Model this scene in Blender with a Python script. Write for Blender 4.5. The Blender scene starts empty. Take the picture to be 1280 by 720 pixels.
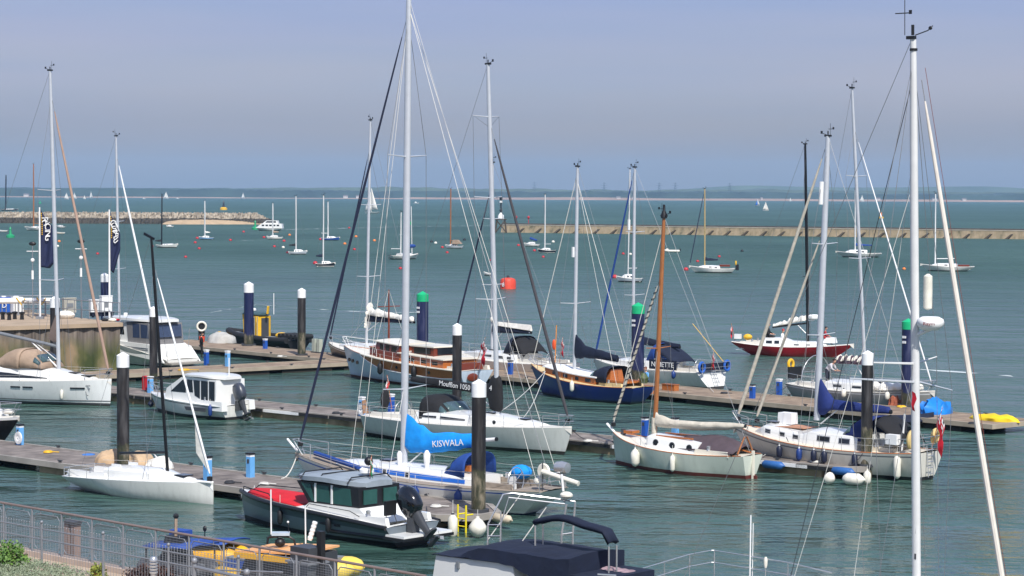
import bpy, math, random
from mathutils import Vector, Matrix, noise
rnd = random.Random(7)
S = bpy.context.scene
COL = S.collection
PI = math.pi
# ---------------------------------------------------------------- camera
F = 2800.0; CAMH = 12.0
PITCH = math.atan((360 - 243) / F); ROLL = math.radians(0.28)
cd = bpy.data.cameras.new('camera'); cam = bpy.data.objects.new('camera', cd); COL.objects.link(cam)
cd.sensor_width = 36; cd.lens = 36 * F / 1280; cd.clip_end = 60000; cd.clip_start = 1
CM = Matrix.Rotation(PI/2 - PITCH, 3, 'X') @ Matrix.Rotation(ROLL, 3, 'Z')
cam.matrix_world = Matrix.Translation((0, 0, CAMH)) @ CM.to_4x4()
S.camera = cam

def ray(px, py): return CM @ Vector(((px - 640) / F, -(py - 360) / F, -1))
def pix(px, py, z=0.0):
    d = ray(px, py); t = (z - CAMH) / d.z
    return Vector((d.x * t, d.y * t, z))
def atd(px, py, Y):
    d = ray(px, py); t = Y / d.y
    return Vector((d.x * t, Y, CAMH + d.z * t))
def proj(p):
    q = CM.transposed() @ (Vector(p) - Vector((0, 0, CAMH)))
    return (640 + F * q.x / -q.z, 360 - F * q.y / -q.z)

# ---------------------------------------------------------------- materials
def lin(c):
    c = c / 255.0
    return c / 12.92 if c <= 0.04045 else ((c + 0.055) / 1.055) ** 2.4
def rgb(r, g, b): return (lin(r), lin(g), lin(b), 1)
MC = {}
def mat(name, col, rough=0.5, metal=0.0, var=0.12, scale=3.0, bump=0.0, spec=0.5, coat=0.0, dirt=None, stretch=(1, 1, 1), alpha=None):
    if name in MC: return MC[name]
    m = bpy.data.materials.new(name); m.use_nodes = True; MC[name] = m
    nt = m.node_tree; N = nt.nodes; L = nt.links; b = N['Principled BSDF']
    b.inputs['Roughness'].default_value = rough; b.inputs['Metallic'].default_value = metal
    b.inputs['Specular IOR Level'].default_value = spec; b.inputs['Coat Weight'].default_value = coat
    tc = N.new('ShaderNodeTexCoord'); mp = N.new('ShaderNodeMapping'); mp.inputs['Scale'].default_value = stretch
    L.new(tc.outputs['Object'], mp.inputs['Vector'])
    no = N.new('ShaderNodeTexNoise'); no.inputs['Scale'].default_value = scale; no.inputs['Detail'].default_value = 5
    L.new(mp.outputs[0], no.inputs['Vector'])
    cr = N.new('ShaderNodeValToRGB'); cr.color_ramp.elements[0].position = 0.3; cr.color_ramp.elements[1].position = 0.7
    lo = dirt if dirt else tuple(c * (1 - var) for c in col[:3]) + (1,)
    hi = tuple(min(1, c * (1 + var * 0.6)) for c in col[:3]) + (1,)
    cr.color_ramp.elements[0].color = lo; cr.color_ramp.elements[1].color = hi
    L.new(no.outputs['Fac'], cr.inputs[0]); L.new(cr.outputs[0], b.inputs['Base Color'])
    if bump:
        bu = N.new('ShaderNodeBump'); bu.inputs['Strength'].default_value = bump; bu.inputs['Distance'].default_value = 0.05
        L.new(no.outputs['Fac'], bu.inputs['Height']); L.new(bu.outputs[0], b.inputs['Normal'])
    if alpha is not None: b.inputs['Alpha'].default_value = alpha
    return m

M_ALU = mat('aluminium', rgb(205, 208, 212), 0.35, 0.35, 0.06)
M_ALUW = mat('pale_mast_paint', rgb(214, 214, 212), 0.4, 0.05, 0.06)
M_STEEL = mat('stainless_steel', rgb(200, 200, 200), 0.25, 0.7, 0.05)
M_WIRE = mat('rigging_wire', rgb(120, 122, 125), 0.4, 0.4, 0.05)
M_WIREW = mat('pale_rope', rgb(205, 203, 196), 0.8, 0, 0.1)
M_WIREK = mat('dark_rope', rgb(48, 50, 56), 0.8, 0, 0.1)
M_WHITE = mat('gelcoat_white', rgb(228, 228, 224), 0.22, 0, 0.05, 0.8, coat=0.3)
M_CREAM = mat('gelcoat_cream', rgb(226, 220, 204), 0.3, 0, 0.06, 0.8)
M_DECK = mat('deck_offwhite', rgb(214, 210, 200), 0.6, 0, 0.08, 2.0)
M_TEAKD = mat('teak_deck', rgb(150, 138, 124), 0.7, 0, 0.2, 6, stretch=(1, 12, 1))
M_GLASS = mat('dark_window', rgb(28, 32, 38), 0.08, 0, 0.1, spec=0.8)
M_GLASSL = mat('tinted_window', rgb(70, 92, 94), 0.08, 0, 0.15, spec=0.8)
M_BLACK = mat('black_plastic', rgb(26, 26, 28), 0.45, 0, 0.2)
M_CARBON = mat('carbon_black', rgb(20, 20, 22), 0.35, 0, 0.15)
M_NAVY = mat('navy_canvas', rgb(12, 24, 48), 0.85, 0, 0.22, 2.2, bump=0.9)
M_BLUE = mat('blue_canvas', rgb(26, 66, 138), 0.85, 0, 0.22, 2.2, bump=0.9)
M_SKYB = mat('bright_blue_canvas', rgb(4, 142, 226), 0.8, 0, 0.18, 2.2, bump=0.9)
M_BLKC = mat('black_canvas', rgb(24, 24, 27), 0.85, 0, 0.22, 2.2, bump=0.9)
M_TAN = mat('tan_canvas', rgb(158, 136, 116), 0.85, 0, 0.18, 2.2, bump=0.9)
M_SAIL = mat('sailcloth', rgb(226, 222, 212), 0.75, 0, 0.12, 3, bump=0.7)
M_SAILO = mat('old_sail_canvas', rgb(196, 188, 172), 0.85, 0, 0.16, 3, bump=0.8)
M_TEAK = mat('varnished_wood', rgb(176, 104, 52), 0.3, 0, 0.3, 5, stretch=(1, 1, 14), coat=0.4)
M_MAHOG = mat('mahogany', rgb(112, 48, 28), 0.3, 0, 0.3, 5, stretch=(1, 6, 14), coat=0.4)
M_SPRUCE = mat('spruce_mast', rgb(158, 100, 56), 0.35, 0, 0.25, 4, stretch=(8, 8, .6), coat=0.3)
M_COVB = mat('cover_blue_canvas', rgb(22, 42, 104), .85, 0, .2, 2.2, bump=.9)
M_RED = mat('red_paint', rgb(176, 28, 36), 0.4, 0, 0.15)
M_REDC = mat('red_cloth', rgb(196, 22, 44), 0.8, 0, 0.15)
M_BUOYR = mat('buoy_red', rgb(180, 46, 54), 0.55, 0, 0.25, 5)
M_BUOYO = mat('buoy_orange', rgb(222, 128, 60), 0.55, 0, 0.2, 5)
M_GREEN = mat('buoy_green', rgb(34, 150, 98), 0.5, 0, 0.15)
M_YEL = mat('yellow_paint', rgb(224, 176, 40), 0.5, 0, 0.12)
M_ORNG = mat('orange_paint', rgb(226, 142, 44), 0.5, 0, 0.12)
M_FENW = mat('fender_white', rgb(222, 218, 204), 0.45, 0, 0.14, 4)
M_FENB = mat('fender_blue', rgb(30, 58, 120), 0.45, 0, 0.15, 4)
M_FENK = mat('fender_navy', rgb(22, 30, 54), 0.5, 0, 0.15, 4)
M_FENBL = mat('fender_black', rgb(22, 22, 25), 0.6, 0, 0.15, 4)
M_GREY = mat('grey_paint', rgb(120, 124, 128), 0.5, 0, 0.1)
M_DGREY = mat('dark_grey_paint', rgb(62, 64, 68), 0.5, 0, 0.1)
M_SKIN = mat('skin', rgb(198, 150, 124), 0.6, 0, 0.08)
M_HAIR = mat('hair_dark', rgb(40, 30, 26), 0.8, 0, 0.2)
M_GALV = mat('galvanised_steel', rgb(134, 137, 142), 0.5, 0.3, 0.12, 8)
M_WHT = mat('white_paint', rgb(230, 230, 228), 0.45, 0, 0.06)

# ---------------------------------------------------------------- mesh builder
class MB:
    def __init__(s): s.v = []; s.f = []; s.mi = []; s.cur = 0; s.flat = []
    def add(s, vs, fs):
        o = len(s.v); s.v += [tuple(v) for v in vs]
        for f in fs: s.f.append(tuple(i + o for i in f)); s.mi.append(s.cur)
    def box(s, c, d, rot=None, taper=1.0):
        x, y, z = [q / 2 for q in d]; P = []
        for sz, k in ((-z, 1.0), (z, taper)):
            for sx, sy in ((-x, -y), (x, -y), (x, y), (-x, y)):
                v = Vector((sx * k, sy * k, sz))
                if rot is not None: v = (Matrix.Rotation(rot, 3, 'Z') @ v) if isinstance(rot, (int, float)) else rot @ v
                P.append(v + Vector(c))
        s.add(P, [(3, 2, 1, 0), (4, 5, 6, 7), (0, 1, 5, 4), (1, 2, 6, 5), (2, 3, 7, 6), (3, 0, 4, 7)])
        return s
    def loft(s, rings, cap=True, closed=True):
        n = len(rings[0]); P = [p for r in rings for p in r]; fs = []
        for i in range(len(rings) - 1):
            for j in range(n if closed else n - 1):
                k = (j + 1) % n
                fs.append((i * n + j, i * n + k, (i + 1) * n + k, (i + 1) * n + j))
        if cap and closed:
            fs.append(tuple(reversed(range(n)))); fs.append(tuple((len(rings) - 1) * n + j for j in range(n)))
        s.add(P, fs); return s
    def tube(s, pts, r, n=6, cap=True):
        pts = [Vector(p) for p in pts]; rings = []; up = None
        for i, p in enumerate(pts):
            a = pts[max(i - 1, 0)]; b = pts[min(i + 1, len(pts) - 1)]; t = (b - a)
            if t.length < 1e-9: t = Vector((0, 0, 1))
            t.normalize()
            if up is None: up = Vector((0, 0, 1)) if abs(t.z) < 0.9 else Vector((1, 0, 0))
            u = t.cross(up)
            if u.length < 1e-4: u = t.orthogonal()
            u.normalize(); w = u.cross(t).normalized(); up = w
            rr = r[i] if isinstance(r, (list, tuple)) else r
            rings.append([p + (u * math.cos(2 * PI * k / n) + w * math.sin(2 * PI * k / n)) * rr for k in range(n)])
        return s.loft(rings, cap)
    def lathe(s, prof, c=(0, 0, 0), n=12, axis='Z'):
        rings = []
        for r, z in prof:
            ring = []
            for k in range(n):
                a = 2 * PI * k / n
                p = (r * math.cos(a), r * math.sin(a), z)
                if axis == 'X': p = (z, r * math.cos(a), r * math.sin(a))
                if axis == 'Y': p = (r * math.sin(a), z, r * math.cos(a))
                ring.append((p[0] + c[0], p[1] + c[1], p[2] + c[2]))
            rings.append(ring)
        return s.loft(rings)
    def ball(s, c, r, n=12, m=7):
        r = (r, r, r) if isinstance(r, (int, float)) else r
        rings = []
        for i in range(m + 1):
            a = -PI / 2 + PI * i / m; a = max(-PI / 2 + .02, min(PI / 2 - .02, a))
            rings.append([(c[0] + r[0] * math.cos(a) * math.cos(2 * PI * k / n), c[1] + r[1] * math.cos(a) * math.sin(2 * PI * k / n), c[2] + r[2] * math.sin(a)) for k in range(n)])
        return s.loft(rings)
    def grid(s, rows):
        return s.loft(rows, cap=False, closed=False)
    def prism(s, poly, y0, y1, axis='Y'):
        def P(a, b, c): return (a, c, b) if axis == 'Y' else ((a, b, c) if axis == 'Z' else (c, a, b))
        A = [P(a, b, y0) for a, b in poly]; B = [P(a, b, y1) for a, b in poly]
        return s.loft([A, B])
    def build(s, name, m, parent=None, sharp=35, loc=None, solid=None):
        me = bpy.data.meshes.new(name); me.from_pydata(s.v, [], s.f)
        for q in (m if isinstance(m, (list, tuple)) else [m]): me.materials.append(q)
        for p, i in zip(me.polygons, s.mi): p.material_index = i
        import bmesh
        bm = bmesh.new(); bm.from_mesh(me); bmesh.ops.recalc_face_normals(bm, faces=bm.faces); bm.to_mesh(me); bm.free()
        if sharp:
            for p in me.polygons: p.use_smooth = True
            me.set_sharp_from_angle(angle=math.radians(sharp))
        o = bpy.data.objects.new(name, me); COL.objects.link(o)
        if parent is not None: o.parent = parent
        if loc is not None: o.location = loc
        if solid:
            md = o.modifiers.new('solid', 'SOLIDIFY'); md.thickness = solid; md.offset = 0
        return o
def tag(o, label=None, cat=None, group=None, kind=None):
    if label: o['label'] = label
    if cat: o['category'] = cat
    if group: o['group'] = group
    if kind: o['kind'] = kind
    return o
def empty(name, loc, rz=0.0, label=None, cat=None, group=None):
    o = bpy.data.objects.new(name, None); COL.objects.link(o); o.empty_display_size = .3
    o.location = loc; o.rotation_euler = (0, 0, rz)
    return tag(o, label, cat, group)
def copy_tree(o, parent=None):
    c = o.copy(); COL.objects.link(c)
    if parent is not None: c.parent = parent
    for ch in list(o.children): copy_tree(ch, c)
    return c
def text(name, s, size, m, parent, origin, xdir, updir, ext=0.004, align='CENTER', sx=1.0):
    cu = bpy.data.curves.new(name, 'FONT'); cu.body = s; cu.size = size; cu.extrude = ext; cu.align_x = align; cu.align_y = 'CENTER'
    cu.resolution_u = 2
    to = bpy.data.objects.new('tmp', cu)
    me = bpy.data.meshes.new_from_object(to); bpy.data.objects.remove(to)
    me.name = name; me.materials.clear(); me.materials.append(m)
    x = Vector(xdir).normalized(); u = Vector(updir); u = (u - x * u.dot(x)).normalized(); n = x.cross(u)
    R = Matrix((x * sx, u, n)).transposed().to_4x4()
    me.transform(Matrix.Translation(origin) @ R)
    o = bpy.data.objects.new(name, me); COL.objects.link(o)
    if parent is not None: o.parent = parent
    return o
# ---------------------------------------------------------------- world + sun
SUN_EL = math.radians(49); SUN_AZ = math.radians(163)   # azimuth clockwise from the view direction (+Y)
w = bpy.data.worlds.new('World'); S.world = w; w.use_nodes = True
nt = w.node_tree; N = nt.nodes; L = nt.links
bg = N['Background']; sky = N.new('ShaderNodeTexSky'); sky.sky_type = 'NISHITA'; sky.sun_disc = False
sky.sun_elevation = SUN_EL; sky.sun_rotation = SUN_AZ; sky.air_density = 1.2; sky.dust_density = 2.0; sky.ozone_density = 2.0
tc = N.new('ShaderNodeTexCoord'); mp = N.new('ShaderNodeMapping'); mp.inputs['Scale'].default_value = (1.0, 1.0, 9.0)
L.new(tc.outputs['Generated'], mp.inputs['Vector'])
n1 = N.new('ShaderNodeTexNoise'); n1.inputs['Scale'].default_value = 2.2; n1.inputs['Detail'].default_value = 6; n1.inputs['Roughness'].default_value = .5
L.new(mp.outputs[0], n1.inputs['Vector'])
cr = N.new('ShaderNodeValToRGB'); cr.color_ramp.elements[0].position = .34; cr.color_ramp.elements[1].position = .72
cr.color_ramp.elements[0].color = (0.72, .72, .72, 1); cr.color_ramp.elements[1].color = (1, 1, 1, 1)
L.new(n1.outputs['Fac'], cr.inputs[0])
# thin high cloud is thickest a few degrees up, clear blue haze under it
sep = N.new('ShaderNodeSeparateXYZ'); L.new(tc.outputs['Generated'], sep.inputs[0])
r2 = N.new('ShaderNodeValToRGB'); e = r2.color_ramp.elements; e[0].position = 0.0; e[0].color = (.92, .92, .92, 1); e[1].position = .3; e[1].color = (.6, .6, .6, 1)
q = r2.color_ramp.elements.new(.022); q.color = (.92, .92, .92, 1); q = r2.color_ramp.elements.new(.1); q.color = (.92, .92, .92, 1)
L.new(sep.outputs['Z'], r2.inputs[0])
mu = N.new('ShaderNodeMath'); mu.operation = 'MULTIPLY'; L.new(cr.outputs[0], mu.inputs[0]); L.new(r2.outputs[0], mu.inputs[1])
r3 = N.new('ShaderNodeValToRGB'); e = r3.color_ramp.elements
e[0].position = 0.0; e[0].color = (2.6, 2.85, 3.5, 1); e[1].position = .25; e[1].color = (2.9, 3.9, 7.0, 1)
q = r3.color_ramp.elements.new(.03); q.color = (3.0, 3.15, 4.0, 1); q = r3.color_ramp.elements.new(.048); q.color = (3.6, 3.85, 5.1, 1); q = r3.color_ramp.elements.new(.09); q.color = (3.1, 3.65, 5.9, 1)
L.new(sep.outputs['Z'], r3.inputs[0])
mx = N.new('ShaderNodeMix'); mx.data_type = 'RGBA'; L.new(mu.outputs[0], mx.inputs[0]); L.new(sky.outputs[0], mx.inputs[6]); L.new(r3.outputs[0], mx.inputs[7])
n4 = N.new('ShaderNodeTexNoise'); n4.inputs['Scale'].default_value = 1.1; n4.inputs['Detail'].default_value = 5; n4.inputs['Roughness'].default_value = .55
mp4 = N.new('ShaderNodeMapping'); mp4.inputs['Scale'].default_value = (2.2, 1.2, 26); mp4.inputs['Rotation'].default_value = (0, .03, 0); L.new(tc.outputs['Generated'], mp4.inputs['Vector']); L.new(mp4.outputs[0], n4.inputs['Vector'])
c4 = N.new('ShaderNodeValToRGB'); c4.color_ramp.elements[0].position = .34; c4.color_ramp.elements[1].position = .66; c4.color_ramp.elements[0].color = (.90, .95, 1.0, 1); c4.color_ramp.elements[1].color = (1.08, 1.02, 1.0, 1); L.new(n4.outputs['Fac'], c4.inputs[0])
m4 = N.new('ShaderNodeMix'); m4.data_type = 'RGBA'; m4.blend_type = 'MULTIPLY'; m4.inputs[0].default_value = 1; L.new(mx.outputs[2], m4.inputs[6]); L.new(c4.outputs[0], m4.inputs[7])
L.new(m4.outputs[2], bg.inputs[0]); bg.inputs[1].default_value = 0.1
sl = bpy.data.lights.new('sun', 'SUN'); sl.energy = 4.6; sl.angle = math.radians(0.7); sl.color = (1, .965, .915)
so = bpy.data.objects.new('sun', sl); COL.objects.link(so)
sd = Vector((math.sin(SUN_AZ) * math.cos(SUN_EL), math.cos(SUN_AZ) * math.cos(SUN_EL), math.sin(SUN_EL)))
so.rotation_euler = sd.to_track_quat('Z', 'Y').to_euler(); so.location = (0, 0, 80)
S.view_settings.view_transform = 'Standard'; S.view_settings.look = 'None'; S.view_settings.gamma = 1; S.view_settings.exposure = 0.2
try: S.view_settings.use_curve_mapping = False
except Exception: pass
S.render.film_transparent = False
S.cycles.max_bounces = 6; S.cycles.volume_bounces = 0; S.cycles.transparent_max_bounces = 12

# ---------------------------------------------------------------- water
def water_mat():
    m = bpy.data.materials.new('sea_water'); m.use_nodes = True; nt = m.node_tree; N = nt.nodes; L = nt.links
    b = N['Principled BSDF']
    geo = N.new('ShaderNodeNewGeometry')
    def nz(scale, stretch, det, rot=0.0):
        mp = N.new('ShaderNodeMapping'); mp.inputs['Scale'].default_value = stretch; mp.inputs['Rotation'].default_value = (0, 0, rot)
        L.new(geo.outputs['Position'], mp.inputs['Vector'])
        n = N.new('ShaderNodeTexNoise'); n.inputs['Scale'].default_value = scale; n.inputs['Detail'].default_value = det; n.inputs['Roughness'].default_value = .6
        L.new(mp.outputs[0], n.inputs['Vector']); return n
    big = nz(0.012, (1, .6, 1), 3)      # wind patches
    med = nz(0.06, (1, 2.6, 1), 4, .35)
    cr = N.new('ShaderNodeValToRGB'); cr.color_ramp.elements[0].position = .3; cr.color_ramp.elements[1].position = .7
    cr.color_ramp.elements[0].color = rgb(50, 77, 69); cr.color_ramp.elements[1].color = rgb(71, 99, 90)
    L.new(big.outputs['Fac'], cr.inputs[0]); L.new(cr.outputs[0], b.inputs['Base Color'])
    b.inputs['Roughness'].default_value = .05; b.inputs['IOR'].default_value = 1.33
    # sheltered water inside the marina is calmer than the open water
    sx = N.new('ShaderNodeSeparateXYZ'); L.new(geo.outputs['Position'], sx.inputs[0])
    mr = N.new('ShaderNodeMapRange'); mr.inputs[1].default_value = 60; mr.inputs[2].default_value = 190; mr.inputs[3].default_value = 0.5; mr.inputs[4].default_value = 2.4
    ad = N.new('ShaderNodeMath'); ad.operation = 'MULTIPLY_ADD'; ad.inputs[1].default_value = .55
    L.new(sx.outputs['X'], ad.inputs[0]); L.new(sx.outputs['Y'], ad.inputs[2]); L.new(ad.outputs[0], mr.inputs[0])
    w1 = nz(.85, (1, 1.0, 1), 4, .3); w2 = nz(3.0, (1, 1.0, 1), 4, .9); w3 = nz(.16, (1, .7, 1), 2, .2)
    def mul(a, k):
        n = N.new('ShaderNodeMath'); n.operation = 'MULTIPLY'; L.new(a, n.inputs[0])
        if isinstance(k, float): n.inputs[1].default_value = k
        else: L.new(k, n.inputs[1])
        return n.outputs[0]
    def add(a, c):
        n = N.new('ShaderNodeMath'); L.new(a, n.inputs[0]); L.new(c, n.inputs[1]); return n.outputs[0]
    h = add(mul(w1.outputs['Fac'], .27), add(mul(w2.outputs['Fac'], .085), mul(w3.outputs['Fac'], .55)))
    h = mul(h, mr.outputs[0])
    rg = N.new('ShaderNodeMapRange'); rg.inputs[1].default_value = 90; rg.inputs[2].default_value = 420; rg.inputs[3].default_value = .06; rg.inputs[4].default_value = .42; L.new(ad.outputs[0], rg.inputs[0]); L.new(rg.outputs[0], b.inputs['Roughness'])
    sg = N.new('ShaderNodeMapRange'); sg.inputs[1].default_value = 70; sg.inputs[2].default_value = 420; sg.inputs[3].default_value = .5; sg.inputs[4].default_value = .1; L.new(ad.outputs[0], sg.inputs[0]); L.new(sg.outputs[0], b.inputs['Specular IOR Level'])
    pm = N.new('ShaderNodeMapRange'); pm.inputs[1].default_value = .35; pm.inputs[2].default_value = .65; pm.inputs[3].default_value = .4; pm.inputs[4].default_value = 1.35
    L.new(med.outputs['Fac'], pm.inputs[0]); h = mul(h, pm.outputs[0])
    bu = N.new('ShaderNodeBump'); bu.inputs['Strength'].default_value = 1.0; bu.inputs['Distance'].default_value = 1.0
    L.new(h, bu.inputs['Height']); L.new(bu.outputs[0], b.inputs['Normal'])
    return m
mb = MB(); mb.add([(-9000, -60, 0), (9000, -60, 0), (9000, 6500, 0), (-9000, 6500, 0)], [(0, 1, 2, 3)])
tag(mb.build('sea', water_mat(), sharp=None), kind='structure')
mb = MB(); mb.add([(-9000, -60, -6), (9000, -60, -6), (9000, 6500, -6), (-9000, 6500, -6)], [(0, 1, 2, 3)])

# ---------------------------------------------------------------- haze
mh = bpy.data.materials.new('haze_air'); mh.use_nodes = True; nt = mh.node_tree; N = nt.nodes
for n in list(N):
    if n.type != 'OUTPUT_MATERIAL': N.remove(n)
pv = N.new('ShaderNodeVolumePrincipled'); pv.inputs['Color'].default_value = (.40, .68, 1.0, 1); pv.inputs['Density'].default_value = 0.00008
pv.inputs['Anisotropy'].default_value = -0.1
nt.links.new(pv.outputs[0], [n for n in N if n.type == 'OUTPUT_MATERIAL'][0].inputs['Volume'])
mb = MB(); mb.box((0, 4000, 65), (20000, 8400, 140)); hz = mb.build('haze', mh, sharp=None); tag(hz, kind='stuff')

# ---------------------------------------------------------------- far shore
def far_mats():
    wood = mat('far_woodland', (.025, .045, .03, 1), .95, 0, .6, .012, stretch=(1, 1, 2))
    field = mat('far_field', (.07, .09, .045, 1), .95, 0, .4, .006)
    beach = mat('shingle_beach', rgb(160, 132, 110), .9, 0, .25, .01)
    return wood, field, beach
WOOD, FIELD, BEACH = far_mats()
D0 = 5100.0
def ridge(name, y0, base, amp, sc, seed, depth, z0=0.0, xr=(-1900, 1900), m=None, step=9):
    mb = MB(); rows = [[], [], []]; n = int((xr[1] - xr[0]) / step)
    for i in range(n + 1):
        x = xr[0] + step * i
        h = base + amp * noise.noise((x * sc, seed, 0)) + amp * .35 * noise.noise((x * sc * 6, seed, 3)) + 3.0 * noise.noise((x * .03, seed, 5)) + 3.2 * noise.noise((x * .11, seed, 9))
        rows[0].append((x, y0, z0)); rows[1].append((x, y0 + 12 + 10 * noise.noise((x * .02, 1, seed)), h)); rows[2].append((x, y0 + depth, h + 2))
    rows.append([(p[0], p[1], -3) for p in rows[2]])
    mb.grid(rows); return mb.build(name, m or WOOD, sharp=30)
tag(ridge('far_woodland_shore', D0 + 60, 18, 6, .0016, 3.1, 300, 1.5), kind='structure')
tag(ridge('far_hills', D0 + 1100, 24, 8, .0012, 7.7, 400, 0, (-2400, 2400), FIELD, 24), kind='structure')
mb = MB(); n = 160; rows = [[], [], []]
for i in range(n + 1):
    x = -1900 + 3800 * i / n; k = 3.2 + 3.0 * noise.noise((x * .003, 4, 4)) + (1.5 if x > -250 else -1.0)
    rows[0].append((x, D0, -.3)); rows[1].append((x, D0 + 45, max(.6, k))); rows[2].append((x, D0 + 75, max(.6, k)))
mb.grid(rows); tag(mb.build('shingle_beach', BEACH, sharp=30), kind='structure')
# distant hills on the right, paler
mb = MB(); rows = [[], []]
for i in range(90):
    x = 300 + i * 30; y = 7600; k = (x - 300) / 2700
    h = 20 + 26 * math.exp(-((x - 1500) / 520) ** 2) + 22 * math.exp(-((x - 800) / 260) ** 2) + 6 * noise.noise((x * .004, 2, 2))
    rows[0].append((x, y, 0)); rows[1].append((x, y + 60, h))
mb.grid(rows); tag(mb.build('far_downs', FIELD, sharp=30), kind='structure')
M_BRK = mat('pale_render', rgb(190, 184, 176), .8, 0, .1)
M_ROOF = mat('grey_roof', rgb(110, 100, 96), .8, 0, .15)
blds = [(33, 243.5, 10, 'low'), (68, 244, 7, 'low'), (432, 246, 9, 'low'), (447, 246.5, 6, 'low'), (773, 247.6, 8, 'low'), (791, 247.6, 3.5, 'low'), (952, 246, 4, 'low'), (1098, 250.5, 7, 'long'), (1142, 250.7, 5, 'low'), (1168, 251.5, 10, 'long'), (1205, 251.5, 8, 'low')]
pos_words = ['far left', 'left of the tall flag mast', 'between the two centre-left masts', 'just left of the tall centre mast', 'beyond the breakwater, widest pair', 'second of the breakwater pair', 'above the blue spinnaker', 'left of the tall right mast', 'just beside the tall right mast', 'long block right of the tall mast', 'far right']
for (px, py, wpx, k), pw in zip(blds, pos_words):
    p = pix(px, py + 3.5 - 3.0, 3); Y = D0 + 30; X = atd(px, py, Y).x
    wdt = wpx / F * Y * .6
    r = empty('shore_house', (X, Y, 1.2), 0, 'tiny pale building on the far shore, ' + pw, 'building', 'buildings on the far shore')
    mb = MB(); mb.box((0, 0, 2.6), (wdt, 10, 5.2)); mb.build('wall', M_BRK, r)
    mb = MB(); mb.prism([(-5.6, 5.2), (5.6, 5.2), (0, 7.6)], -wdt / 2 - .5, wdt / 2 + .5, 'X'); mb.build('roof', M_ROOF, r)
# electricity pylons on the skyline
for i, px in enumerate([668, 755, 824, 844, 912]):
    X = atd(px, 240, D0 + 500).x
    mb = MB()
    for sx in (-1, 1):
        for sy in (-1, 1): mb.tube([(sx * 4.5, sy * 4.5, 0), (sx * 1.0, sy * 1.0, 36), (0, 0, 40)], .22, 4)
    for z, hw in ((30, 9), (36, 11), (41, 7)): mb.tube([(-hw * .8, 0, z - 4), (hw * .8, 0, z - 4)], .22, 4)
    for z in range(4, 34, 6):
        k = 4.5 - 3.5 * z / 36; mb.tube([(-k, -k, z), (k, -k, z + 5)], .25, 4); mb.tube([(k, -k, z), (-k, -k, z + 5)], .25, 4)
    o = mb.build('pylon', M_DGREY, None, loc=(X, D0 + 500, 4))
    tag(o, ['faint electricity pylon on the skyline, leftmost', 'faint electricity pylon on the skyline, second from left', 'faint electricity pylon left of the close pair partner', 'faint electricity pylon right of the close pair partner', 'faint electricity pylon on the skyline, rightmost'][i], 'pylon', 'pylons on the skyline')

# ---------------------------------------------------------------- breakwaters
def rock_mat():
    m = bpy.data.materials.new('breakwater_rock'); m.use_nodes = True; nt = m.node_tree; N = nt.nodes; L = nt.links; b = N['Principled BSDF']
    geo = N.new('ShaderNodeNewGeometry'); sx = N.new('ShaderNodeSeparateXYZ'); L.new(geo.outputs['Position'], sx.inputs[0])
    vo = N.new('ShaderNodeTexVoronoi'); vo.inputs['Scale'].default_value = .8; L.new(geo.outputs['Position'], vo.inputs['Vector'])
    c1 = N.new('ShaderNodeValToRGB'); c1.color_ramp.elements[0].color = rgb(104, 94, 80); c1.color_ramp.elements[1].color = rgb(180, 168, 148)
    L.new(vo.outputs['Color'], c1.inputs[0])
    no = N.new('ShaderNodeTexNoise'); no.inputs['Scale'].default_value = .4; L.new(geo.outputs['Position'], no.inputs['Vector'])
    ma = N.new('ShaderNodeMath'); ma.operation = 'MULTIPLY_ADD'; ma.inputs[1].default_value = 1.0; L.new(no.outputs['Fac'], ma.inputs[0]); L.new(sx.outputs['Z'], ma.inputs[2])
    cr = N.new('ShaderNodeValToRGB'); cr.color_ramp.elements[0].position = .56; cr.color_ramp.elements[1].position = .60
    dv = N.new('ShaderNodeMath'); dv.operation = 'DIVIDE'; dv.inputs[1].default_value = 4.6; L.new(ma.outputs[0], dv.inputs[0]); L.new(dv.outputs[0], cr.inputs[0])
    mx = N.new('ShaderNodeMix'); mx.data_type = 'RGBA'; L.new(cr.outputs[0], mx.inputs[0]); mx.inputs[6].default_value = rgb(64, 58, 48); L.new(c1.outputs[0], mx.inputs[7])
    L.new(mx.outputs[2], b.inputs['Base Color']); b.inputs['Roughness'].default_value = .9
    return m
RM = rock_mat()
mb = MB(); a = pix(-60, 278.8); b_ = pix(348, 280.5)
dirv = (b_ - a); Ln = dirv.length; dirv.normalize(); nrm = Vector((-dirv.y, dirv.x, 0))
n = 330; rows = []
prof = [(0, -.6), (1.2, .8), (2.4, 1.6), (3.6, 2.6), (4.6, 3.4), (5.6, 4.2), (6.6, 4.9), (8.2, 5.0), (9.5, 4.4), (12, 2), (14, -.6)]
for i in range(n + 1):
    t = i / n; p = a + dirv * Ln * t
    k = 1.0 if t < .93 else max(.08, 1 - (t - .93) / .07)
    row = []
    for j, (d, z) in enumerate(prof):
        q = p + nrm * (d + .8 * rnd.uniform(-1, 1)); row.append((q.x, q.y, z * k * .86 + (.38 * rnd.uniform(-1, 1) if 0 < j < 10 else 0)))
    rows.append(row)
mb.grid(rows); o = mb.build('rubble_breakwater', RM, None, sharp=None); tag(o, 'long pale rubble stone breakwater with a dark weedy foot, on the left', 'breakwater')
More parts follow.
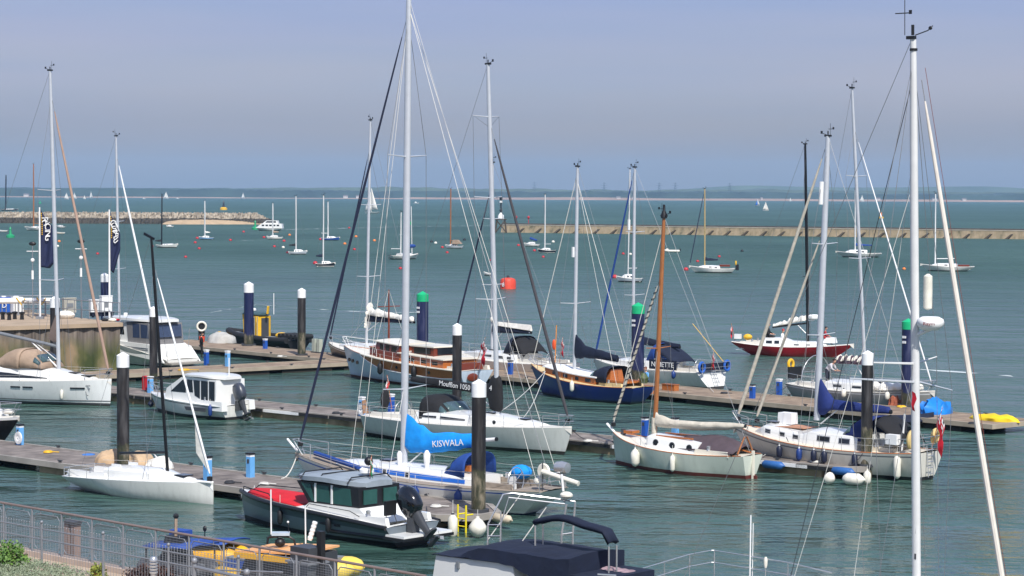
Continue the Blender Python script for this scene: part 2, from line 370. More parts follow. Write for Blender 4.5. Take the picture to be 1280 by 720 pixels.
# low sand spit in front of its right half
mb = MB(); c0 = pix(200, 279.8); rows = []
for i in range(41):
    t = i / 40; p0 = pix(200 + 148 * t, 280.4); h = 2.3 * math.sin(PI * min(1, t * 1.0) ** .6) ** .5 if 0 < t < 1 else 0
    row = []
    for d, z in [(-2, -.4), (1.5, .25), (5, .9), (9, 1.1), (12, .9)]:
        row.append((p0.x, p0.y + d - 2, -.4 + (z + .4) * h * .62 + .08 * rnd.uniform(-1, 1)))
    rows.append(row)
mb.grid(rows); tag(mb.build('sand_spit', mat('sand', rgb(178, 154, 122), .95, 0, .18, .3), None), kind='structure')

def wall_mat():
    m = bpy.data.materials.new('old_breakwater_concrete'); m.use_nodes = True; nt = m.node_tree; N = nt.nodes; L = nt.links; b = N['Principled BSDF']
    geo = N.new('ShaderNodeNewGeometry'); mp = N.new('ShaderNodeMapping'); mp.inputs['Scale'].default_value = (1, 1, .35); L.new(geo.outputs['Position'], mp.inputs['Vector'])
    no = N.new('ShaderNodeTexNoise'); no.inputs['Scale'].default_value = .5; no.inputs['Detail'].default_value = 7; no.inputs['Roughness'].default_value = .7; L.new(mp.outputs[0], no.inputs['Vector'])
    cr = N.new('ShaderNodeValToRGB'); e = cr.color_ramp.elements; e[0].position = .3; e[0].color = rgb(84, 82, 60); e[1].position = .7; e[1].color = rgb(162, 144, 118)
    q = e.new(.46); q.color = rgb(134, 120, 94)
    L.new(no.outputs['Fac'], cr.inputs[0]); L.new(cr.outputs[0], b.inputs['Base Color']); b.inputs['Roughness'].default_value = .9
    bu = N.new('ShaderNodeBump'); bu.inputs['Strength'].default_value = .6; bu.inputs['Distance'].default_value = .4; L.new(no.outputs['Fac'], bu.inputs['Height']); L.new(bu.outputs[0], b.inputs['Normal'])
    return m
a = pix(627, 290.5); b_ = pix(1340, 299.8)
dv = (b_ - a); Ln = dv.length; ang = math.atan2(dv.y, dv.x)
r = empty('breakwater_wall', a, ang, 'long low brown concrete breakwater wall with dark raking buttresses, on the right', 'breakwater')
mb = MB(); n = 120; rows = []
for i in range(n + 1):
    x = Ln * i / n; j = lambda s: s * rnd.uniform(-1, 1)
    rows.append([(x, -.9 + j(.25), -.6), (x, -.2 + j(.12), 1.0 + j(.1)), (x, .2, 2.25), (x, .25, 2.5), (x, 3.4, 2.5), (x, 4, -.5)])
mb.grid(rows); mb.add([rows[0][k] for k in range(6)], [(0, 1, 2, 3, 4, 5)])
mb.build('wall', wall_mat(), r, sharp=50)
mb = MB(); mb.box((Ln / 2, 1.0, 2.72), (Ln, 1.4, .36)); mb.build('parapet', mat('dark_parapet', rgb(84, 78, 72), .9, 0, .3, .4), r)
mb = MB(); mb.box((Ln / 2, .35, 2.4), (Ln, .5, .16)); mb.build('ledge', mat('pale_ledge', rgb(190, 182, 166), .9, 0, .25, .3), r)
x = 6; MBUT = mat('weedy_timber', rgb(70, 60, 46), .95, 0, .3, 1)
while x < Ln - 3:
    mb = MB(); mb.loft([[(x - .5, -1.6, -.3), (x + .5, -1.6, -.3), (x + .5, -.3, -.3), (x - .5, -.3, -.3)], [(x + 1.5, -.45, 1.4), (x + 2.1, -.45, 1.4), (x + 2.1, .1, 1.4), (x + 1.5, .1, 1.4)]])
    mb.build('buttress', MBUT, r); x += 6.0 + rnd.uniform(-.6, .9)
# beacon at its end
p = pix(626, 291)
r = empty('harbour_beacon', p, 0, 'black and white light beacon on dark timber piles at the end of the breakwater wall', 'beacon')
mb = MB()
for sx, sy in ((-1.2, -1), (1.2, -1), (-1.2, 1), (1.2, 1)): mb.tube([(sx * 1.5, sy * 1.5, -.5), (sx, sy, 4.2)], .28, 6)
mb.box((0, 0, 4.2), (3.6, 3.2, .3)); mb.tube([(-1.8, -1.5, 0), (1.4, -1.2, 4)], .2, 5); mb.tube([(1.8, -1.5, 0), (-1.4, -1.2, 4)], .2, 5)
mb.build('pile_frame', MBUT, r)
mb = MB(); mb.lathe([(1.0, 4.3), (.9, 5.4), (.2, 6.3)], n=10); mb.build('lamp_hut', M_WHT, r)
mb = MB(); mb.tube([(0, 0, 6), (0, 0, 10.5)], .22, 6); mb.ball((0, 0, 7.0), .5, 8, 5); mb.build('column', M_BLACK, r)
mb = MB(); mb.lathe([(.5, 9.4), (.5, 10.0)], n=8); mb.build('lamp', M_WHT, r)
mb = MB(); mb.lathe([(.45, 10.2), (.5, 10.9), (.2, 11.2)], n=8); mb.build('lamp_cap', M_BLACK, r)
for px, py, h in ((643, 277, 2.6), (665, 277, 2.2)):
    p = pix(px, 290.8); q = a + dv.normalized() * (p - a).dot(dv.normalized()) + Vector((0, 1.2, 2.9))
    mb = MB(); mb.tube([(0, 0, 0), (0, 0, 1.6)], .12, 6); mb.ball((0, 0, 1.9), (.4, .4, .5), 8, 6)
    tag(mb.build('breakwater_marker', M_BUOYR, None, loc=q), 'small red marker on the breakwater wall, ' + ('nearest the beacon' if px == 643 else 'second from the beacon'), 'marker', 'red markers on the breakwater')
# ================================================================ boat parts
ZR = [-.45, -.2, -.02, .06, .16]
class Hull:
    """half breadth / sheer description of one hull; x forward, origin amidships on the waterline"""
    def __init__(s, L, B, fb, fm, fs, rake=.8, over=.8, trans=.7, tm=.45, rev=0.0, entry=1.9, depth=.45, tuck=.35):
        s.L, s.B, s.fb, s.fm, s.fs, s.rake, s.over, s.trans, s.tm, s.rev, s.entry, s.depth, s.tuck = L, B, fb, fm, fs, rake, over, trans, tm, rev, entry, depth, tuck
    def sheer(s, t):
        a = s.fs; c = s.fb; m = s.fm
        return a * (1 - t) * (1 - 2 * t) + m * 4 * t * (1 - t) + c * t * (2 * t - 1)
    def hb(s, t):
        if t < s.tm: k = s.trans + (1 - s.trans) * math.sin(PI / 2 * t / s.tm) ** .9
        else: k = max(0.0, 1 - ((t - s.tm) / (1 - s.tm)) ** s.entry)
        return max(.02, s.B / 2 * k)
    def x(s, t, z):
        v = max(0, min(1.15, (z + .2) / (s.sheer(t) + .2)))
        a = -s.L / 2 + s.over * (1 - v) ** 1.2 - s.rev * (1 - v) if v <= 1 else -s.L / 2
        b = s.L / 2 - s.rake * max(0, (1 - v)) ** 1.15
        if s.rev: a = -s.L / 2 + s.rev * v
        return a + (b - a) * t
    def y(s, t, z):
        v = max(0.0, min(1, (z + s.depth) / (s.sheer(t) + s.depth)))
        e = .28 + .5 * max(0, (t - .45) / .55) ** 1.5 + s.tuck * max(0, (.3 - t) / .3)
        return s.hb(t) * v ** e
    def P(s, t, z, side=1, off=0.0): return Vector((s.x(t, z), side * (s.y(t, z) + off), z))
    def tx(s, x):   # t on deck for local x
        lo, hi = 0.0, 1.0
        for _ in range(24):
            m = (lo + hi) / 2
            if s.x(m, s.sheer(m)) < x: lo = m
            else: hi = m
        return (lo + hi) / 2
    def edge(s, x, side=1, off=0.0):
        t = s.tx(x); z = s.sheer(t); return Vector((x, side * max(.01, s.hb(t) + off), z))

def hull_mesh(h, root, mats, stripe=None, nst=26, name='hull'):
    """mats = (antifoul, boot, topside, stripe)"""
    mb = MB(); rows = []
    fr = [.2, .4, .6, .76, .84, .9, 1.0]
    for i in range(nst + 1):
        t = i / nst; t = t ** .9 if t < .5 else t
        zs = [z for z in ZR]; sh = h.sheer(t)
        zs += [.16 + (sh - .16) * f for f in fr]
        zs[0] = -h.depth + .01
        rows.append((t, zs))
    nz = len(rows[0][1]); ring = []
    for t, zs in rows:
        port = [h.P(t, z, 1) for z in zs]; star = [h.P(t, z, -1) for z in zs]
        ring.append(port[::-1] + star)
    n = 2 * nz; V = [p for r in ring for p in r]; mb.v = [tuple(v) for v in V]
    def mi(k):   # k = z row index
        if k < 2: return 0
        if k < 3: return 0
        if k < 4: return 1
        if stripe and k in stripe: return 3
        return 2
    for i in range(nst):
        for j in range(n - 1):
            if j == nz - 1: k = 0
            elif j < nz: k = nz - 2 - j
            else: k = j - nz
            mb.f.append((i * n + j, i * n + j + 1, (i + 1) * n + j + 1, (i + 1) * n + j)); mb.mi.append(mi(k))
    # transom, row by row so that the stripes run round
    for k in range(nz - 1):
        a, b = nz - 1 - k, nz - 2 - k; c, d = nz + k, nz + k + 1
        mb.f.append((a, b, d, c)); mb.mi.append(0 if k < 3 else (1 if k < 4 else 2))
    return mb.build(name, list(mats), root, sharp=32)

def deck_mesh(h, root, m, cock=None, nst=30, name='deck', camber=.05, drop=.45, lift=.0):
    mb = MB(); ts = [i / nst for i in range(nst + 1)]
    if cock:
        t0, t1 = h.tx(cock[0]), h.tx(cock[1]); e = .0015
        ts = sorted(set([t for t in ts if abs(t - t0) > .006 and abs(t - t1) > .006] + [t0 - e, t0 + e, t1 - e, t1 + e]))
    rows = []
    for t in ts:
        sh = h.sheer(t) + lift - .004; b = max(.012, h.hb(t) - .008); x = h.x(t, h.sheer(t)); row = []
        wk = min(cock[2], b * .86) if cock else b * .5
        for y in (-b, -wk - .02, -wk, 0, wk, wk + .02, b):
            z = sh + camber * (1 - (y / b) ** 2)
            if cock and t0 < t < t1 and abs(y) <= wk + 1e-6: z = sh - drop
            row.append((x, y, z))
        rows.append(row)
    mb.grid(rows); return mb.build(name, m, root, sharp=30)

def rail_strip(h, root, m, x0, x1, name='toe_rail', r=.022, dz=.02, n=26):
    for sd in (1, -1):
        pts = []
        for i in range(n + 1):
            x = x0 + (x1 - x0) * i / n; p = h.edge(x, sd, -.02); pts.append(p + Vector((0, 0, dz)))
        MB().tube(pts, r, 4).build(name, m, root)

class Cab:
    """coachroof along x; stations = [(x, halfwidth, height)], z from the deck edge"""
    def __init__(s, h, st, slope=.14, camber=.1): s.h, s.st, s.slope, s.camber = h, st, slope, camber
    def at(s, x):
        st = s.st
        for a, b in zip(st, st[1:]):
            if a[0] <= x <= b[0]:
                k = (x - a[0]) / (b[0] - a[0] + 1e-9); return (a[1] + (b[1] - a[1]) * k, a[2] + (b[2] - a[2]) * k)
        return st[0][1:] if x < st[0][0] else st[-1][1:]
    def base(s, x): return s.h.sheer(s.h.tx(x)) + .01
    def side(s, x, f, sd=1, off=0.0):
        w, hh = s.at(x); return Vector((x, sd * (w - s.slope * hh * f + off), s.base(x) + hh * f))
    def top(s, x, y=0.0):
        w, hh = s.at(x); w2 = w - s.slope * hh; return s.base(x) + hh + s.camber * (1 - min(1, (y / w2) ** 2))
    def mesh(s, root, m, name='coachroof', sub=5):
        mb = MB(); rings = []; xs = []
        for a, b in zip(s.st, s.st[1:]):
            for i in range(sub): xs.append(a[0] + (b[0] - a[0]) * i / sub)
        xs.append(s.st[-1][0])
        for x in xs:
            w, hh = s.at(x); b0 = s.base(x); w2 = w - s.slope * hh; rg = [(x, w, b0 - .08), (x, w2 + .015, b0 + hh * .86), (x, w2 - .03, b0 + hh)]
            for y in (.6, .2, -.2, -.6): rg.append((x, w2 * y, b0 + hh + s.camber * (1 - y * y)))
            rg += [(x, -(w2 - .03), b0 + hh), (x, -(w2 + .015), b0 + hh * .86), (x, -w, b0 - .08)]
            rings.append(rg)
        mb.loft(rings); return mb.build(name, m, root, sharp=32)
    def window(s, par, x0, x1, f0=.38, f1=.74, m=None, sides=(1, -1), f0b=None, f1b=None, frame=None):
        f0b = f0 if f0b is None else f0b; f1b = f1 if f1b is None else f1b
        for sd in sides:
            def quad(x0, x1, f0, f1, f0b, f1b, off):
                mb = MB(); n = max(2, int((x1 - x0) / .25)); A = []; B = []
                for i in range(n + 1):
                    k = i / n; x = x0 + (x1 - x0) * k
                    A.append((s.side(x, f0 + (f0b - f0) * k, sd, off), s.side(x, f0 + (f0b - f0) * k, sd, -.03)))
                    B.append((s.side(x, f1 + (f1b - f1) * k, sd, off), s.side(x, f1 + (f1b - f1) * k, sd, -.03)))
                mb.loft([[A[i][0], B[i][0], B[i][1], A[i][1]] for i in range(n + 1)]); return mb
            o = quad(x0, x1, f0, f1, f0b, f1b, .012).build('window', m or M_GLASS, par)
            if frame: quad(x0 - .04, x1 + .04, f0 - .06, f1 + .06, f0b - .06, f1b + .06, .006).build('frame', frame, o)
    def ports(s, par, xs, r=.09, f=.55, m=None, rim=None):
        for x in xs:
            for sd in (1, -1):
                p = s.side(x, f, sd, 0)
                o = MB().lathe([(r, -.02), (r, .014)], (p.x, 0, p.z), 12, 'Y').build('porthole', m or M_GLASS, par)
                o.location = (0, p.y, 0)
                if rim:
                    q = MB().lathe([(r * 1.35, -.018), (r * 1.35, .008)], (p.x, 0, p.z), 12, 'Y').build('rim', rim, o)

def wire(pts, par, m=None, r=.011, name='shroud', n=4): return MB().tube(pts, r, n, False).build(name, m or M_WIRE, par, sharp=60)

def mast_set(root, base, top, r, m, spreads=(.45,), sw=.9, lower=None, chain=None, fore=None, back=None, head='vane', detail=2, forefrac=1.0, sweep=0.0, taper=.7, wm=None, wr=.011, spm=None):
    """mast from base to top (local vectors), spreaders at the given fractions, shrouds to the chain plates"""
    base = Vector(base); top = Vector(top); d = top - base; H = d.length
    n = 12 if detail > 1 else 6
    mm = MB(); pts = [base + d * k for k in (0, .5, .85, 1)]
    rings = []
    for p, k in zip(pts, (1, 1, .9, taper)):
        rings.append([(p.x + 1.25 * r * k * math.cos(2 * PI * i / n), p.y + r * k * math.sin(2 * PI * i / n), p.z) for i in range(n)])
    mm.loft(rings); mo = mm.build('mast', m, root, sharp=40)
    tips = {1: [], -1: []}
    for f in spreads:
        p = base + d * f; ww = sw * (1 - .25 * (f - .4))
        for sd in (1, -1):
            q = p + Vector((-sweep * ww, sd * ww, .06 * ww)); tips[sd].append(q)
            MB().tube([p, q], [.035, .02] if detail else .05, 5).build('spreader', spm or m, mo)
    if chain:
        for sd in (1, -1):
            c = Vector((chain[0], sd * chain[1], chain[2])); t = base + d * min(forefrac + .0, 1)
            wire([t] + list(reversed(tips[sd])) + [c], root, wm, wr)
            if detail > 1 and tips[sd]: wire([tips[sd][0] - (tips[sd][0] - (base + d * spreads[0])) * .95, c + Vector((-.35, 0, 0))], root, wm, wr, 'lower_shroud')
    if back is not None: wire([top, Vector(back)], root, wm, wr, 'backstay')
    if head and detail > 0:
        mb = MB()
        k = rnd.uniform(.4, .6); sx_ = rnd.choice((1, -1)); V = lambda x, z: top + Vector((x * k * sx_, 0, z * k))
        mb.tube([top, V(0, .4)], .03, 5); mb.tube([V(0, .05), V(.55, .22)], .014, 4); mb.box(V(.6, .3), (.1, .02, .12)); mb.tube([V(-.22, 0), V(-.22, 1.0)], .01, 4)
        mb.tube([V(-.5, .55), V(-.05, .55)], .012, 4); mb.box(V(-.5, .6), (.08, .02, .1)); mb.box(V(0, .02), (.3, .14, .08))
        mb.build('masthead_gear', M_BLACK, mo)
    return mo, (lambda f: base + d * f)

def furled(root, a, b, r, m, name='furled_headsail', drum=True, r2=None, spiral=None):
    """rolled sail from the bow fitting a up the stay to b"""
    a = Vector(a); b = Vector(b); d = b - a
    o = MB().tube([a + d * k for k in (.03, .06, .3, .7, .9, .96)], [r * .6, r, r, r * .85, r * .6, r * .3], 8).build(name, m, root)
    MB().tube([a, b], .014, 4).build('forestay', M_WIRE, root)
    if drum: MB().lathe([(.03, -.3), (.11, -.28), (.11, -.12), (.03, -.1)], a + d * .03 + Vector((0, 0, .0)), 10).build('furling_drum', M_BLACK, root)
    if spiral:
        pts = []; u = d.normalized().orthogonal().normalized(); v = d.normalized().cross(u); n = 240
        for i in range(n):
            k = .05 + .9 * i / n; ph = i * .55; pts.append(a + d * k + (u * math.cos(ph) + v * math.sin(ph)) * (r + .006))
        MB().tube(pts, .02, 4).build('sail_wrap_line', spiral, o)
    return o

def boom_set(root, goose, end, r, m, cover=None, prof=None, mast_h=0.0, wr=.10, seed=1, vang=True, cm=None):
    goose = Vector(goose); end = Vector(end); d = end - goose
    bo = MB().tube([goose, end], r, 8).build('boom', m, root)
    MB().lathe([(r * 1.05, -.02), (r * 1.15, .05)], (end.x, end.y, end.z), 8, 'X').build('boom_end', M_BLACK, bo)
    if vang: MB().tube([goose + d * .28, goose + Vector((-.05, 0, -.75))], .03, 5).build('vang', M_ALUW, bo)
    if cover:
        prof = prof or [(0.0, 1.1, .12, .13), (.06, .95, .16, .17), (.15, .6, .2, .2), (.35, .42, .2, .19), (.7, .33, .16, .16), (.96, .2, .1, .1), (1.0, .06, .05, .05)]
        rings = []; N_ = 34; n = 16
        for i in range(N_ + 1):
            f = i / N_ * prof[-1][0]
            for a, b in zip(prof, prof[1:]):
                if a[0] <= f <= b[0]:
                    k = (f - a[0]) / (b[0] - a[0]); k = k * k * (3 - 2 * k); up = a[1] + (b[1] - a[1]) * k; dn = a[2] + (b[2] - a[2]) * k; hw = a[3] + (b[3] - a[3]) * k; break
            c = goose + d * f; rg = []
            for j in range(n):
                a = 2 * PI * j / n; s_ = math.sin(a)
                w_ = 1 + .16 * noise.noise((f * 14 + seed, a * 1.3, seed)) * min(1, wr * 10)
                rg.append((c.x, c.y + hw * math.cos(a) * w_ * (1 - .35 * max(0, s_)), c.z + (up if s_ > 0 else dn) * s_ * (1 + .10 * noise.noise((f * 9, seed, a)) * wr * 10)))
            rings.append(rg)
        MB().loft(rings).build('sail_cover', cover, bo, sharp=50)
    return bo

def flake(par, a, b, up0, up1, hw, m, seed=1, name='flaked_sail', dn=.06):
    a, b = Vector(a), Vector(b); d = b - a; rings = []; N_ = 44
    for i in range(N_ + 1):
        f = i / N_; up = (up0 + (up1 - up0) * f) * (.75 + .5 * abs(math.sin(f * 19 + seed)) * .6 + .5 * noise.noise((f * 11, seed, 1))); e = 1 if 0 < i < N_ else .2; rg = []
        for j in range(14):
            t = 2 * PI * j / 14; s_ = math.sin(t); w_ = hw * (1 + .45 * noise.noise((f * 16, t, seed))); rg.append((a.x + d.x * f, a.y + d.y * f + w_ * e * math.cos(t) + .05 * math.sin(f * 23 + seed), a.z + d.z * f + (up if s_ > 0 else dn) * s_ * e))
        rings.append(rg)
    return MB().loft(rings).build(name, m, par, sharp=60)

def pulpit(root, h, m=None, bow=True, ht=.6, ln=1.3, name='pulpit', r=.018):
    m = m or M_STEEL; mb = MB(); x1 = h.L / 2 - .02 if bow else -h.L / 2 + .1
    sg = -1 if bow else 1; top = []; mid = []
    if bow:
        ps = [h.edge(x1 + sg * ln, s_, -.05) for s_ in (1, -1)]; tip = h.edge(x1 - .1, 1); tip.y = 0
        tp = tip + Vector((.1, 0, ht)); top = [ps[0] + Vector((0, 0, ht)), ((ps[0] + tip) / 2 + Vector((.1, .12, ht))), tp + Vector((0, .16, 0)), tp + Vector((0, -.16, 0)), ((ps[1] + tip) / 2 + Vector((.1, -.12, ht))), ps[1] + Vector((0, 0, ht))]
        legs = [(top[0], ps[0]), (top[-1], ps[1]), (top[2], tip + Vector((-.35, .08, 0))), (top[3], tip + Vector((-.35, -.08, 0)))]
    else:
        ps = [h.edge(x1 + sg * ln, s_, -.05) for s_ in (1, -1)]; cs = [h.edge(x1 + .02, s_, -.08) for s_ in (1, -1)]
        top = [ps[0] + Vector((0, 0, ht)), cs[0] + Vector((0, 0, ht)), cs[1] + Vector((0, 0, ht)), ps[1] + Vector((0, 0, ht))]
        legs = [(top[i], [ps[0], cs[0], cs[1], ps[1]][i]) for i in range(4)]
    mb.tube(top, r, 5); mb.tube([t - Vector((0, 0, ht * .48)) for t in top], r * .8, 4)
    for a, b in legs: mb.tube([a, b], r, 5)
    return mb.build(name, m, root)

def lifelines(root, h, x0, x1, n=5, ht=.6, m=None, mw=None):
    m = m or M_STEEL
    for sd in (1, -1):
        tops = []
        for i in range(n):
            p = h.edge(x0 + (x1 - x0) * i / (n - 1), sd, -.05); tops.append(p + Vector((0, 0, ht)))
            if 0 < i < n - 1: MB().tube([p, tops[-1]], .013, 4).build('stanchion', m, root)
        mb = MB(); mb.tube(tops, .007, 3, False); mb.tube([t - Vector((0, 0, ht * .48)) for t in tops], .006, 3, False); mb.build('lifeline', mw or M_WIREW, root)

def hood(root, x_front, x_aft, w, ht, z, m, name='sprayhood', win=True, wm=None, aft_drop=.0, n=8):
    """folding canvas hood: rises from the coachroof at x_front to a hoop at x_aft"""
    rows = []
    for i in range(n + 1):
        s_ = i / n; hh = ht * (math.sin(min(1, s_ * 1.25) * PI / 2) ** .8) * (1 - aft_drop * max(0, s_ - .7)); ww = w * (.82 + .18 * s_); x = x_front + (x_aft - x_front) * s_; row = []
        for j in range(13):
            a = PI * j / 12; row.append((x - .12 * math.sin(a) * 0, ww * math.copysign(abs(math.cos(a)) ** .55, math.cos(a)), z + hh * abs(math.sin(a)) ** .6 - (.0 if i else .02)))
        rows.append(row)
    o = MB().grid(rows).build(name, m, root, sharp=60, solid=.025)
    if win:
        for j0, j1 in ((1, 3), (4, 6), (6, 8), (9, 11)):
            R = []
            for i in (1, 2, 3):
                R.append([(Vector(rows[i][j]) + Vector((.03 if x_aft < x_front else -.03, (1 if rows[i][j][1] > .05 else (-1 if rows[i][j][1] < -.05 else 0)) * .02, .035))) for j in range(j0, j1 + 1)])
            MB().grid(R).build('clear_panel', wm or M_GLASSL, o, sharp=60, solid=.008)
    return o

def fender(p, ln, r, m, label, group='fenders hung along the hulls', axis='Z', rot=0.0, cat='fender', rope=.5, tip=None):
    e = empty('fender', p, rot, label, cat, group)
    pr = [(.02, -ln / 2), (r * .55, -ln / 2 + r * .25), (r, -ln / 2 + r * .9), (r, ln / 2 - r * .9), (r * .55, ln / 2 - r * .25), (r * .22, ln / 2), (r * .2, ln / 2 + .06)]
    MB().lathe(pr, (0, 0, 0), 12, axis).build('body', m, e, sharp=50)
    if axis == 'Z' and rope: MB().tube([(0, 0, ln / 2), (0, .0, ln / 2 + rope)], .012, 4).build('lanyard', M_WIREW, e)
    if tip: MB().lathe([(r * .32, ln / 2 - .02), (r * .3, ln / 2 + .05)], (0, 0, 0), 8, axis).build('eye', tip, e)
    return e

def ensign(par, foot, top, size=1.0, drape=0.6, name='ensign', m=None):
    """red ensign drooping from a short staff; canton of crosses"""
    foot = Vector(foot); top = Vector(top); d = (top - foot).normalized()
    st = MB().tube([foot, top], .016, 5).build('flagstaff', M_TEAK, par)
    mb = MB(); nx, ny = 14, 10; hh = size * .55; rows = []
    for i in range(nx + 1):
        row = []
        for j in range(ny + 1):
            u = i / nx; v = j / ny; p = top - d * (v * hh + .04)
            p = p + Vector((-u * size * (1 - drape) * .8, .09 * math.sin(u * 9 + v * 2) * size, -u * size * drape * 1.1 - .05 * math.sin(v * 5)))
            row.append(p)
        rows.append(row)
    n = ny + 1; mb.v = [tuple(p) for r in rows for p in r]
    for i in range(nx):
        for j in range(ny):
            mb.f.append((i * n + j, i * n + j + 1, (i + 1) * n + j + 1, (i + 1) * n + j)); k = 0
            if i < 7 and j < 5:
                k = 1
                if i == 3 or j == 2: k = 0
                elif i in (2, 4) or j in (1, 3): k = 2
                elif abs((i / 6) - (j / 4)) < .12 or abs((i / 6) + (j / 4) - 1) < .12: k = 2
            mb.mi.append(k)
    return mb.build(name, [M_REDC, M_NAVY, M_WHT] if m is None else m, st, sharp=60, solid=.01)

def hatch(par, x, y, z, sx, sy, m=None, tilt=0): return MB().box((x, y, z), (sx, sy, .05)).build('hatch', m or M_GLASS, par)
def wheel(par, c, r=.45, m=None, ped=None):
    mb = MB(); pts = [(c[0], c[1] + r * math.cos(a), c[2] + r * math.sin(a)) for a in [2 * PI * i / 18 for i in range(19)]]
    mb.tube(pts, .02, 5)
    for i in range(5):
        a = 2 * PI * i / 5; mb.tube([c, (c[0], c[1] + r * math.cos(a), c[2] + r * math.sin(a))], .012, 4)
    mb.build('steering_wheel', m or M_STEEL, par)
    MB().box((c[0] + .15, c[1], c[2] - .3), (.22, .25, .9), taper=.8).build('pedestal', ped or M_WHITE, par)
def winch(par, c): MB().lathe([(.1, 0), (.08, .08), (.09, .18), (.05, .2)], c, 10).build('winch', M_STEEL, par)
def radar(par, c, r=.3, ht=.24, m=None): return MB().lathe([(r * .55, -ht / 2), (r, -ht * .25), (r, ht * .2), (r * .7, ht * .48), (.02, ht * .55)], c, 14).build('radar_dome', m or M_WHT, par)
def hullm(name, col, rough=.3):
    if name in MC: return MC[name]
    m = mat(name, col, rough, 0, .05, .9, coat=.15); nt = m.node_tree; N = nt.nodes; L = nt.links; b = N['Principled BSDF']
    src = b.inputs['Base Color'].links[0].from_socket; tc = N.new('ShaderNodeTexCoord'); mp = N.new('ShaderNodeMapping'); mp.inputs['Scale'].default_value = (5, 5, .35); L.new(tc.outputs['Object'], mp.inputs['Vector'])
    no = N.new('ShaderNodeTexNoise'); no.inputs['Scale'].default_value = 1; no.inputs['Detail'].default_value = 4; L.new(mp.outputs[0], no.inputs['Vector'])
    sx = N.new('ShaderNodeSeparateXYZ'); L.new(tc.outputs['Object'], sx.inputs[0])
    a = N.new('ShaderNodeMapRange'); a.inputs[1].default_value = .5; a.inputs[2].default_value = .75; a.inputs[3].default_value = 0; a.inputs[4].default_value = .22; L.new(no.outputs['Fac'], a.inputs[0])
    c = N.new('ShaderNodeMath'); c.operation = 'MULTIPLY_ADD'; c.inputs[1].default_value = -.5; L.new(no.outputs['Fac'], c.inputs[0]); L.new(sx.outputs['Z'], c.inputs[2])
    z = N.new('ShaderNodeMapRange'); z.inputs[1].default_value = -.2; z.inputs[2].default_value = .12; z.inputs[3].default_value = .4; z.inputs[4].default_value = 0; L.new(c.outputs[0], z.inputs[0])
    s_ = N.new('ShaderNodeMath'); s_.operation = 'MAXIMUM'; L.new(a.outputs[0], s_.inputs[0]); L.new(z.outputs[0], s_.inputs[1])
    mx = N.new('ShaderNodeMix'); mx.data_type = 'RGBA'; L.new(s_.outputs[0], mx.inputs[0]); L.new(src, mx.inputs[6]); mx.inputs[7].default_value = tuple(q * .35 + k for q, k in zip(col[:3], (.05, .045, .03))) + (1,)
    L.new(mx.outputs[2], b.inputs['Base Color']); return m

def outboard(par, c, s=1.0, m=None, tilt=.0):
    """outboard engine; c = top of the bracket on the transom, engine behind (-x)"""
    R = Matrix.Rotation(tilt, 3, 'Y'); c = Vector(c)
    def T(p): return c + R @ (Vector(p) * s)
    e = bpy.data.objects.new('outboard_engine', None)
    def sec(cx, z, lx, ly, n=14): return [T((cx + lx * math.copysign(abs(math.cos(2 * PI * k / n)) ** .75, math.cos(2 * PI * k / n)), ly * math.copysign(abs(math.sin(2 * PI * k / n)) ** .75, math.sin(2 * PI * k / n)), z)) for k in range(n)]
    cow = MB().loft([sec(-.42, .12, .24, .17), sec(-.45, .25, .36, .24), sec(-.46, .5, .40, .27), sec(-.47, .8, .37, .26), sec(-.46, 1.0, .28, .21), sec(-.44, 1.08, .12, .1)]).build('outboard_engine', m or M_BLACK, par, sharp=50)
    MB().loft([sec(-.42, .13, .2, .13), sec(-.44, -.3, .13, .1), sec(-.46, -.75, .1, .05)]).build('leg', M_DGREY, cow)
    MB().loft([sec(-.5, -.66, .3, .14), sec(-.5, -.72, .3, .14)]).build('plate', M_DGREY, cow)
    MB().tube([T((-.2, 0, -.95)), T((-.3, 0, -.95)), T((-.75, 0, -.95))], [.02 * s, .08 * s, .07 * s], 8).build('gearcase', M_DGREY, cow)
    mb = MB()
    for i in range(3):
        a = 2 * PI * i / 3; mb.loft([[T((-.78, .03 * math.cos(a), -.95 + .03 * math.sin(a))), T((-.72, .1 * math.cos(a + .4), -.95 + .1 * math.sin(a + .4))), T((-.76, .2 * math.cos(a), -.95 + .2 * math.sin(a))), T((-.82, .12 * math.cos(a - .4), -.95 + .12 * math.sin(a - .4)))], [T((-.79, .03 * math.cos(a), -.95 + .03 * math.sin(a))), T((-.74, .1 * math.cos(a + .4), -.95 + .1 * math.sin(a + .4))), T((-.78, .2 * math.cos(a), -.95 + .2 * math.sin(a))), T((-.84, .12 * math.cos(a - .4), -.95 + .12 * math.sin(a - .4)))]])
    mb.build('propeller', M_STEEL, cow)
    MB().box(T((-.1, 0, -.05)), (.25 * s, .3 * s, .5 * s)).build('bracket', M_DGREY, cow)
    return cow

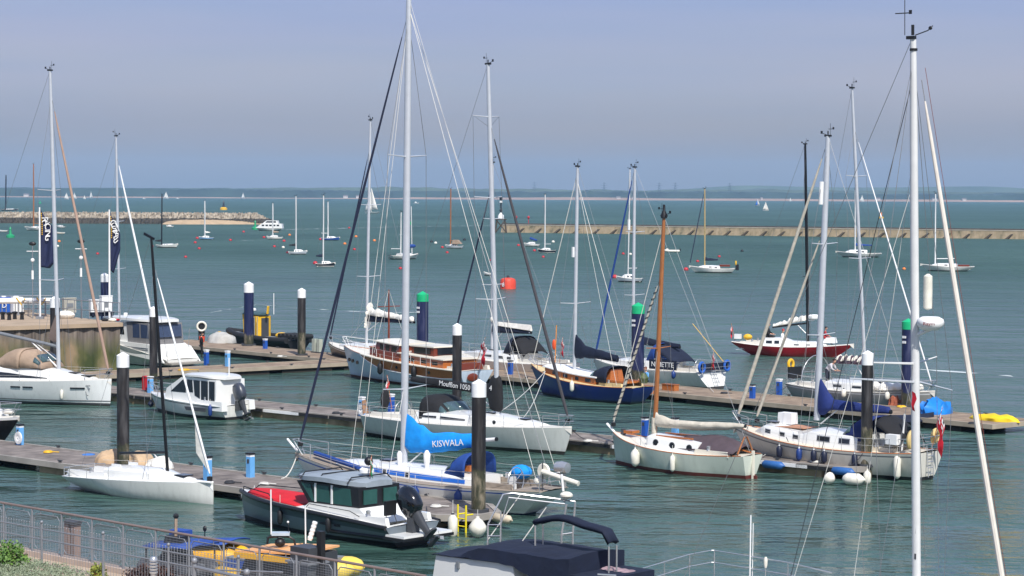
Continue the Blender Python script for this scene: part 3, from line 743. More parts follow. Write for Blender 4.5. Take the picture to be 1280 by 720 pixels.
# ---------------------------------------------------------------- placement helpers
def frame_at(p, ang):
    """returns functions local->world and world->local for a root at p turned by ang"""
    c, s_ = math.cos(ang), math.sin(ang)
    def tow(v): return Vector((p[0] + v[0] * c - v[1] * s_, p[1] + v[0] * s_ + v[1] * c, v[2]))
    def tol(v):
        dx, dy = v[0] - p[0], v[1] - p[1]; return Vector((dx * c + dy * s_, -dx * s_ + dy * c, v[2]))
    return tow, tol
def locx(root, ang, px, y=0.0, z=1.0):
    """local x where the centre line of the boat passes behind the image column px"""
    tow, tol = frame_at(root, ang); lo, hi = -30.0, 30.0
    f = lambda x: proj(tow((x, y, z)))[0] - px
    a = f(lo); 
    for _ in range(50):
        m = (lo + hi) / 2
        if (f(m) > 0) == (a > 0): lo = m
        else: hi = m
    return (lo + hi) / 2
def topz(root, ang, x, px, py, y=0.0, dx=0.0):
    """local point over local x whose image height is py, leaning to the column px"""
    tow, tol = frame_at(root, ang); w = tow((x, y, 0)); p = atd(px, py, w.y); q = tol(p)
    return q
def seg_ang(a, b): return math.atan2(b[1] - a[1], b[0] - a[0])
FA = seg_ang(pix(141, 482, .5), pix(1060, 575, .5))      # run of the finger pontoons (towards the right and the viewer)
AWAY = FA + PI                                            # bow-left boats
def slope_canopy(root, x0, z0, x1, z1, w, m, name='bimini'):
    rows = []
    for i in range(7):
        f = i / 6; x = x0 + (x1 - x0) * f; z = z0 + (z1 - z0) * f ** 1.4
        rows.append([(x, w * math.copysign(abs(q) ** .8, q), z - .35 * abs(q) ** 3) for q in (-1, -.8, -.4, 0, .4, .8, 1)])
    o = MB().grid(rows).build(name, m, root, sharp=60, solid=.03)
    for s_ in (-1, 1): MB().tube([(x0, s_ * w * .95, z0 - .3), (x0 - .2, s_ * w * .95, 1.2)], .02, 5).build('hoop', M_STEEL, o)
    return o
# ================================================================ pontoons
def plank_mat(name, c, dark):
    m = bpy.data.materials.new(name); m.use_nodes = True; nt = m.node_tree; N = nt.nodes; L = nt.links; b = N['Principled BSDF']
    tc = N.new('ShaderNodeTexCoord')
    wv = N.new('ShaderNodeTexWave'); wv.wave_type = 'BANDS'; wv.bands_direction = 'X'; wv.wave_profile = 'SAW'; wv.inputs['Scale'].default_value = 2.1; wv.inputs['Distortion'].default_value = .15
    L.new(tc.outputs['Object'], wv.inputs['Vector'])
    cr = N.new('ShaderNodeValToRGB'); e = cr.color_ramp.elements; e[0].position = 0.0; e[0].color = (.35, .35, .35, 1); e[1].position = .13; e[1].color = (1, 1, 1, 1)
    L.new(wv.outputs['Fac'], cr.inputs[0])
    no = N.new('ShaderNodeTexNoise'); no.inputs['Scale'].default_value = 1.3; no.inputs['Detail'].default_value = 6; L.new(tc.outputs['Object'], no.inputs['Vector'])
    c2 = N.new('ShaderNodeValToRGB'); c2.color_ramp.elements[0].color = dark; c2.color_ramp.elements[1].color = c; c2.color_ramp.elements[0].position = .32; c2.color_ramp.elements[1].position = .66
    L.new(no.outputs['Fac'], c2.inputs[0])
    mp = N.new('ShaderNodeMapping'); mp.inputs['Scale'].default_value = (7.5, .3, 1); L.new(tc.outputs['Object'], mp.inputs['Vector'])
    n3 = N.new('ShaderNodeTexNoise'); n3.inputs['Scale'].default_value = 1.0; n3.inputs['Detail'].default_value = 2; L.new(mp.outputs[0], n3.inputs['Vector'])
    mr = N.new('ShaderNodeMapRange'); mr.inputs[1].default_value = .35; mr.inputs[2].default_value = .65; mr.inputs[3].default_value = .78; mr.inputs[4].default_value = 1.12; L.new(n3.outputs['Fac'], mr.inputs[0])
    mx = N.new('ShaderNodeMix'); mx.data_type = 'RGBA'; mx.blend_type = 'MULTIPLY'; mx.inputs[0].default_value = 1; L.new(c2.outputs[0], mx.inputs[6]); L.new(cr.outputs[0], mx.inputs[7])
    m2 = N.new('ShaderNodeMix'); m2.data_type = 'RGBA'; m2.blend_type = 'MULTIPLY'; m2.inputs[0].default_value = 1; L.new(mx.outputs[2], m2.inputs[6]); L.new(mr.outputs[0], m2.inputs[7])
    L.new(m2.outputs[2], b.inputs['Base Color']); b.inputs['Roughness'].default_value = .85
    return m
M_PLG = plank_mat('grey_planks', rgb(142, 132, 124), rgb(100, 92, 86)); M_PLB = plank_mat('brown_planks', rgb(158, 138, 116), rgb(124, 106, 88))
M_EDGE = mat('pontoon_edge_timber', rgb(150, 144, 136), .8, 0, .25, 1.2); M_EDGEB = mat('pontoon_edge_brown', rgb(158, 146, 128), .8, 0, .2, 1.2)
M_FLOAT = mat('pontoon_float_concrete', rgb(160, 140, 112), .9, 0, .35, 1.1, dirt=rgb(96, 84, 58)); M_FLOATD = mat('pontoon_float_shadow', rgb(44, 40, 34), .9, 0, .3, 1.5)  # the dark float colour paints in the shadow below the brown decks
M_RUB = mat('rubber_strip', rgb(30, 30, 32), .7, 0, .2)
def pontoon(a, b, width, deck, edge, flt, label, gaps=None, z=.5, rub=False, tip=None, pale=False):
    a = Vector(a); b = Vector(b); ang = seg_ang(a, b); Ln = (b - a).length
    r = empty('pontoon', (a.x, a.y, 0), ang, label, 'pontoon', 'floating pontoons')
    e = .16
    if tip: poly = [(0, 0), (Ln - tip * .7, 0), (Ln, -width * .35), (Ln, -width * .7), (Ln - tip * .5, -width), (0, -width)]
    else: poly = [(0, 0), (Ln, 0), (Ln, -width), (0, -width)]
    cx = sum(p[0] for p in poly) / len(poly); cy = -width / 2
    ins = [(p[0] + (e if p[0] < cx else -e), p[1] + (e if p[1] < cy else -e)) for p in poly]
    MB().prism(ins, z - .1, z, 'Z').build('deck', deck, r, sharp=20)
    for i in range(len(poly)):
        p, q, p2, q2 = poly[i], poly[(i + 1) % len(poly)], ins[i], ins[(i + 1) % len(poly)]
        MB().prism([p, q, q2, p2], z - .2, z + .035, 'Z').build('edge_beam', edge, r, sharp=20)
    if gaps:
        x = gaps[0]
        while x < Ln - 1:
            w_ = min(gaps[1], Ln - x - .3); MB().box((x + w_ / 2, -width / 2, -.02), (w_, width - .3, .6)).build('float', flt, r, sharp=20); x += gaps[2]
        MB().box((Ln / 2, -width / 2, z - .24), (Ln - 1.2, width - .7, .12)).build('underframe', M_FLOATD, r, sharp=20)
    else:
        MB().box((Ln / 2 - (tip or 0) * .4, -width / 2, -.08), (Ln - .3 - (tip or 0) * .8, width - .16, .74)).build('float', flt, r, sharp=20)
    if rub:
        x = 1.0; k = 0
        while x < Ln - 2:
            MB().box((x + 1.4, -width - .035, z - .1), (2.8, .07, .15)).build('rubbing_strip', M_RUB if k % 3 else M_WHT, r, sharp=20); x += 2.95 if k % 3 else 2.2; k += 1
    x = 2.5
    while x < Ln - 1:
        for y in (-.1, -width + .1):
            mb = MB(); mb.tube([(x - .16, y, z + .13), (x + .16, y, z + .13)], .025, 5); mb.box((x, y, z + .08), (.14, .06, .12)); mb.build('cleat', M_DGREY, r)
        x += 4.6
    return ang
def foot(p, a, b):
    a = Vector(a).xy; b = Vector(b).xy; d = (b - a).normalized(); q = a + d * (Vector(p).xy - a).dot(d); return q, (Vector(p).xy - q).length
Z = .5
P1A, P1B = pix(-40, 545.5, Z), pix(655, 636, Z); W1 = foot(pix(300, 611, Z), P1A, P1B)[1]
P2A, P2B = pix(-60, 463, Z), pix(1112, 580, Z); W2 = foot(pix(460, 524, Z), P2A, P2B)[1]
P3A, P3B = pix(240, 425, Z), pix(1300, 525.5, Z); W3 = foot(pix(1000, 508, Z), P3A, P3B)[1]
P4A, P4B = pix(60, 467, Z), pix(447, 447.5, Z); W4 = foot(pix(155, 471, Z), P4A, P4B)[1]
print('WIDTHS', W1, W2, W3, W4, 'LENS', (P1B - P1A).length, (P2B - P2A).length, (P3B - P3A).length, math.degrees(seg_ang(P1A, P1B)), math.degrees(seg_ang(P2A, P2B)), math.degrees(seg_ang(P3A, P3B)), math.degrees(seg_ang(P4A, P4B)))
pontoon(P1A, P1B, W1, M_PLG, M_EDGE, M_FLOAT, 'nearest weathered grey plank pontoon with pale floats and a rounded end', (3.2, 2.4, 7.0), tip=2.2)
pontoon(P2A, P2B, W2, M_PLG, M_EDGE, M_FLOAT, 'middle grey plank pontoon on a continuous stained concrete float with black rubbing strips', rub=True, tip=2.0)
pontoon(P3A, P3B, W3, M_PLB, M_EDGEB, M_FLOATD, 'farthest brown decked pontoon running the full width behind the wooden boats', (.6, 4.0, 5.2))
pontoon(P4A, P4B - (P4B - P4A).normalized() * .3, 3.2, M_PLB, M_EDGEB, M_FLOATD, 'brown walkway pontoon leading from the quay to the farthest pontoon', (.6, 4.0, 5.0), z=.47)

# ================================================================ piles
def pile_mat(name, col, zmid, weed):
    m = bpy.data.materials.new(name); m.use_nodes = True; nt = m.node_tree; N = nt.nodes; L = nt.links; b = N['Principled BSDF']
    geo = N.new('ShaderNodeNewGeometry'); sx = N.new('ShaderNodeSeparateXYZ'); L.new(geo.outputs['Position'], sx.inputs[0])
    mp = N.new('ShaderNodeMapping'); mp.inputs['Scale'].default_value = (1, 1, .35); L.new(geo.outputs['Position'], mp.inputs['Vector'])
    no = N.new('ShaderNodeTexNoise'); no.inputs['Scale'].default_value = 3; no.inputs['Detail'].default_value = 6; no.inputs['Roughness'].default_value = .7; L.new(mp.outputs[0], no.inputs['Vector'])
    cr = N.new('ShaderNodeValToRGB'); e = cr.color_ramp.elements; e[0].position = .34; e[0].color = rgb(34, 40, 24); e[1].position = .66; e[1].color = rgb(132, 122, 104); q = e.new(.5); q.color = rgb(62, 62, 46)
    L.new(no.outputs['Fac'], cr.inputs[0])
    ma = N.new('ShaderNodeMath'); ma.operation = 'MULTIPLY_ADD'; ma.inputs[1].default_value = -.8; L.new(no.outputs['Fac'], ma.inputs[0]); L.new(sx.outputs['Z'], ma.inputs[2])
    mr = N.new('ShaderNodeMapRange'); mr.inputs[1].default_value = zmid - .45; mr.inputs[2].default_value = zmid - .35; L.new(ma.outputs[0], mr.inputs[0])
    mx = N.new('ShaderNodeMix'); mx.data_type = 'RGBA'; L.new(mr.outputs[0], mx.inputs[0]); L.new(cr.outputs[0], mx.inputs[6]); 
    mp2 = N.new('ShaderNodeMapping'); mp2.inputs['Scale'].default_value = (3, 3, .4); L.new(geo.outputs['Position'], mp2.inputs['Vector']); n2 = N.new('ShaderNodeTexNoise'); n2.inputs['Scale'].default_value = 1.6; n2.inputs['Detail'].default_value = 6; L.new(mp2.outputs[0], n2.inputs['Vector'])
    c2 = N.new('ShaderNodeValToRGB'); c2.color_ramp.elements[0].position = .5; c2.color_ramp.elements[1].position = .8; c2.color_ramp.elements[0].color = col; c2.color_ramp.elements[1].color = tuple(min(1, q * 1.5 + .06) for q in col[:3]) + (1,); L.new(n2.outputs['Fac'], c2.inputs[0]); L.new(c2.outputs[0], mx.inputs[7])
    L.new(mx.outputs[2], b.inputs['Base Color']); b.inputs['Roughness'].default_value = .5
    return m
PM = {'k1': pile_mat('black_sleeve_weedy_foot', rgb(34, 31, 31), 2.1, 1), 'kg': pile_mat('black_sleeve_short_foot', rgb(36, 33, 33), 1.5, 1), 'b': pile_mat('blue_sleeve_weedy_foot', rgb(17, 27, 68), 1.3, 1)}
M_CAPG = mat('green_cap', rgb(24, 170, 112), .4, 0, .08)
def pile(px, yb, yt, wpx, kind, cap, label, zb=.5, tags=True, group='mooring piles'):
    p = pix(px, yb, zb); sc = F / p.y; r_ = wpx / sc / 2; zt = atd(px, yt, p.y).z
    e = empty('mooring_pile', (p.x, p.y, 0), 0, label, 'pile', group)
    ch = r_ * .55; cb = 1.15 * r_ + .2 if cap is not M_CAPG else r_ * 1.2
    MB().lathe([(r_, -1.2), (r_, zt - ch - cb + .02)], n=20).build('shaft', PM[kind], e)
    MB().lathe([(r_ * 1.04, zt - ch - cb), (r_ * 1.04, zt - ch), (r_ * .82, zt - ch * .75), (.02, zt)], n=20).build('cap', cap, e, sharp=25)
    MB().lathe([(r_ * 1.5, .5), (r_ * 1.5, .62), (r_ * 1.06, .62)], n=16).build('guide_collar', M_DGREY, e)
    return p, r_, zt, e
pile(598, 640, 474, 18, 'k1', M_WHT, 'black mooring pile with a white cap beside the yellow ladder, weedy at its foot')
pile(154, 583, 440, 15.5, 'kg', M_WHT, 'black mooring pile with a white cap standing behind the small white racing yacht')
pile(1083, 583, 438, 14.5, 'k1', M_WHT, 'black mooring pile with a white cap in front of the cream cutter at the right')
pile(571, 523, 404, 11.8, 'kg', M_WHT, 'black mooring pile with a white cap between the varnished motor yacht and the white sloop')
pile(377, 444, 360, 10.3, 'k1', M_WHT, 'black mooring pile with pale flaking foot, left of the varnished motor yacht')
pile(192, 487, 383, 10.2, 'kg', M_WHT, 'black mooring pile with a white cap in front of the big motor cruiser')
pile(69, 476, 370, 12.2, 'kg', M_WHT, 'black mooring pile directly behind the mast of the white yacht at the left')
pile(311, 432, 352, 12.2, 'b', M_WHT, 'thick navy blue pile with a white cap in front of the yellow workboat')
pile(131, 420, 341, 10, 'b', M_WHT, 'navy blue pile with a white cap beyond the quay beside the right banner pole', 0)
for px, yb, yt, wp, lb in ((528, 455, 364, 14.6, 'thick navy blue pile with a green cap behind the varnished motor yacht'), (797, 478, 378, 16, 'thick navy blue pile with a green cap behind the blue wooden yacht'), (1134, 508, 398, 15.5, 'thick navy blue pile with a green cap close left of the tall right mast')):
    p, r_, zt, e = pile(px, yb, yt, wp, 'b', M_CAPG, lb)
    for k in (0, 1):
        MB().box((-r_ * .75, -r_ * .68, zt - r_ * 1.75 - .42 - .28 * k), (r_ * .7, .04, .13), rot=-.85).build('label_plate', M_WHT, e)
# ================================================================ service pedestals
M_PB = {'l': mat('pedestal_pale_blue', rgb(104, 168, 222), .4, 0, .1), 'd': mat('pedestal_blue', rgb(34, 84, 170), .4, 0, .12)}
def pedestal(px, yb, h, kind, label, reel=False, zb=.5, cap=None):
    p = pix(px, yb, zb); e = empty('service_pedestal', (p.x, p.y, zb + .0), FA, label, 'pedestal', 'service pedestals on the pontoons')
    MB().box((0, 0, h * .42), (.26, .24, h * .84)).build('body', M_PB[kind], e)
    MB().box((0, 0, h * .885), (.255, .235, h * .09)).build('light_band', M_WHT, e)
    MB().box((0, 0, h * .965), (.3, .28, h * .07)).build('cap', cap or M_BLACK, e)
    MB().box((0, -.125, h * .66), (.12, .02, .16)).build('socket_cover', M_DGREY, e)
    if reel:
        mb = MB(); pts = lambda r: [(.16 + r * math.cos(a), -.2, h * .36 + r * math.sin(a)) for a in [2 * PI * i / 18 for i in range(19)]]
        mb.tube(pts(.26), .03, 5); mb.tube(pts(.2), .035, 5); mb.tube(pts(.14), .03, 5)
        for i in range(4): a = PI * i / 4; mb.tube([(.16 - .26 * math.cos(a), -.2, h * .36 - .26 * math.sin(a)), (.16 + .26 * math.cos(a), -.2, h * .36 + .26 * math.sin(a))], .015, 4)
        mb.build('hose_reel', M_WHT, e)
pedestal(25, 556, .95, 'l', 'pale blue service pedestal with hose reel at the left of the nearest pontoon', True)
pedestal(259.5, 601, 1.0, 'l', 'pale blue service pedestal at the bow of the small white racing yacht')
pedestal(313, 596.5, 1.0, 'l', 'pale blue service pedestal with a black cap left of the red foredeck cover')
pedestal(188, 491, .95, 'l', 'pale blue service pedestal beside the red box at the bow of the small pilothouse boat', cap=M_WHT)
pedestal(452.5, 520, 1.0, 'l', 'blue service pedestal with a white hose reel near the white sloop stern', True, cap=M_WHT)
pedestal(489, 516, 1.0, 'd', 'dark blue service pedestal between the hose reel pedestal and the tall centre mast', cap=M_WHT)
pedestal(806, 547, 1.0, 'd', 'dark blue service pedestal behind the bow of the brown masted yacht')
pedestal(844, 548, 1.0, 'l', 'pale blue service pedestal seen below the cream sail cover')
pedestal(258, 456.5, 1.05, 'd', 'dark blue pedestal with a white top by the big motor cruiser stern', cap=M_WHT, zb=.47)
pedestal(284.5, 458, 1.05, 'l', 'pale blue pedestal on the brown walkway pontoon', cap=M_WHT, zb=.47)
pedestal(331.5, 436, .75, 'd', 'short blue pedestal in front of the black inflatable', cap=M_WHT)
pedestal(638, 468, .9, 'd', 'blue pedestal beside the hull of the white yacht with the navy hood')
pedestal(940.5, 498, .8, 'd', 'dark blue pedestal on open decking left of the two stays')
pedestal(974, 494, .95, 'd', 'blue pedestal with a white top at the stern of the crewed yacht', cap=M_WHT)
p = pix(181.5, 489.5, .5); e = empty('fire_box', p, FA, 'red fire extinguisher box beside the pale blue pedestal', 'fire box')
MB().box((0, 0, .45), (.3, .22, .7)).build('body', M_RED, e); MB().prism([(-.16, .8), (.16, .8), (.1, .92), (-.1, .92)], -.12, .12).build('lid', M_RED, e); MB().box((0, 0, .05), (.12, .12, .12)).build('foot', M_DGREY, e)
# ================================================================ quay on the left
def quaywall():
    m = bpy.data.materials.new('streaked_quay_wall'); m.use_nodes = True; nt = m.node_tree; N = nt.nodes; L = nt.links; b = N['Principled BSDF']
    geo = N.new('ShaderNodeNewGeometry'); sx = N.new('ShaderNodeSeparateXYZ'); L.new(geo.outputs['Position'], sx.inputs[0])
    def nz(st, sc, det):
        mp = N.new('ShaderNodeMapping'); mp.inputs['Scale'].default_value = st; L.new(geo.outputs['Position'], mp.inputs['Vector'])
        no = N.new('ShaderNodeTexNoise'); no.inputs['Scale'].default_value = sc; no.inputs['Detail'].default_value = det; L.new(mp.outputs[0], no.inputs['Vector']); return no
    a = nz((1, 1, .06), 4.5, 5); c = nz((1, 1, .5), .8, 6)
    cr = N.new('ShaderNodeValToRGB'); e = cr.color_ramp.elements; e[0].position = .3; e[0].color = rgb(72, 64, 58); e[1].position = .72; e[1].color = rgb(136, 125, 114); L.new(a.outputs['Fac'], cr.inputs[0])
    low = N.new('ShaderNodeValToRGB'); e = low.color_ramp.elements; e[0].position = .35; e[0].color = rgb(56, 66, 30); e[1].position = .65; e[1].color = rgb(140, 120, 94); q = e.new(.5); q.color = rgb(92, 92, 54); L.new(c.outputs['Fac'], low.inputs[0])
    ma = N.new('ShaderNodeMath'); ma.operation = 'MULTIPLY_ADD'; ma.inputs[1].default_value = -2.2; L.new(c.outputs['Fac'], ma.inputs[0]); L.new(sx.outputs['Z'], ma.inputs[2])
    mr = N.new('ShaderNodeMapRange'); mr.inputs[1].default_value = .5; mr.inputs[2].default_value = 1.6; L.new(ma.outputs[0], mr.inputs[0])
    mx = N.new('ShaderNodeMix'); mx.data_type = 'RGBA'; L.new(mr.outputs[0], mx.inputs[0]); L.new(low.outputs[0], mx.inputs[6]); L.new(cr.outputs[0], mx.inputs[7])
    L.new(mx.outputs[2], b.inputs['Base Color']); b.inputs['Roughness'].default_value = .9
    return m
QZ = 3.4
qa, qb = pix(-80, 410.5, QZ), pix(150, 403.2, QZ); qd = (qb - qa).normalized(); qn = Vector((-qd.y, qd.x, 0)); QA = seg_ang(qa, qb); QL = (qb - qa).length
MQTOP = mat('quay_deck', rgb(168, 148, 124), .9, 0, .2, .6)
r = empty('quay', (qa.x, qa.y, 0), QA, 'old sheet piled quay with streaked grey wall and green weed at the left', 'quay')
mb = MB(); ring0, ring1, n_ = [], [], int(QL / .5)
xs = []; k = 0
for i in range(n_ + 1):
    x = QL * i / n_; xs.append((x, 0 if i % 2 else .14))
mb.grid([[(x, y - .0, -1.5), (x, y, .3), (x, y, 1.6), (x, y, QZ - .25)] for x, y in xs]); mb.grid([[(QL, .05, -1.5), (QL, .05, QZ - .25)], [(QL, 15, -1.5), (QL, 15, QZ - .25)]])
mb.build('sheet_pile_wall', quaywall(), r, sharp=20)
MB().box((QL / 2, 7.5, QZ - .13), (QL + .3, 15.3, .26)).build('deck', MQTOP, r, sharp=20)
MB().box((QL / 2, 14.9, QZ + .08), (QL + .3, .35, .22)).build('kerb', mat('dark_kerb', rgb(120, 112, 104), .9), r, sharp=20)
def qpt(px, py, z=QZ): return pix(px, py, z)
def railing(a, b, ht, n, label, m=M_GALV, rails=(1.0, .5), r0=.03, name='railing', cat='railing'):
    a = Vector(a); b = Vector(b); L_ = (b - a).length; e = empty(name, a, seg_ang(a, b), label, cat)
    for i in range(n + 1): MB().tube([(L_ * i / n, 0, 0), (L_ * i / n, 0, ht)], r0, 5).build('post', m, e)
    for f in rails: MB().tube([(0, 0, ht * f), (L_, 0, ht * f)], r0, 5).build('rail', m, e)
    return e
railing(qpt(-20, 393), qpt(66, 391.5), 1.25, 9, 'galvanised railing behind the blue and white tanks on the quay')
railing(qpt(75, 396.5), qpt(150, 402), 1.25, 8, 'galvanised railing round the right corner of the quay')
railing(qpt(28, 394.5), qpt(64, 396), 1.05, 5, 'short grey railing on the quay in front of the white pipe')
def tank(px, py, w_, h_, m, label, n=3):
    p = qpt(px, py); e = empty('storage_tank', p, QA, label, 'tank')
    MB().box((0, 0, h_ / 2 + .1), (w_, .9, h_), taper=.97).build('body', m, e)
    for i in range(n): MB().box((-w_ / 2 + w_ * (i + .5) / n, -.46, h_ / 2 + .1), (.06, .05, h_ * .92)).build('frame_bar', M_GALV, e)
    MB().box((0, 0, .05), (w_ * 1.02, .95, .1)).build('pallet', M_GALV, e); MB().lathe([(.2, h_ + .08), (.18, h_ + .18)], n=10).build('lid', M_WHT, e); return e
e = tank(4.5, 392.5, .95, 1.1, M_PB['d'], 'bright blue storage tank on the quay at the far left edge')
text('letter', 'D', .5, M_WHT, e, (-.15, -.51, .62), (1, 0, 0), (0, 0, 1))
tank(20, 392.5, .75, 1.1, M_WHT, 'white caged storage tank next to the blue tank on the quay')
a, b_ = qpt(-20, 394.5), qpt(66, 394); e = empty('white_pipe', a, seg_ang(a, b_), 'thick white horizontal pipe above the quay railing', 'pipe')
L_ = (b_ - a).length; MB().tube([(0, 0, 1.02), (L_, 0, 1.02)], .2, 12).build('pipe', M_WHT, e)
for x in (1, L_ / 2, L_ - .5): MB().box((x, 0, .42), (.12, .3, .84)).build('support', M_GALV, e)
for x, nm in ((2.2, 0), (3.6, 0)): MB().tube([(x, -.2, 1.25), (x + .35, -.23, .75), (x + .6, -.23, 1.2)], .05, 5).build('strap', M_YEL, e)
for i, (px, py) in enumerate([(3.5, 399.5), (11.5, 400), (18.5, 399), (27.5, 399.5)]):
    p = qpt(px, py); mb = MB(); mb.lathe([(.14, 0), (.12, .35), (.2, .42), (.2, .5), (.05, .54)], n=10)
    tag(mb.build('bollard', M_BLACK, None, loc=p), ['first', 'second', 'third', 'last'][i] + ' from the left of four black bollards on the quay edge', 'bollard', 'small black quay bollards')
# cabinets, notice boards and clutter on the quay corner
for px, py, w_, h_, m, lb in ((86.5, 392, .9, 1.0, mat('beige_cabinet', rgb(176, 172, 158), .6), 'beige louvred cabinet on the quay right of the black pile'), (117.5, 393.5, .6, .95, M_WHT, 'small white cabinet left of the white notice board'), (132.5, 394, .8, 1.25, M_WHT, 'white notice board beside the right banner pole'), (127, 396.5, 1.6, .22, M_NAVY, 'low navy blue locker under the white notice board')):
    p = qpt(px, py); e = empty('quay_cabinet', p, QA, lb, 'cabinet')
    MB().box((0, 0, h_ / 2 + .08), (w_, .4, h_)).build('body', m, e); MB().box((0, 0, h_ + .1), (w_ * 1.06, .46, .06)).build('lid', m, e)
    for k in (-1, 1): MB().box((k * w_ * .4, 0, .05), (.08, .3, .12)).build('foot', M_DGREY, e)
    if h_ > .5: MB().box((0, -.21, h_ * .6), (w_ * .5, .03, h_ * .3)).build('panel', M_GREY, e)
for px, py, m, lb, s_ in ((82, 398, M_SAIL, 'crumpled white sail bag lying on the quay', .8), (99.5, 386, M_BLKC, 'black gull-like bundle hooked on the quay railing', .0), (140.5, 402, M_FENW, 'white lump of rope on the quay corner', .35), (147, 401, M_REDC, 'small red tub on the quay corner', .22), (131, 401.5, M_BLKC, 'dark tyre lying on the quay corner', .3)):
    if not s_: continue
    p = qpt(px, py); tag(MB().ball((0, 0, s_ * .3), (s_ * .8, s_ * .5, s_ * .38), 10, 6).build('bundle', m, None, loc=p), lb, 'bundle')
def banner(px, yb, yt, y0, y1, wpx, word, label, curve):
    p = qpt(px, yb); Y = p.y; sc = F / Y; H_ = atd(px, yt, Y).z - QZ
    e = empty('banner_flag', p, 0, label, 'banner flag', 'banner flags on the quay')
    MB().tube([(0, 0, 0), (0, 0, H_)], [.075, .05], 8).build('pole', M_WHT, e)
    MB().box((0, 0, .08), (.5, .5, .16)).build('base', M_GALV, e)
    z1 = atd(px, y0, Y).z - QZ; z0 = atd(px, y1, Y).z - QZ; W_ = wpx / sc; rows = []
    NR = 26
    def surf(u, v):   # u across 0..1, v down 0..1
        ww = W_ * curve(v); x = .07 + u * ww; y = -.16 * math.sin(u * 7 + v * 3) * u ** .7 * (.5 + v) - .1 * u; z = z1 + (z0 - z1) * v - (1 - curve(v)) * u * .25 - (u * .42 if v < .12 else .42 * u)
        return Vector((x, y, z + .42 * u * min(1, v * 1.0)))
    for i in range(NR + 1): rows.append([surf(j / 12, i / NR) for j in range(13)])
    f = MB().grid(rows).build('flag_cloth', mat('banner_navy', rgb(24, 34, 70), .75, 0, .25, 3, stretch=(2, 2, .6)), e, sharp=70, solid=.015)
    n = len(word)
    for i, ch in enumerate(word):
        v = .05 + .42 * (i + .5) / n; q = surf(.6, v); text('letter', ch, .62, M_WHT, f, q + Vector((0, -.14, -.1)), (0.05, 0, -1), (1, 0, 0.05), ext=.01)
    for i in range(12):
        v = .06 + .4 * i / 12; q = surf(.14, v); MB().box(q + Vector((0, -.05, 0)), (.06, .03, .07)).build('gold_mark', M_YEL, f)
banner(50, 398.5, 259, 261, 334, 15, 'RACING', 'left navy banner flag lettered RACING on a white pole', lambda v: .35 + .65 * min(1, v * 5) if v < .2 else (1.0 + .12 * v if v < .93 else 1.1 - (v - .93) * 5))
banner(137, 400.5, 262, 265, 338, 13, 'COMPASS', 'right navy banner flag with white letters by the blue pile', lambda v: .3 + .7 * min(1, v * 3.4) if v < .3 else (1.0 if v < .6 else max(.25, 1 - (v - .6) * 1.7)))
for px, yt, lb in ((41, 305, 'thin instrument pole with a wind sensor left of the left banner flag'), (101.5, 302, 'thin instrument pole with a wind turbine between the two banner flags')):
    p = qpt(px, 398); H_ = atd(px, yt, p.y).z - QZ; e = empty('instrument_pole', p, 0, lb, 'instrument pole', 'thin poles on the quay')
    MB().tube([(0, 0, 0), (0, 0, H_)], .035, 5).build('pole', M_GALV, e); MB().tube([(-.4, 0, H_ - .5), (.4, 0, H_ - .5)], .03, 4).build('crossbar', M_WHT, e)
    MB().ball((0, 0, H_ - 1.1), .14, 8, 5).build('lamp', M_WHT, e); MB().ball((0, 0, H_ + .02), (.26, .1, .14), 8, 5).build('wind_sensor', M_BLACK, e); MB().tube([(0, 0, H_ - 2.4), (0, 0, H_ - 1.8)], .08, 6).build('antenna', M_WHT, e)

# ================================================================ foreground promenade
PZ = 2.6
fa, fb = pix(-30, 625, PZ + 1.2), pix(520, 721, PZ + 1.2); fa.z = fb.z = PZ; fd = (fb - fa).normalized(); fn = Vector((-fd.y, fd.x, 0)); FAN = seg_ang(fa, fb); FL = (fb - fa).length
MPAVE = mat('promenade_paving', rgb(176, 158, 138), .9, 0, .14, 1.2); MPW = mat('promenade_wall', rgb(128, 120, 110), .9, 0, .3, .8)
e0 = fa - fd * 14 + fn * .25; e1 = fb + fd * 5 + fn * .25
mb = MB(); q0 = e0 - fn * 34; q1 = e1 - fn * 34
mb.add([(e0.x, e0.y, PZ), (e1.x, e1.y, PZ), (q1.x, q1.y, PZ), (q0.x, q0.y, PZ), (e0.x, e0.y, -2), (e1.x, e1.y, -2), (q1.x, q1.y, -2), (q0.x, q0.y, -2)], [(0, 1, 2, 3), (0, 4, 5, 1), (1, 5, 6, 2), (2, 6, 7, 3), (3, 7, 4, 0)])
tag(mb.build('promenade', MPAVE, sharp=20), kind='structure')
mb = MB(); k0 = e0 - fn * .02; k1 = e1 - fn * .02
def strip(a, b, w_, z0, z1):
    a2, b2 = a - fn * w_, b - fn * w_; return MB().loft([[(a.x, a.y, z0), (a2.x, a2.y, z0), (a2.x, a2.y, z1), (a.x, a.y, z1)], [(b.x, b.y, z0), (b2.x, b2.y, z0), (b2.x, b2.y, z1), (b.x, b.y, z1)]])
tag(strip(e0, e1, .3, PZ + .004, PZ + .13).build('kerb', mat('pinkish_kerb', rgb(178, 160, 146), .9, 0, .15, 1.5), sharp=20), kind='structure')
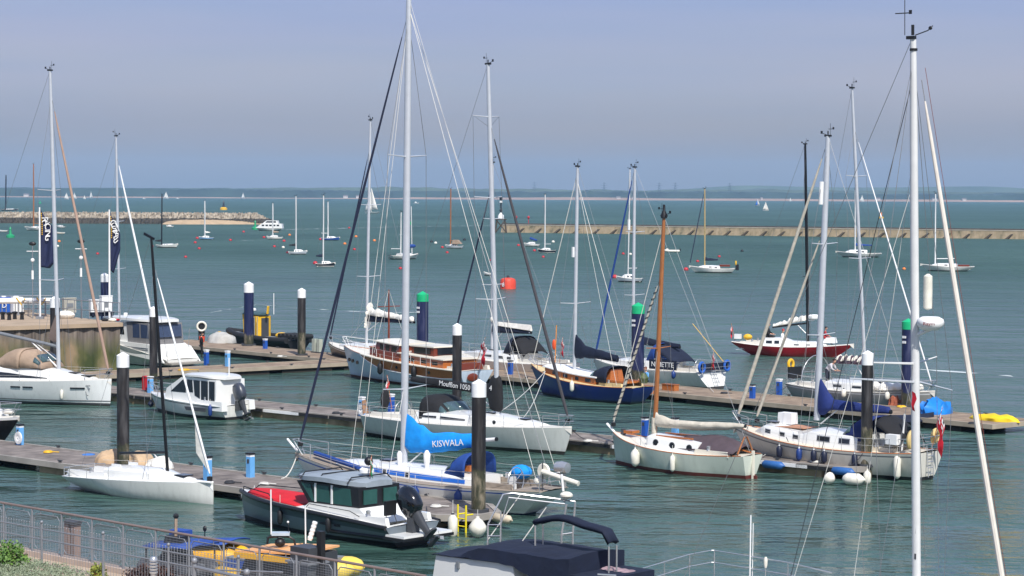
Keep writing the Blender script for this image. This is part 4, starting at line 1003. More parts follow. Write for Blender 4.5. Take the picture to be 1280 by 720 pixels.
# main railing: brown handrail, framed welded mesh panels
M_HAND = mat('brown_handrail', rgb(128, 112, 106), .5, .1, .12, 4)
r = empty('promenade_railing', (fa.x, fa.y, PZ + .13), FAN, 'long galvanised mesh railing with a brown handrail along the waterfront promenade', 'railing')
HT = 1.12; sp = FL / 13
MB().tube([(-.3, 0, HT), (FL + .3, 0, HT)], .032, 8).build('handrail', M_HAND, r)
for i in range(14): MB().tube([(sp * i, 0, -.1), (sp * i, 0, HT - .02)], .028, 8).build('post', M_GALV, r)
for i in range(13):
    x0, x1 = sp * i + .09, sp * (i + 1) - .09; z0, z1 = .1, HT - .12; q = .1
    mb = MB(); mb.tube([(x0 + q, 0, z0), (x1 - q, 0, z0), (x1, 0, z0 + q), (x1, 0, z1 - q), (x1 - q, 0, z1), (x0 + q, 0, z1), (x0, 0, z1 - q), (x0, 0, z0 + q), (x0 + q, 0, z0)], .012, 5)
    x = x0 + .06
    while x < x1: mb.tube([(x, 0, z0), (x, 0, z1)], .0035, 3, False); x += .055
    z = z0 + .06
    while z < z1: mb.tube([(x0, 0, z), (x1, 0, z)], .0035, 3, False); z += .055
    mb.build('mesh_panel', M_GALV, r, sharp=None)
    for k in (.25, .75): MB().tube([(x0 + (x1 - x0) * k, 0, z1), (x0 + (x1 - x0) * k, 0, HT - .02)], .01, 4).build('bracket', M_GALV, r)
# inner ball-topped bar fence
ga, gb = pix(-20, 640, PZ + 1.15), pix(298, 696, PZ + 1.15); ga.z = gb.z = PZ; GAN = seg_ang(ga, gb); GL = (gb - ga).length
r = empty('bar_fence', (ga.x, ga.y, PZ), GAN, 'grey bar fence with small ball tips just inside the promenade railing', 'fence')
for z in (.98, .72): MB().tube([(0, 0, z), (GL, 0, z)], .016, 6).build('rail', M_GALV, r)
for i in range(5): x = GL * i / 4 if i else 0.02; mb = MB(); mb.tube([(x, 0, 0), (x, 0, 1.1)], .03, 8); mb.ball((x, 0, 1.15), .045, 8, 6); mb.build('post', M_GALV, r)
k = 0; x = .1
while x < GL - .05:
    mb = MB(); mb.tube([(x, 0, .08), (x, 0, 1.09)], .006, 4); mb.ball((x, 0, 1.1), .016, 6, 4); mb.build('bar', M_GALV, r); x += .112; k += 1
ha, hb_ = pix(243, 703, PZ + 1.1), pix(330, 722, PZ + 1.1); ha.z = hb_.z = PZ; r = empty('gate_rail', (ha.x, ha.y, PZ), seg_ang(ha, hb_), 'thick grey handrail with large ball finials at the bottom of the view', 'railing'); HL = (hb_ - ha).length
MB().tube([(0, 0, 1.0), (HL, 0, 1.0)], .04, 8).build('handrail', M_GALV, r)
for x in (.0, HL * .76): mb = MB(); mb.tube([(x, 0, 0), (x, 0, 1.06)], .05, 8); mb.ball((x, 0, 1.14), .075, 12, 8); mb.build('finial_post', M_GALV, r)
MB().tube([(HL * .2, 0, 1.0), (HL * 1.0, .5, 1.16)], .02, 6).build('brace', M_GALV, r)
# bollard light
p = pix(192, 720, PZ + .55); p.z = PZ; e = empty('bollard_light', p, 0, 'stainless steel louvred bollard light among the dark red shrubs', 'bollard light')
MB().lathe([(.06, 0), (.06, .62)], n=12).build('post', M_STEEL, e)
for i in range(4): MB().lathe([(.1, .62 + .07 * i), (.1, .655 + .07 * i), (.07, .66 + .07 * i)], n=14).build('louvre', M_STEEL, e)
MB().lathe([(.1, .9), (.1, .94), (.07, .99), (.02, 1.01)], n=14).build('cap', M_STEEL, e)
# timber post pair in the water just outside
p = pix(90.5, 700, PZ - .3); p.z = 0; tz = atd(90, 651, p.y).z; e = empty('timber_piles', p, FAN, 'pair of weathered pinkish timber posts bolted together beyond the promenade railing', 'timber posts')
mt = mat('weathered_timber', rgb(150, 124, 112), .9, 0, .25, 2, stretch=(3, 3, .5))
for x, w_ in ((-.13, .2), (.16, .14)): MB().box((x, 0, tz / 2 - .5), (w_, .22, tz + 1)).build('post', mt, e)
MB().box((.05, -.02, tz - .03), (.46, .26, .08)).build('cap_board', M_DGREY, e); MB().box((.0, -.13, tz - .95), (.42, .06, .12)).build('crosspiece', M_DGREY, e)
# planting
def leafm(name, c1, c2):
    m = bpy.data.materials.new(name); m.use_nodes = True; nt = m.node_tree; N = nt.nodes; L = nt.links; b = N['Principled BSDF']
    oi = N.new('ShaderNodeTexCoord'); no = N.new('ShaderNodeTexNoise'); no.inputs['Scale'].default_value = 7; L.new(oi.outputs['Object'], no.inputs['Vector'])
    cr = N.new('ShaderNodeValToRGB'); cr.color_ramp.elements[0].position = .35; cr.color_ramp.elements[1].position = .65; cr.color_ramp.elements[0].color = c1; cr.color_ramp.elements[1].color = c2
    L.new(no.outputs['Fac'], cr.inputs[0]); L.new(cr.outputs[0], b.inputs['Base Color']); b.inputs['Roughness'].default_value = .6; return m
def foliage(mb, c, rad, n, s, flat=.6, rr=rnd):
    for _ in range(n):
        while True:
            v = Vector((rr.uniform(-1, 1), rr.uniform(-1, 1), rr.uniform(-.2, 1)))
            if .35 < v.length < 1: break
        k = 1 + .35 * noise.noise(v * 2.3 + Vector(c)); p = Vector(c) + Vector((v.x * rad[0], v.y * rad[1], v.z * rad[2])) * k
        a = Vector((rr.uniform(-1, 1), rr.uniform(-1, 1), rr.uniform(-.4, .9))).normalized(); b = a.orthogonal().normalized() * s * .45; a = a * s * rr.uniform(.7, 1.3)
        mb.add([p, p + a * .5 + b, p + a, p + a * .5 - b], [(0, 1, 2, 3)])
    return mb
G1 = leafm('bright_green_leaves', (.05, .12, .018, 1), (.12, .22, .03, 1)); G2 = leafm('grey_green_leaves', (.13, .17, .1, 1), (.27, .31, .2, 1)); G3 = leafm('dark_red_leaves', (.025, .012, .01, 1), (.07, .03, .022, 1)); G4 = leafm('yellow_green_leaves', (.12, .16, .02, 1), (.25, .27, .04, 1))
def bush(px, py, wpx, hpx, m, n, s, label, zb=PZ, stem=True):
    p = pix(px, py, zb); sc = F / p.y; e = empty('shrub', p, 0, label, 'shrub'); R_ = wpx / sc / 2; h = hpx / sc
    foliage(MB(), (0, 0, .1), (R_, R_ * .8, h), n, s).build('foliage', m, e, sharp=None)
    mb = MB()
    for i in range(7): a = i * .9; mb.tube([(0, 0, -.1), (math.cos(a) * R_ * .5, math.sin(a) * R_ * .4, h * .7)], [.02, .006], 5)
    mb.build('stem', M_TEAK, e); return e
bush(12, 716, 50, 34, G1, 1500, .075, 'bright green leafy shrub in the bottom left corner')
bush(122, 724, 20, 15, G4, 260, .07, 'small yellow-green shrub between the groundcover and the red shrubs')
bush(190, 730, 74, 18, G3, 1500, .07, 'dark red-brown shrub round the bollard light')
mb = MB(); c = pix(30, 722, PZ); rr = random.Random(3)
for _ in range(9000):
    u, v = rr.uniform(-1.6, 1.9), rr.uniform(-2.2, 1.25)
    q = c + fd * u + fn * (v * .6) ; h = .30 + .12 * noise.noise((u * 2, v * 2, 0)) - (.2 if u > 1.2 else 0) * (u - 1.2)
    p = Vector((q.x, q.y, PZ + h * rr.uniform(.5, 1))); a = Vector((rr.uniform(-1, 1), rr.uniform(-1, 1), rr.uniform(-.2, 1))).normalized(); b = a.orthogonal().normalized() * .014; a *= .05
    mb.add([p, p + a * .5 + b, p + a, p + a * .5 - b], [(0, 1, 2, 3)])
tag(mb.build('groundcover', G2, sharp=None), 'grey-green low groundcover planting along the inner fence', 'groundcover', kind='stuff')
# ================================================================ people
def person(loc, face, pose, shirt, trous, label, hair=None, hat=None, extra=None, scale=1.0):
    """pose: dict joint -> (x,y,z) overrides in metres; x = ahead of the person, z up from the feet"""
    J = dict(pelvis=(0, 0, .95), chest=(0, 0, 1.3), neck=(0, 0, 1.48), head0=(.02, 0, 1.58), lsh=(0, .19, 1.42), rsh=(0, -.19, 1.42), lel=(.02, .24, 1.14), rel=(.02, -.24, 1.14), lwr=(.12, .22, .9), rwr=(.12, -.22, .9), lha=(.18, .21, .82), rha=(.18, -.21, .82),
             lhip=(0, .1, .92), rhip=(0, -.1, .92), lkn=(.03, .11, .5), rkn=(.03, -.11, .5), lan=(0, .11, .08), ran=(0, -.11, .08), lto=(.16, .12, .03), rto=(.16, -.12, .03))
    J.update(pose or {})
    order = list(J); idx = {k: i for i, k in enumerate(order)}
    R_ = dict(pelvis=.15, chest=.17, neck=.06, head0=.055, lsh=.075, rsh=.075, lel=.05, rel=.05, lwr=.035, rwr=.035, lha=.035, rha=.035, lhip=.11, rhip=.11, lkn=.07, rkn=.07, lan=.05, ran=.05, lto=.04, rto=.04)
    E = [('pelvis', 'chest'), ('chest', 'neck'), ('neck', 'head0'), ('chest', 'lsh'), ('lsh', 'lel'), ('lel', 'lwr'), ('lwr', 'lha'), ('chest', 'rsh'), ('rsh', 'rel'), ('rel', 'rwr'), ('rwr', 'rha'), ('pelvis', 'lhip'), ('lhip', 'lkn'), ('lkn', 'lan'), ('lan', 'lto'), ('pelvis', 'rhip'), ('rhip', 'rkn'), ('rkn', 'ran'), ('ran', 'rto')]
    me = bpy.data.meshes.new('person'); me.from_pydata([J[k] for k in order], [(idx[a], idx[b]) for a, b in E], [])
    o = bpy.data.objects.new('person', me); COL.objects.link(o); sk = o.modifiers.new('skin', 'SKIN')
    for k in order:
        sv = me.skin_vertices[0].data[idx[k]]; sv.radius = (R_[k], R_[k]); sv.use_root = (k == 'pelvis')
    sub = o.modifiers.new('sub', 'SUBSURF'); sub.levels = sub.render_levels = 1
    dg = bpy.context.evaluated_depsgraph_get(); m2 = bpy.data.meshes.new_from_object(o.evaluated_get(dg)); o.modifiers.clear(); o.data = m2
    hp = Vector(J['head0']); fw = Vector((1, 0, 0)); hd = hp + Vector((.03, 0, .12))
    mb = MB(); mb.v = [tuple(v.co) for v in m2.vertices]; mb.f = [tuple(p.vertices) for p in m2.polygons]
    zh = J['lhip'][2]; mats = [shirt, trous, M_SKIN, M_BLACK]
    px_ = Vector(J['pelvis'])
    lw, rw = Vector(J['lwr']), Vector(J['rwr'])
    def cls(c):
        c = Vector(c)
        if (c - hp).length < .1 or (c - lw).length < .07 or (c - rw).length < .07 or (c - Vector(J['lha'])).length < .09 or (c - Vector(J['rha'])).length < .09: return 2
        for a in ('lan', 'ran', 'lto', 'rto'):
            if (c - Vector(J[a])).length < .08: return 3
        dl = min((c - Vector(J[k])).length - R_[k] for k in ('lkn', 'rkn', 'lhip', 'rhip', 'lan', 'ran')); du = min((c - Vector(J[k])).length - R_[k] for k in ('chest', 'lsh', 'rsh', 'lel', 'rel'))
        du = min(du, ((Vector(J['pelvis']) + Vector(J['chest'])) / 2 - c).length - .17)
        return 1 if dl < du else 0
    mb.mi = [cls(sum((Vector(mb.v[i]) for i in f), Vector()) / len(f)) for f in mb.f]
    mb.cur = 2; mb.ball(hd, (.095, .08, .125), 12, 8); mb.ball(hd + Vector((.1, 0, -.01)), (.02, .014, .025), 6, 4)
    for s_ in (1, -1): mb.ball(hd + Vector((0, s_ * .082, 0)), (.02, .012, .03), 6, 4)
    mb.cur = 3
    for s_ in (1, -1): mb.ball(hd + Vector((.085, s_ * .033, .02)), (.012, .014, .009), 6, 4)
    for h0 in ('lha', 'rha'):
        mb.cur = 2; c = Vector(J[h0]); w_ = Vector(J['lwr' if h0 == 'lha' else 'rwr']); d = (c - w_).normalized(); s_ = d.cross(Vector((0, 0, 1))); s_ = s_.normalized() if s_.length > .1 else Vector((0, 1, 0))
        for i in range(4): a = c + d * .02 + s_ * (.012 * (i - 1.5) * 1.6); mb.tube([a, a + d * (.04 + .008 * (1 - abs(i - 1.5) / 2)), a + d * .075 + Vector((0, 0, -.02))], [.011, .01, .007], 5)
        mb.tube([c - d * .02, c + s_ * .045 + d * .01, c + s_ * .05 + d * .045], [.013, .011, .008], 5)
    bpy.data.objects.remove(o)
    o = mb.build('person', mats, None, sharp=60)
    o.location = loc; o.rotation_euler = (0, 0, face); o.scale = (scale,) * 3; tag(o, label, 'person')
    if hat: MB().lathe([(.1, -.02), (.104, .03), (.08, .09), (.02, .115)], hd + Vector((0, 0, .04)), 12).build('hat', hat, o, sharp=60)
    else: MB().loft([[(hd.x - .012 + .1 * k * math.cos(2 * PI * i / 12), hd.y + .088 * k * math.sin(2 * PI * i / 12), hd.z + z) for i in range(12)] for k, z in ((.92, -.02 + 0), (1.0, .05), (.8, .11), (.2, .138))]).build('hair', hair or M_HAIR, o, sharp=60)
    return o
SIT = dict(pelvis=(0, 0, .52), chest=(.02, 0, .86), neck=(.04, 0, 1.04), head0=(.06, 0, 1.12), lsh=(.02, .19, .98), rsh=(.02, -.19, .98), lel=(.1, .25, .74), rel=(.1, -.25, .74), lwr=(.32, .18, .66), rwr=(.32, -.18, .66), lha=(.39, .17, .64), rha=(.39, -.17, .64), lhip=(.03, .1, .5), rhip=(.03, -.1, .5), lkn=(.44, .13, .5), rkn=(.44, -.13, .5), lan=(.46, .13, .08), ran=(.46, -.13, .08), lto=(.6, .14, .03), rto=(.6, -.14, .03))
LEAN = dict(chest=(.22, 0, 1.22), neck=(.36, 0, 1.32), head0=(.42, 0, 1.36), lsh=(.3, .19, 1.28), rsh=(.3, -.19, 1.28), lel=(.42, .25, 1.04), rel=(.42, -.25, 1.04), lwr=(.58, .16, .95), rwr=(.58, -.16, .95), lha=(.66, .14, .94), rha=(.66, -.14, .94))
CROUCH = dict(pelvis=(0, 0, .42), chest=(.16, 0, .74), neck=(.26, 0, .88), head0=(.3, 0, .95), lsh=(.22, .19, .84), rsh=(.22, -.19, .84), lel=(.36, .24, .62), rel=(.36, -.24, .62), lwr=(.52, .16, .5), rwr=(.52, -.16, .5), lha=(.58, .15, .46), rha=(.58, -.15, .46), lhip=(.02, .1, .4), rhip=(.02, -.1, .4), lkn=(.36, .16, .46), rkn=(.3, -.16, .5), lan=(.1, .14, .08), ran=(.16, -.14, .08), lto=(.26, .15, .03), rto=(.3, -.15, .03))

# ================================================================ generic sailing yacht
M_ANTI = hullm('antifoul_navy', rgb(24, 30, 52), .6); M_ANTIR = hullm('antifoul_red', rgb(104, 26, 26), .6); M_ANTIK = hullm('antifoul_black', rgb(24, 24, 26), .6)
H_WHITE = hullm('hull_white', rgb(222, 222, 216)); H_BLUEL = hullm('stripe_blue', rgb(40, 90, 178)); H_NAVY = hullm('hull_navy', rgb(14, 18, 34)); H_BOOTG = hullm('stripe_grey', rgb(110, 112, 116))
class Y: pass
def yacht(label, bow=None, stern=None, ang=None, L=None, B=3.4, fb=1.25, fm=1.0, fs=1.05, hk={}, mats=None, stripe=None, deckm=None, cock=(.08, .34, .8), cab=None, name='sailing_yacht', cat='yacht', group=None, detail=2, toe=None, at=None, camber=.06, hatches=True):
    y = Y()
    if at is not None: P = at
    else: P = pix(bow[0], bow[1], fb)
    c, s_ = math.cos(ang), math.sin(ang)
    if L is None:
        lo, hi = 1.0, 22.0
        for _ in range(40):
            m = (lo + hi) / 2; q = proj((P.x - c * m, P.y - s_ * m, fs))[0]
            if (q - stern) * (1 if stern > bow[0] else -1) < 0: lo = m
            else: hi = m
        L = (lo + hi) / 2
    loc = Vector((P.x - c * L / 2, P.y - s_ * L / 2, 0)); y.L = L; y.ang = ang; y.loc = loc
    y.root = empty(name, loc, ang, label, cat, group); y.fx = lambda f: -L / 2 + f * L
    y.h = h = Hull(L, B, fb, fm, fs, **hk)
    y.hull = hull_mesh(h, y.root, mats or (M_ANTI, M_ANTI, H_WHITE, H_BLUEL), stripe, nst=26 if detail > 1 else 14)
    y.cock = (y.fx(cock[0]), y.fx(cock[1]), cock[2]) if cock else None
    y.deck = deck_mesh(h, y.root, deckm or M_DECK, y.cock, nst=30 if detail > 1 else 14, camber=camber)
    if toe: rail_strip(h, y.root, toe, -L / 2 + .1, L / 2 - .08, n=26 if detail > 1 else 12)
    if cock and detail > 1:
        x0, x1, w_ = y.cock
        for sd in (1, -1):
            z = h.sheer(h.tx((x0 + x1) / 2)) + .1; MB().box(((x0 + x1) / 2, sd * (w_ + .1), z), (x1 - x0, .18, .24), taper=.92).build('coaming', deckm or M_DECK, y.root)
            winch(y.root, (x0 + (x1 - x0) * .6, sd * (w_ + .1), z + .1))
    if cab:
        y.cab = Cab(h, [(y.fx(f), w_, hh) for f, w_, hh in cab]); y.cr = y.cab.mesh(y.root, M_WHITE, sub=5 if detail > 1 else 2)
        if hatches and detail > 1:
            for f in (.62, .78):
                x = y.fx(f)
                if cab[0][0] < f < cab[-1][0] - .03: hatch(y.root, x, 0, y.cab.top(x) + .03, .5, .5)
    y.tow, y.tol = frame_at(loc, ang)
    y.X = lambda px, z=1.4, yy=0: locx(loc, ang, px, yy, z)
    y.T = lambda x, px, py, yy=0: topz(loc, ang, x, px, py, yy)
    y.W = lambda v: y.tow(v)
    print('YACHT %-40s L=%.1f ang=%.0f loc=(%.1f,%.1f)' % (label[:40], L, math.degrees(ang) % 360, loc.x, loc.y))
    return y
def rig(y, mpx, top, r=.11, m=None, spreads=(.4, .72), sw=1.0, forebase=None, foretop=.97, furl=None, fr=.06, back=True, z0=None, chain_w=None, sweep=.1, detail=2, wr=.011, drum=True, spiral=None, backx=None, spm=None, head='vane', baseclimb=.05):
    L, h = y.L, y.h; x = mpx if isinstance(mpx, float) and abs(mpx) < 15 else y.X(mpx, 1.8)
    z = (y.cab.top(x) if hasattr(y, 'cab') and y.cab.st[0][0] < x < y.cab.st[-1][0] else h.sheer(h.tx(x)) + .05) if z0 is None else z0
    tp = y.T(x, top[0], top[1]); t = h.tx(x); cw = chain_w or h.hb(t) * .92
    y.mx = x; y.mz = z; y.mtop = tp
    mo, at = mast_set(y.root, (x, 0, z - .05), tp, r, m or M_ALU, spreads, sw, chain=(x - .15, cw, h.sheer(t) + .04), back=((-L / 2 + .15 if backx is None else backx), 0, h.fs + .1) if back else None, detail=detail, forefrac=foretop, sweep=sweep, wr=wr, spm=spm, head=head)
    y.mast = mo; y.mat = at
    fbp = Vector(forebase) if forebase else Vector((L / 2 - .12, 0, h.fb + .1)); ft = at(foretop) + Vector((.1, 0, 0))
    if furl: furled(y.root, fbp, ft, fr, furl, drum=drum, spiral=spiral)
    elif furl is None and detail: wire([fbp, ft], y.root, None, wr, 'forestay')
    return y
def tophamper(y, n=6, ht=.6, pul=True, push=True):
    if pul: pulpit(y.root, y.h, bow=True, ht=ht)
    if push: pulpit(y.root, y.h, bow=False, ht=ht, ln=1.0, name='pushpit')
    lifelines(y.root, y.h, -y.L / 2 + 1.1, y.L / 2 - 1.4, n, ht)
def side_fender(y, x, sd, ln, r, m, label, z=None, out=.02, group='fenders hung along the hulls', tip=None):
    t = y.h.tx(x); z = z if z is not None else y.h.sheer(t) * .45
    q = Vector((x, sd * (y.h.y(t, z) + r + out), z)); w_ = y.W(q); return fender(w_, ln, r, m, label, group, rope=max(.05, y.h.sheer(t) - z - ln / 2 + .35), tip=tip, rot=y.ang)
def toside(y): # side facing the camera: +1 port / -1 starboard in local coordinates
    c = y.tow((0, 1, 0)); return 1 if c.y < y.loc.y else -1
P3N = seg_ang(P3A, P3B)

# ---- KISWALA : large masthead sloop, bow left, beyond the nearest pontoon
y = yacht('long white sloop with blue stripes and a bright blue KISWALA boom cover', (369, 567), 694, AWAY + math.radians(6), B=3.5, fb=1.4, fm=1.0, fs=1.0,
          hk=dict(rake=1.5, over=1.5, trans=.5, entry=2.0, tm=.46), mats=(hullm('deep_blue_antifoul', rgb(28, 52, 104), .5), M_WHT, H_WHITE, H_BLUEL), stripe=(9,), deckm=M_TEAKD, cock=(.1, .3, .75),
          cab=[(.24, .95, .3), (.42, 1.12, .38), (.62, 1.0, .33), (.76, .62, .16), (.8, .5, .04)], toe=M_TEAKD)
KIS = y; sd = toside(y); L = y.L
for x0, x1 in ((.27, .47), (.49, .56), (.58, .68)): y.cab.window(y.cr, y.fx(x0), y.fx(x1), .25, .72, mat('cabin_blue_stripe', rgb(38, 104, 196), .4))
y.cab.window(y.cr, y.fx(.475), y.fx(.487), .25, .72); y.cab.window(y.cr, y.fx(.565), y.fx(.577), .25, .72)
rig(y, 505, (511, -3), r=.125, spreads=(.16, .56 + .1), sw=1.25, furl=mat('navy_furled_sail', rgb(30, 36, 62), .8), fr=.055, sweep=0, wr=.013, foretop=.955, z0=1.5)
for sgn in (1, -1): wire([y.mat(.98), (y.fx(.02), sgn * .7, 1.1)], y.root, M_WIREW, .012, 'backstay')
wire([y.mat(.97), (y.fx(.72), sd * .8, 1.3)], y.root, M_WIREW, .012, 'halyard'); wire([y.mat(.97), (y.fx(.66), sd * 1.1, 1.3)], y.root, M_WIREW, .012, 'halyard')
goose = Vector((y.mx - .15, 0, y.T(y.mx, 505, 556).z)); ex = y.X(621, 2.6); endp = Vector((ex, 0, y.T(ex, 621, 549).z))
bo = boom_set(y.root, goose, endp, .07, M_WHT, M_SKYB, [(0, 1.15, .1, .13), (.05, 1.1, .3, .17), (.16, .7, .34, .2), (.3, .42, .38, .21), (.5, .36, .34, .2), (.72, .3, .26, .17), (.82, .2, .2, .13), (.84, .05, .05, .06)], wr=.16, seed=4)
d = endp - goose; text('letters', 'KISWALA', .35, M_WHT, bo, goose + d * .5 + Vector((0, sd * .225, -.03)), d * (-1 if sd > 0 else 1) * (1 if (y.tow(endp) - y.tow(goose)).x * (-1 if sd > 0 else 1) > 0 else -1), (0, 0, 1), sx=1.05)
hood(y.root, y.fx(.36), y.fx(.27), 1.0, .85, y.cab.top(y.fx(.34)) - .12, M_BLUE, wm=M_GLASSL)
wheel(y.root, (y.fx(.14), 0, 1.2), .5)
tophamper(y, 8, .62)
MB().tube([y.h.edge(y.fx(.66), sd, -.3) + Vector((0, 0, .2)), y.h.edge(y.fx(.9), sd, -.35) + Vector((0, 0, .25))], .1, 8).build('rolled_blue_sail', M_BLUE, y.root)
MB().lathe([(.07, 0), (.1, .2), (.11, .45), (.05, .55)], (y.fx(.545), sd * .5, y.cab.top(y.fx(.54)) - .05), 10).build('cowl_vent', M_WHT, y.root)
MB().lathe([(.07, 0), (.12, .25), (.14, .55), (.05, .7)], (y.fx(.44), sd * .5, y.cab.top(y.fx(.45)) - .05), 10).build('cowl_vent', M_WHT, y.root)
MB().ball((y.fx(.16), -sd * .7, 1.45), (.45, .35, .28), 12, 7).build('blue_cover', M_SKYB, y.root)
# chrome bow anchor, stern gear
MB().tube([(y.fx(1.0) - .3, .2, 1.55), (y.fx(1.0) + .25, .2, 2.0)], .05, 8).build('anchor_stock', M_WHT, y.root)
mb = MB(); c = Vector((y.fx(.01), sd * .55, 1.75))
mb.lathe([(.26, -.05), (.3, 0), (.26, .05)], c, 16, 'Y'); o = mb.build('horseshoe_lifebuoy', M_FENW, y.root)
MB().tube([c + Vector((0, sd * .1, 0)), c + Vector((-1.65, sd * .1, -.32))], .095, 10).build('danbuoy_tube', M_FENW, y.root)
MB().tube([(y.fx(.01), sd * .62, 1.0), (y.fx(.01), sd * .62, 2.1)], .02, 5).build('stern_post', M_DGREY, y.root)
MB().ball((y.fx(.035), sd * .35, 1.32), (.24, .24, .2), 12, 7).build('white_dome', M_FENW, y.root)
mb = MB(); c = (y.fx(.02), -sd * .8, 1.75); mb.lathe([(.02, -.28), (.2, -.26), (.24, 0), (.2, .26), (.02, .28)], c, 12, 'X'); mb.box((c[0] + .1, c[1], c[2] - .3), (.2, .2, .3)); mb.tube([(c[0] - .1, c[1], c[2] - .1), (c[0] - .1, c[1], 1.0)], .03, 5); mb.build('stern_barbecue', M_STEEL, y.root)
MB().box((y.fx(.3), sd * .3, 1.55), (.5, .35, .22)).build('teak_box', M_TEAK, y.root)
for i, px in enumerate((496.5, 520, 570)):
    x = y.X(px, .9, sd * 1.7); side_fender(y, x, sd, .62, .155, M_FENB, ['left', 'middle', 'right'][i] + ' of three blue fenders on the side of the KISWALA yacht', z=.55)
# mooring line
def line(pts, label, m=M_WIREW, r=.018, sag=.0, name='mooring_line', n=10):
    a, b = Vector(pts[0]), Vector(pts[-1]); P_ = [a + (b - a) * (i / n) - Vector((0, 0, sag * 4 * (i / n) * (1 - i / n))) for i in range(n + 1)]
    return tag(MB().tube(P_, r, 5).build(name, m, None, sharp=60), label, 'rope')
line([y.W((L / 2 - .1, 0, 1.35)), pix(352, 598, .52)], 'pale mooring line from the KISWALA bow down to the pontoon', sag=.25, r=.025)

# ---- white sloop, bow right, on the middle pontoon
y = yacht('broad white sloop with a black hood and black lettered boom cover, bow to the right', (715, 534.5), 469, FA, B=3.75, fb=1.3, fm=1.08, fs=1.05,
          hk=dict(rake=.55, over=.1, rev=.35, trans=.72, entry=2.0, tm=.42), mats=(M_ANTIK, M_ANTIK, hullm('hull_grey_white', rgb(206, 208, 202)), H_BOOTG), stripe=None, cock=(.06, .33, .95),
          cab=[(.31, 1.2, .42), (.45, 1.25, .44), (.62, 1.1, .4), (.8, .7, .16), (.86, .5, .03)])
sd = toside(y); BSL = y
y.cab.window(y.cr, y.fx(.44), y.fx(.56), .4, .72, f0b=.42, f1b=.6); y.cab.window(y.cr, y.fx(.33), y.fx(.42), .45, .7)
y.cab.ports(y.cr, (y.fx(.64), y.fx(.69)), .1)
rig(y, 622, (610, 80), r=.105, spreads=(.33, .62, .85), sw=1.0, furl=mat('charcoal_furled_sail', rgb(62, 60, 64), .8), fr=.075, foretop=.82, sweep=.25, z0=None)
goose = Vector((y.mx - .14, 0, y.T(y.mx, 620, 492).z)); ex = y.X(512, 2.8); endp = Vector((ex, 0, y.T(ex, 512, 474).z)); d = endp - goose
bo = boom_set(y.root, goose, endp, .09, M_GREY, M_BLKC, [(0, .5, .3, .16), (.04, .45, .3, .18), (.2, .3, .16, .17), (.6, .27, .12, .14), (.97, .16, .1, .1), (1, .05, .05, .05)], seed=2, vang=True)
MB().loft([[(goose.x + dx + .42 * k * math.cos(2 * PI * i / 14), .2 * k * math.sin(2 * PI * i / 14), z) for i in range(14)] for k, z, dx in ((.45, goose.z - .85, .15), (.95, goose.z - .75, .05), (1.1, goose.z - .2, 0), (1.0, goose.z + .4, 0), (.75, goose.z + .75, .02), (.3, goose.z + .9, .05))]).build('sail_bundle', M_BLKC, bo, sharp=60)
text('letters', '4', .36, M_WHT, bo, (goose.x - .1, sd * .24, goose.z + .25), d * (-1), (0, 0, 1))
text('letters', 'Moufflon 1050', .36, M_WHT, bo, goose + d * .44 + Vector((0, sd * .175, .08)), -d, (0, 0, 1))
hood(y.root, y.fx(.47), y.fx(.33), 1.2, 1.1, y.cab.top(y.fx(.4)) - .42, M_BLKC, wm=M_GLASSL)
wheel(y.root, (y.fx(.15), 0, 1.25), .55); tophamper(y, 7, .55, pul=True)
ensign(y.root, (y.fx(.02), -sd * .9, 1.2), (y.fx(.0) - .15, -sd * .95, 2.9), .9, .92)
mb = MB(); mb.ball((y.fx(.03), -sd * .3, 1.75), (.12, .3, .5), 10, 8); mb.build('folded_black_canvas', M_BLKC, y.root)
mb = MB()
for k in range(5): mb.tube([(y.fx(0) + .05 * k, sd * (.5 + .12 * k), 1.1), (y.fx(0) - .1 + .06 * k, sd * (.6 + .1 * k), 1.75 - .1 * (k % 2))], .05, 5)
mb.build('rope_hanks', mat('rope_tan', rgb(150, 116, 90), .9), y.root)
# ---- varnished motor yacht in front of the farthest pontoon
P3d = (P3B - P3A).normalized()
y = yacht('classic motor yacht with pale blue-white hull, varnished topsides and wooden wheelhouse', (430, 432), 596, P3N + PI, B=3.7, fb=2.0, fm=1.5, fs=1.2,
          hk=dict(rake=.9, over=.35, trans=.72, entry=2.3, tm=.42), mats=(hullm('brown_boot', rgb(92, 52, 48), .5), hullm('brown_boot', rgb(92, 52, 48), .5), hullm('hull_ice_blue', rgb(196, 210, 224)), M_WHT), stripe=None, cock=(.02, .1, 1.1),
          cab=None, name='motor_yacht', cat='motor yacht', toe=M_TEAK, deckm=M_CREAM)
sd = toside(y); L = y.L; h = y.h
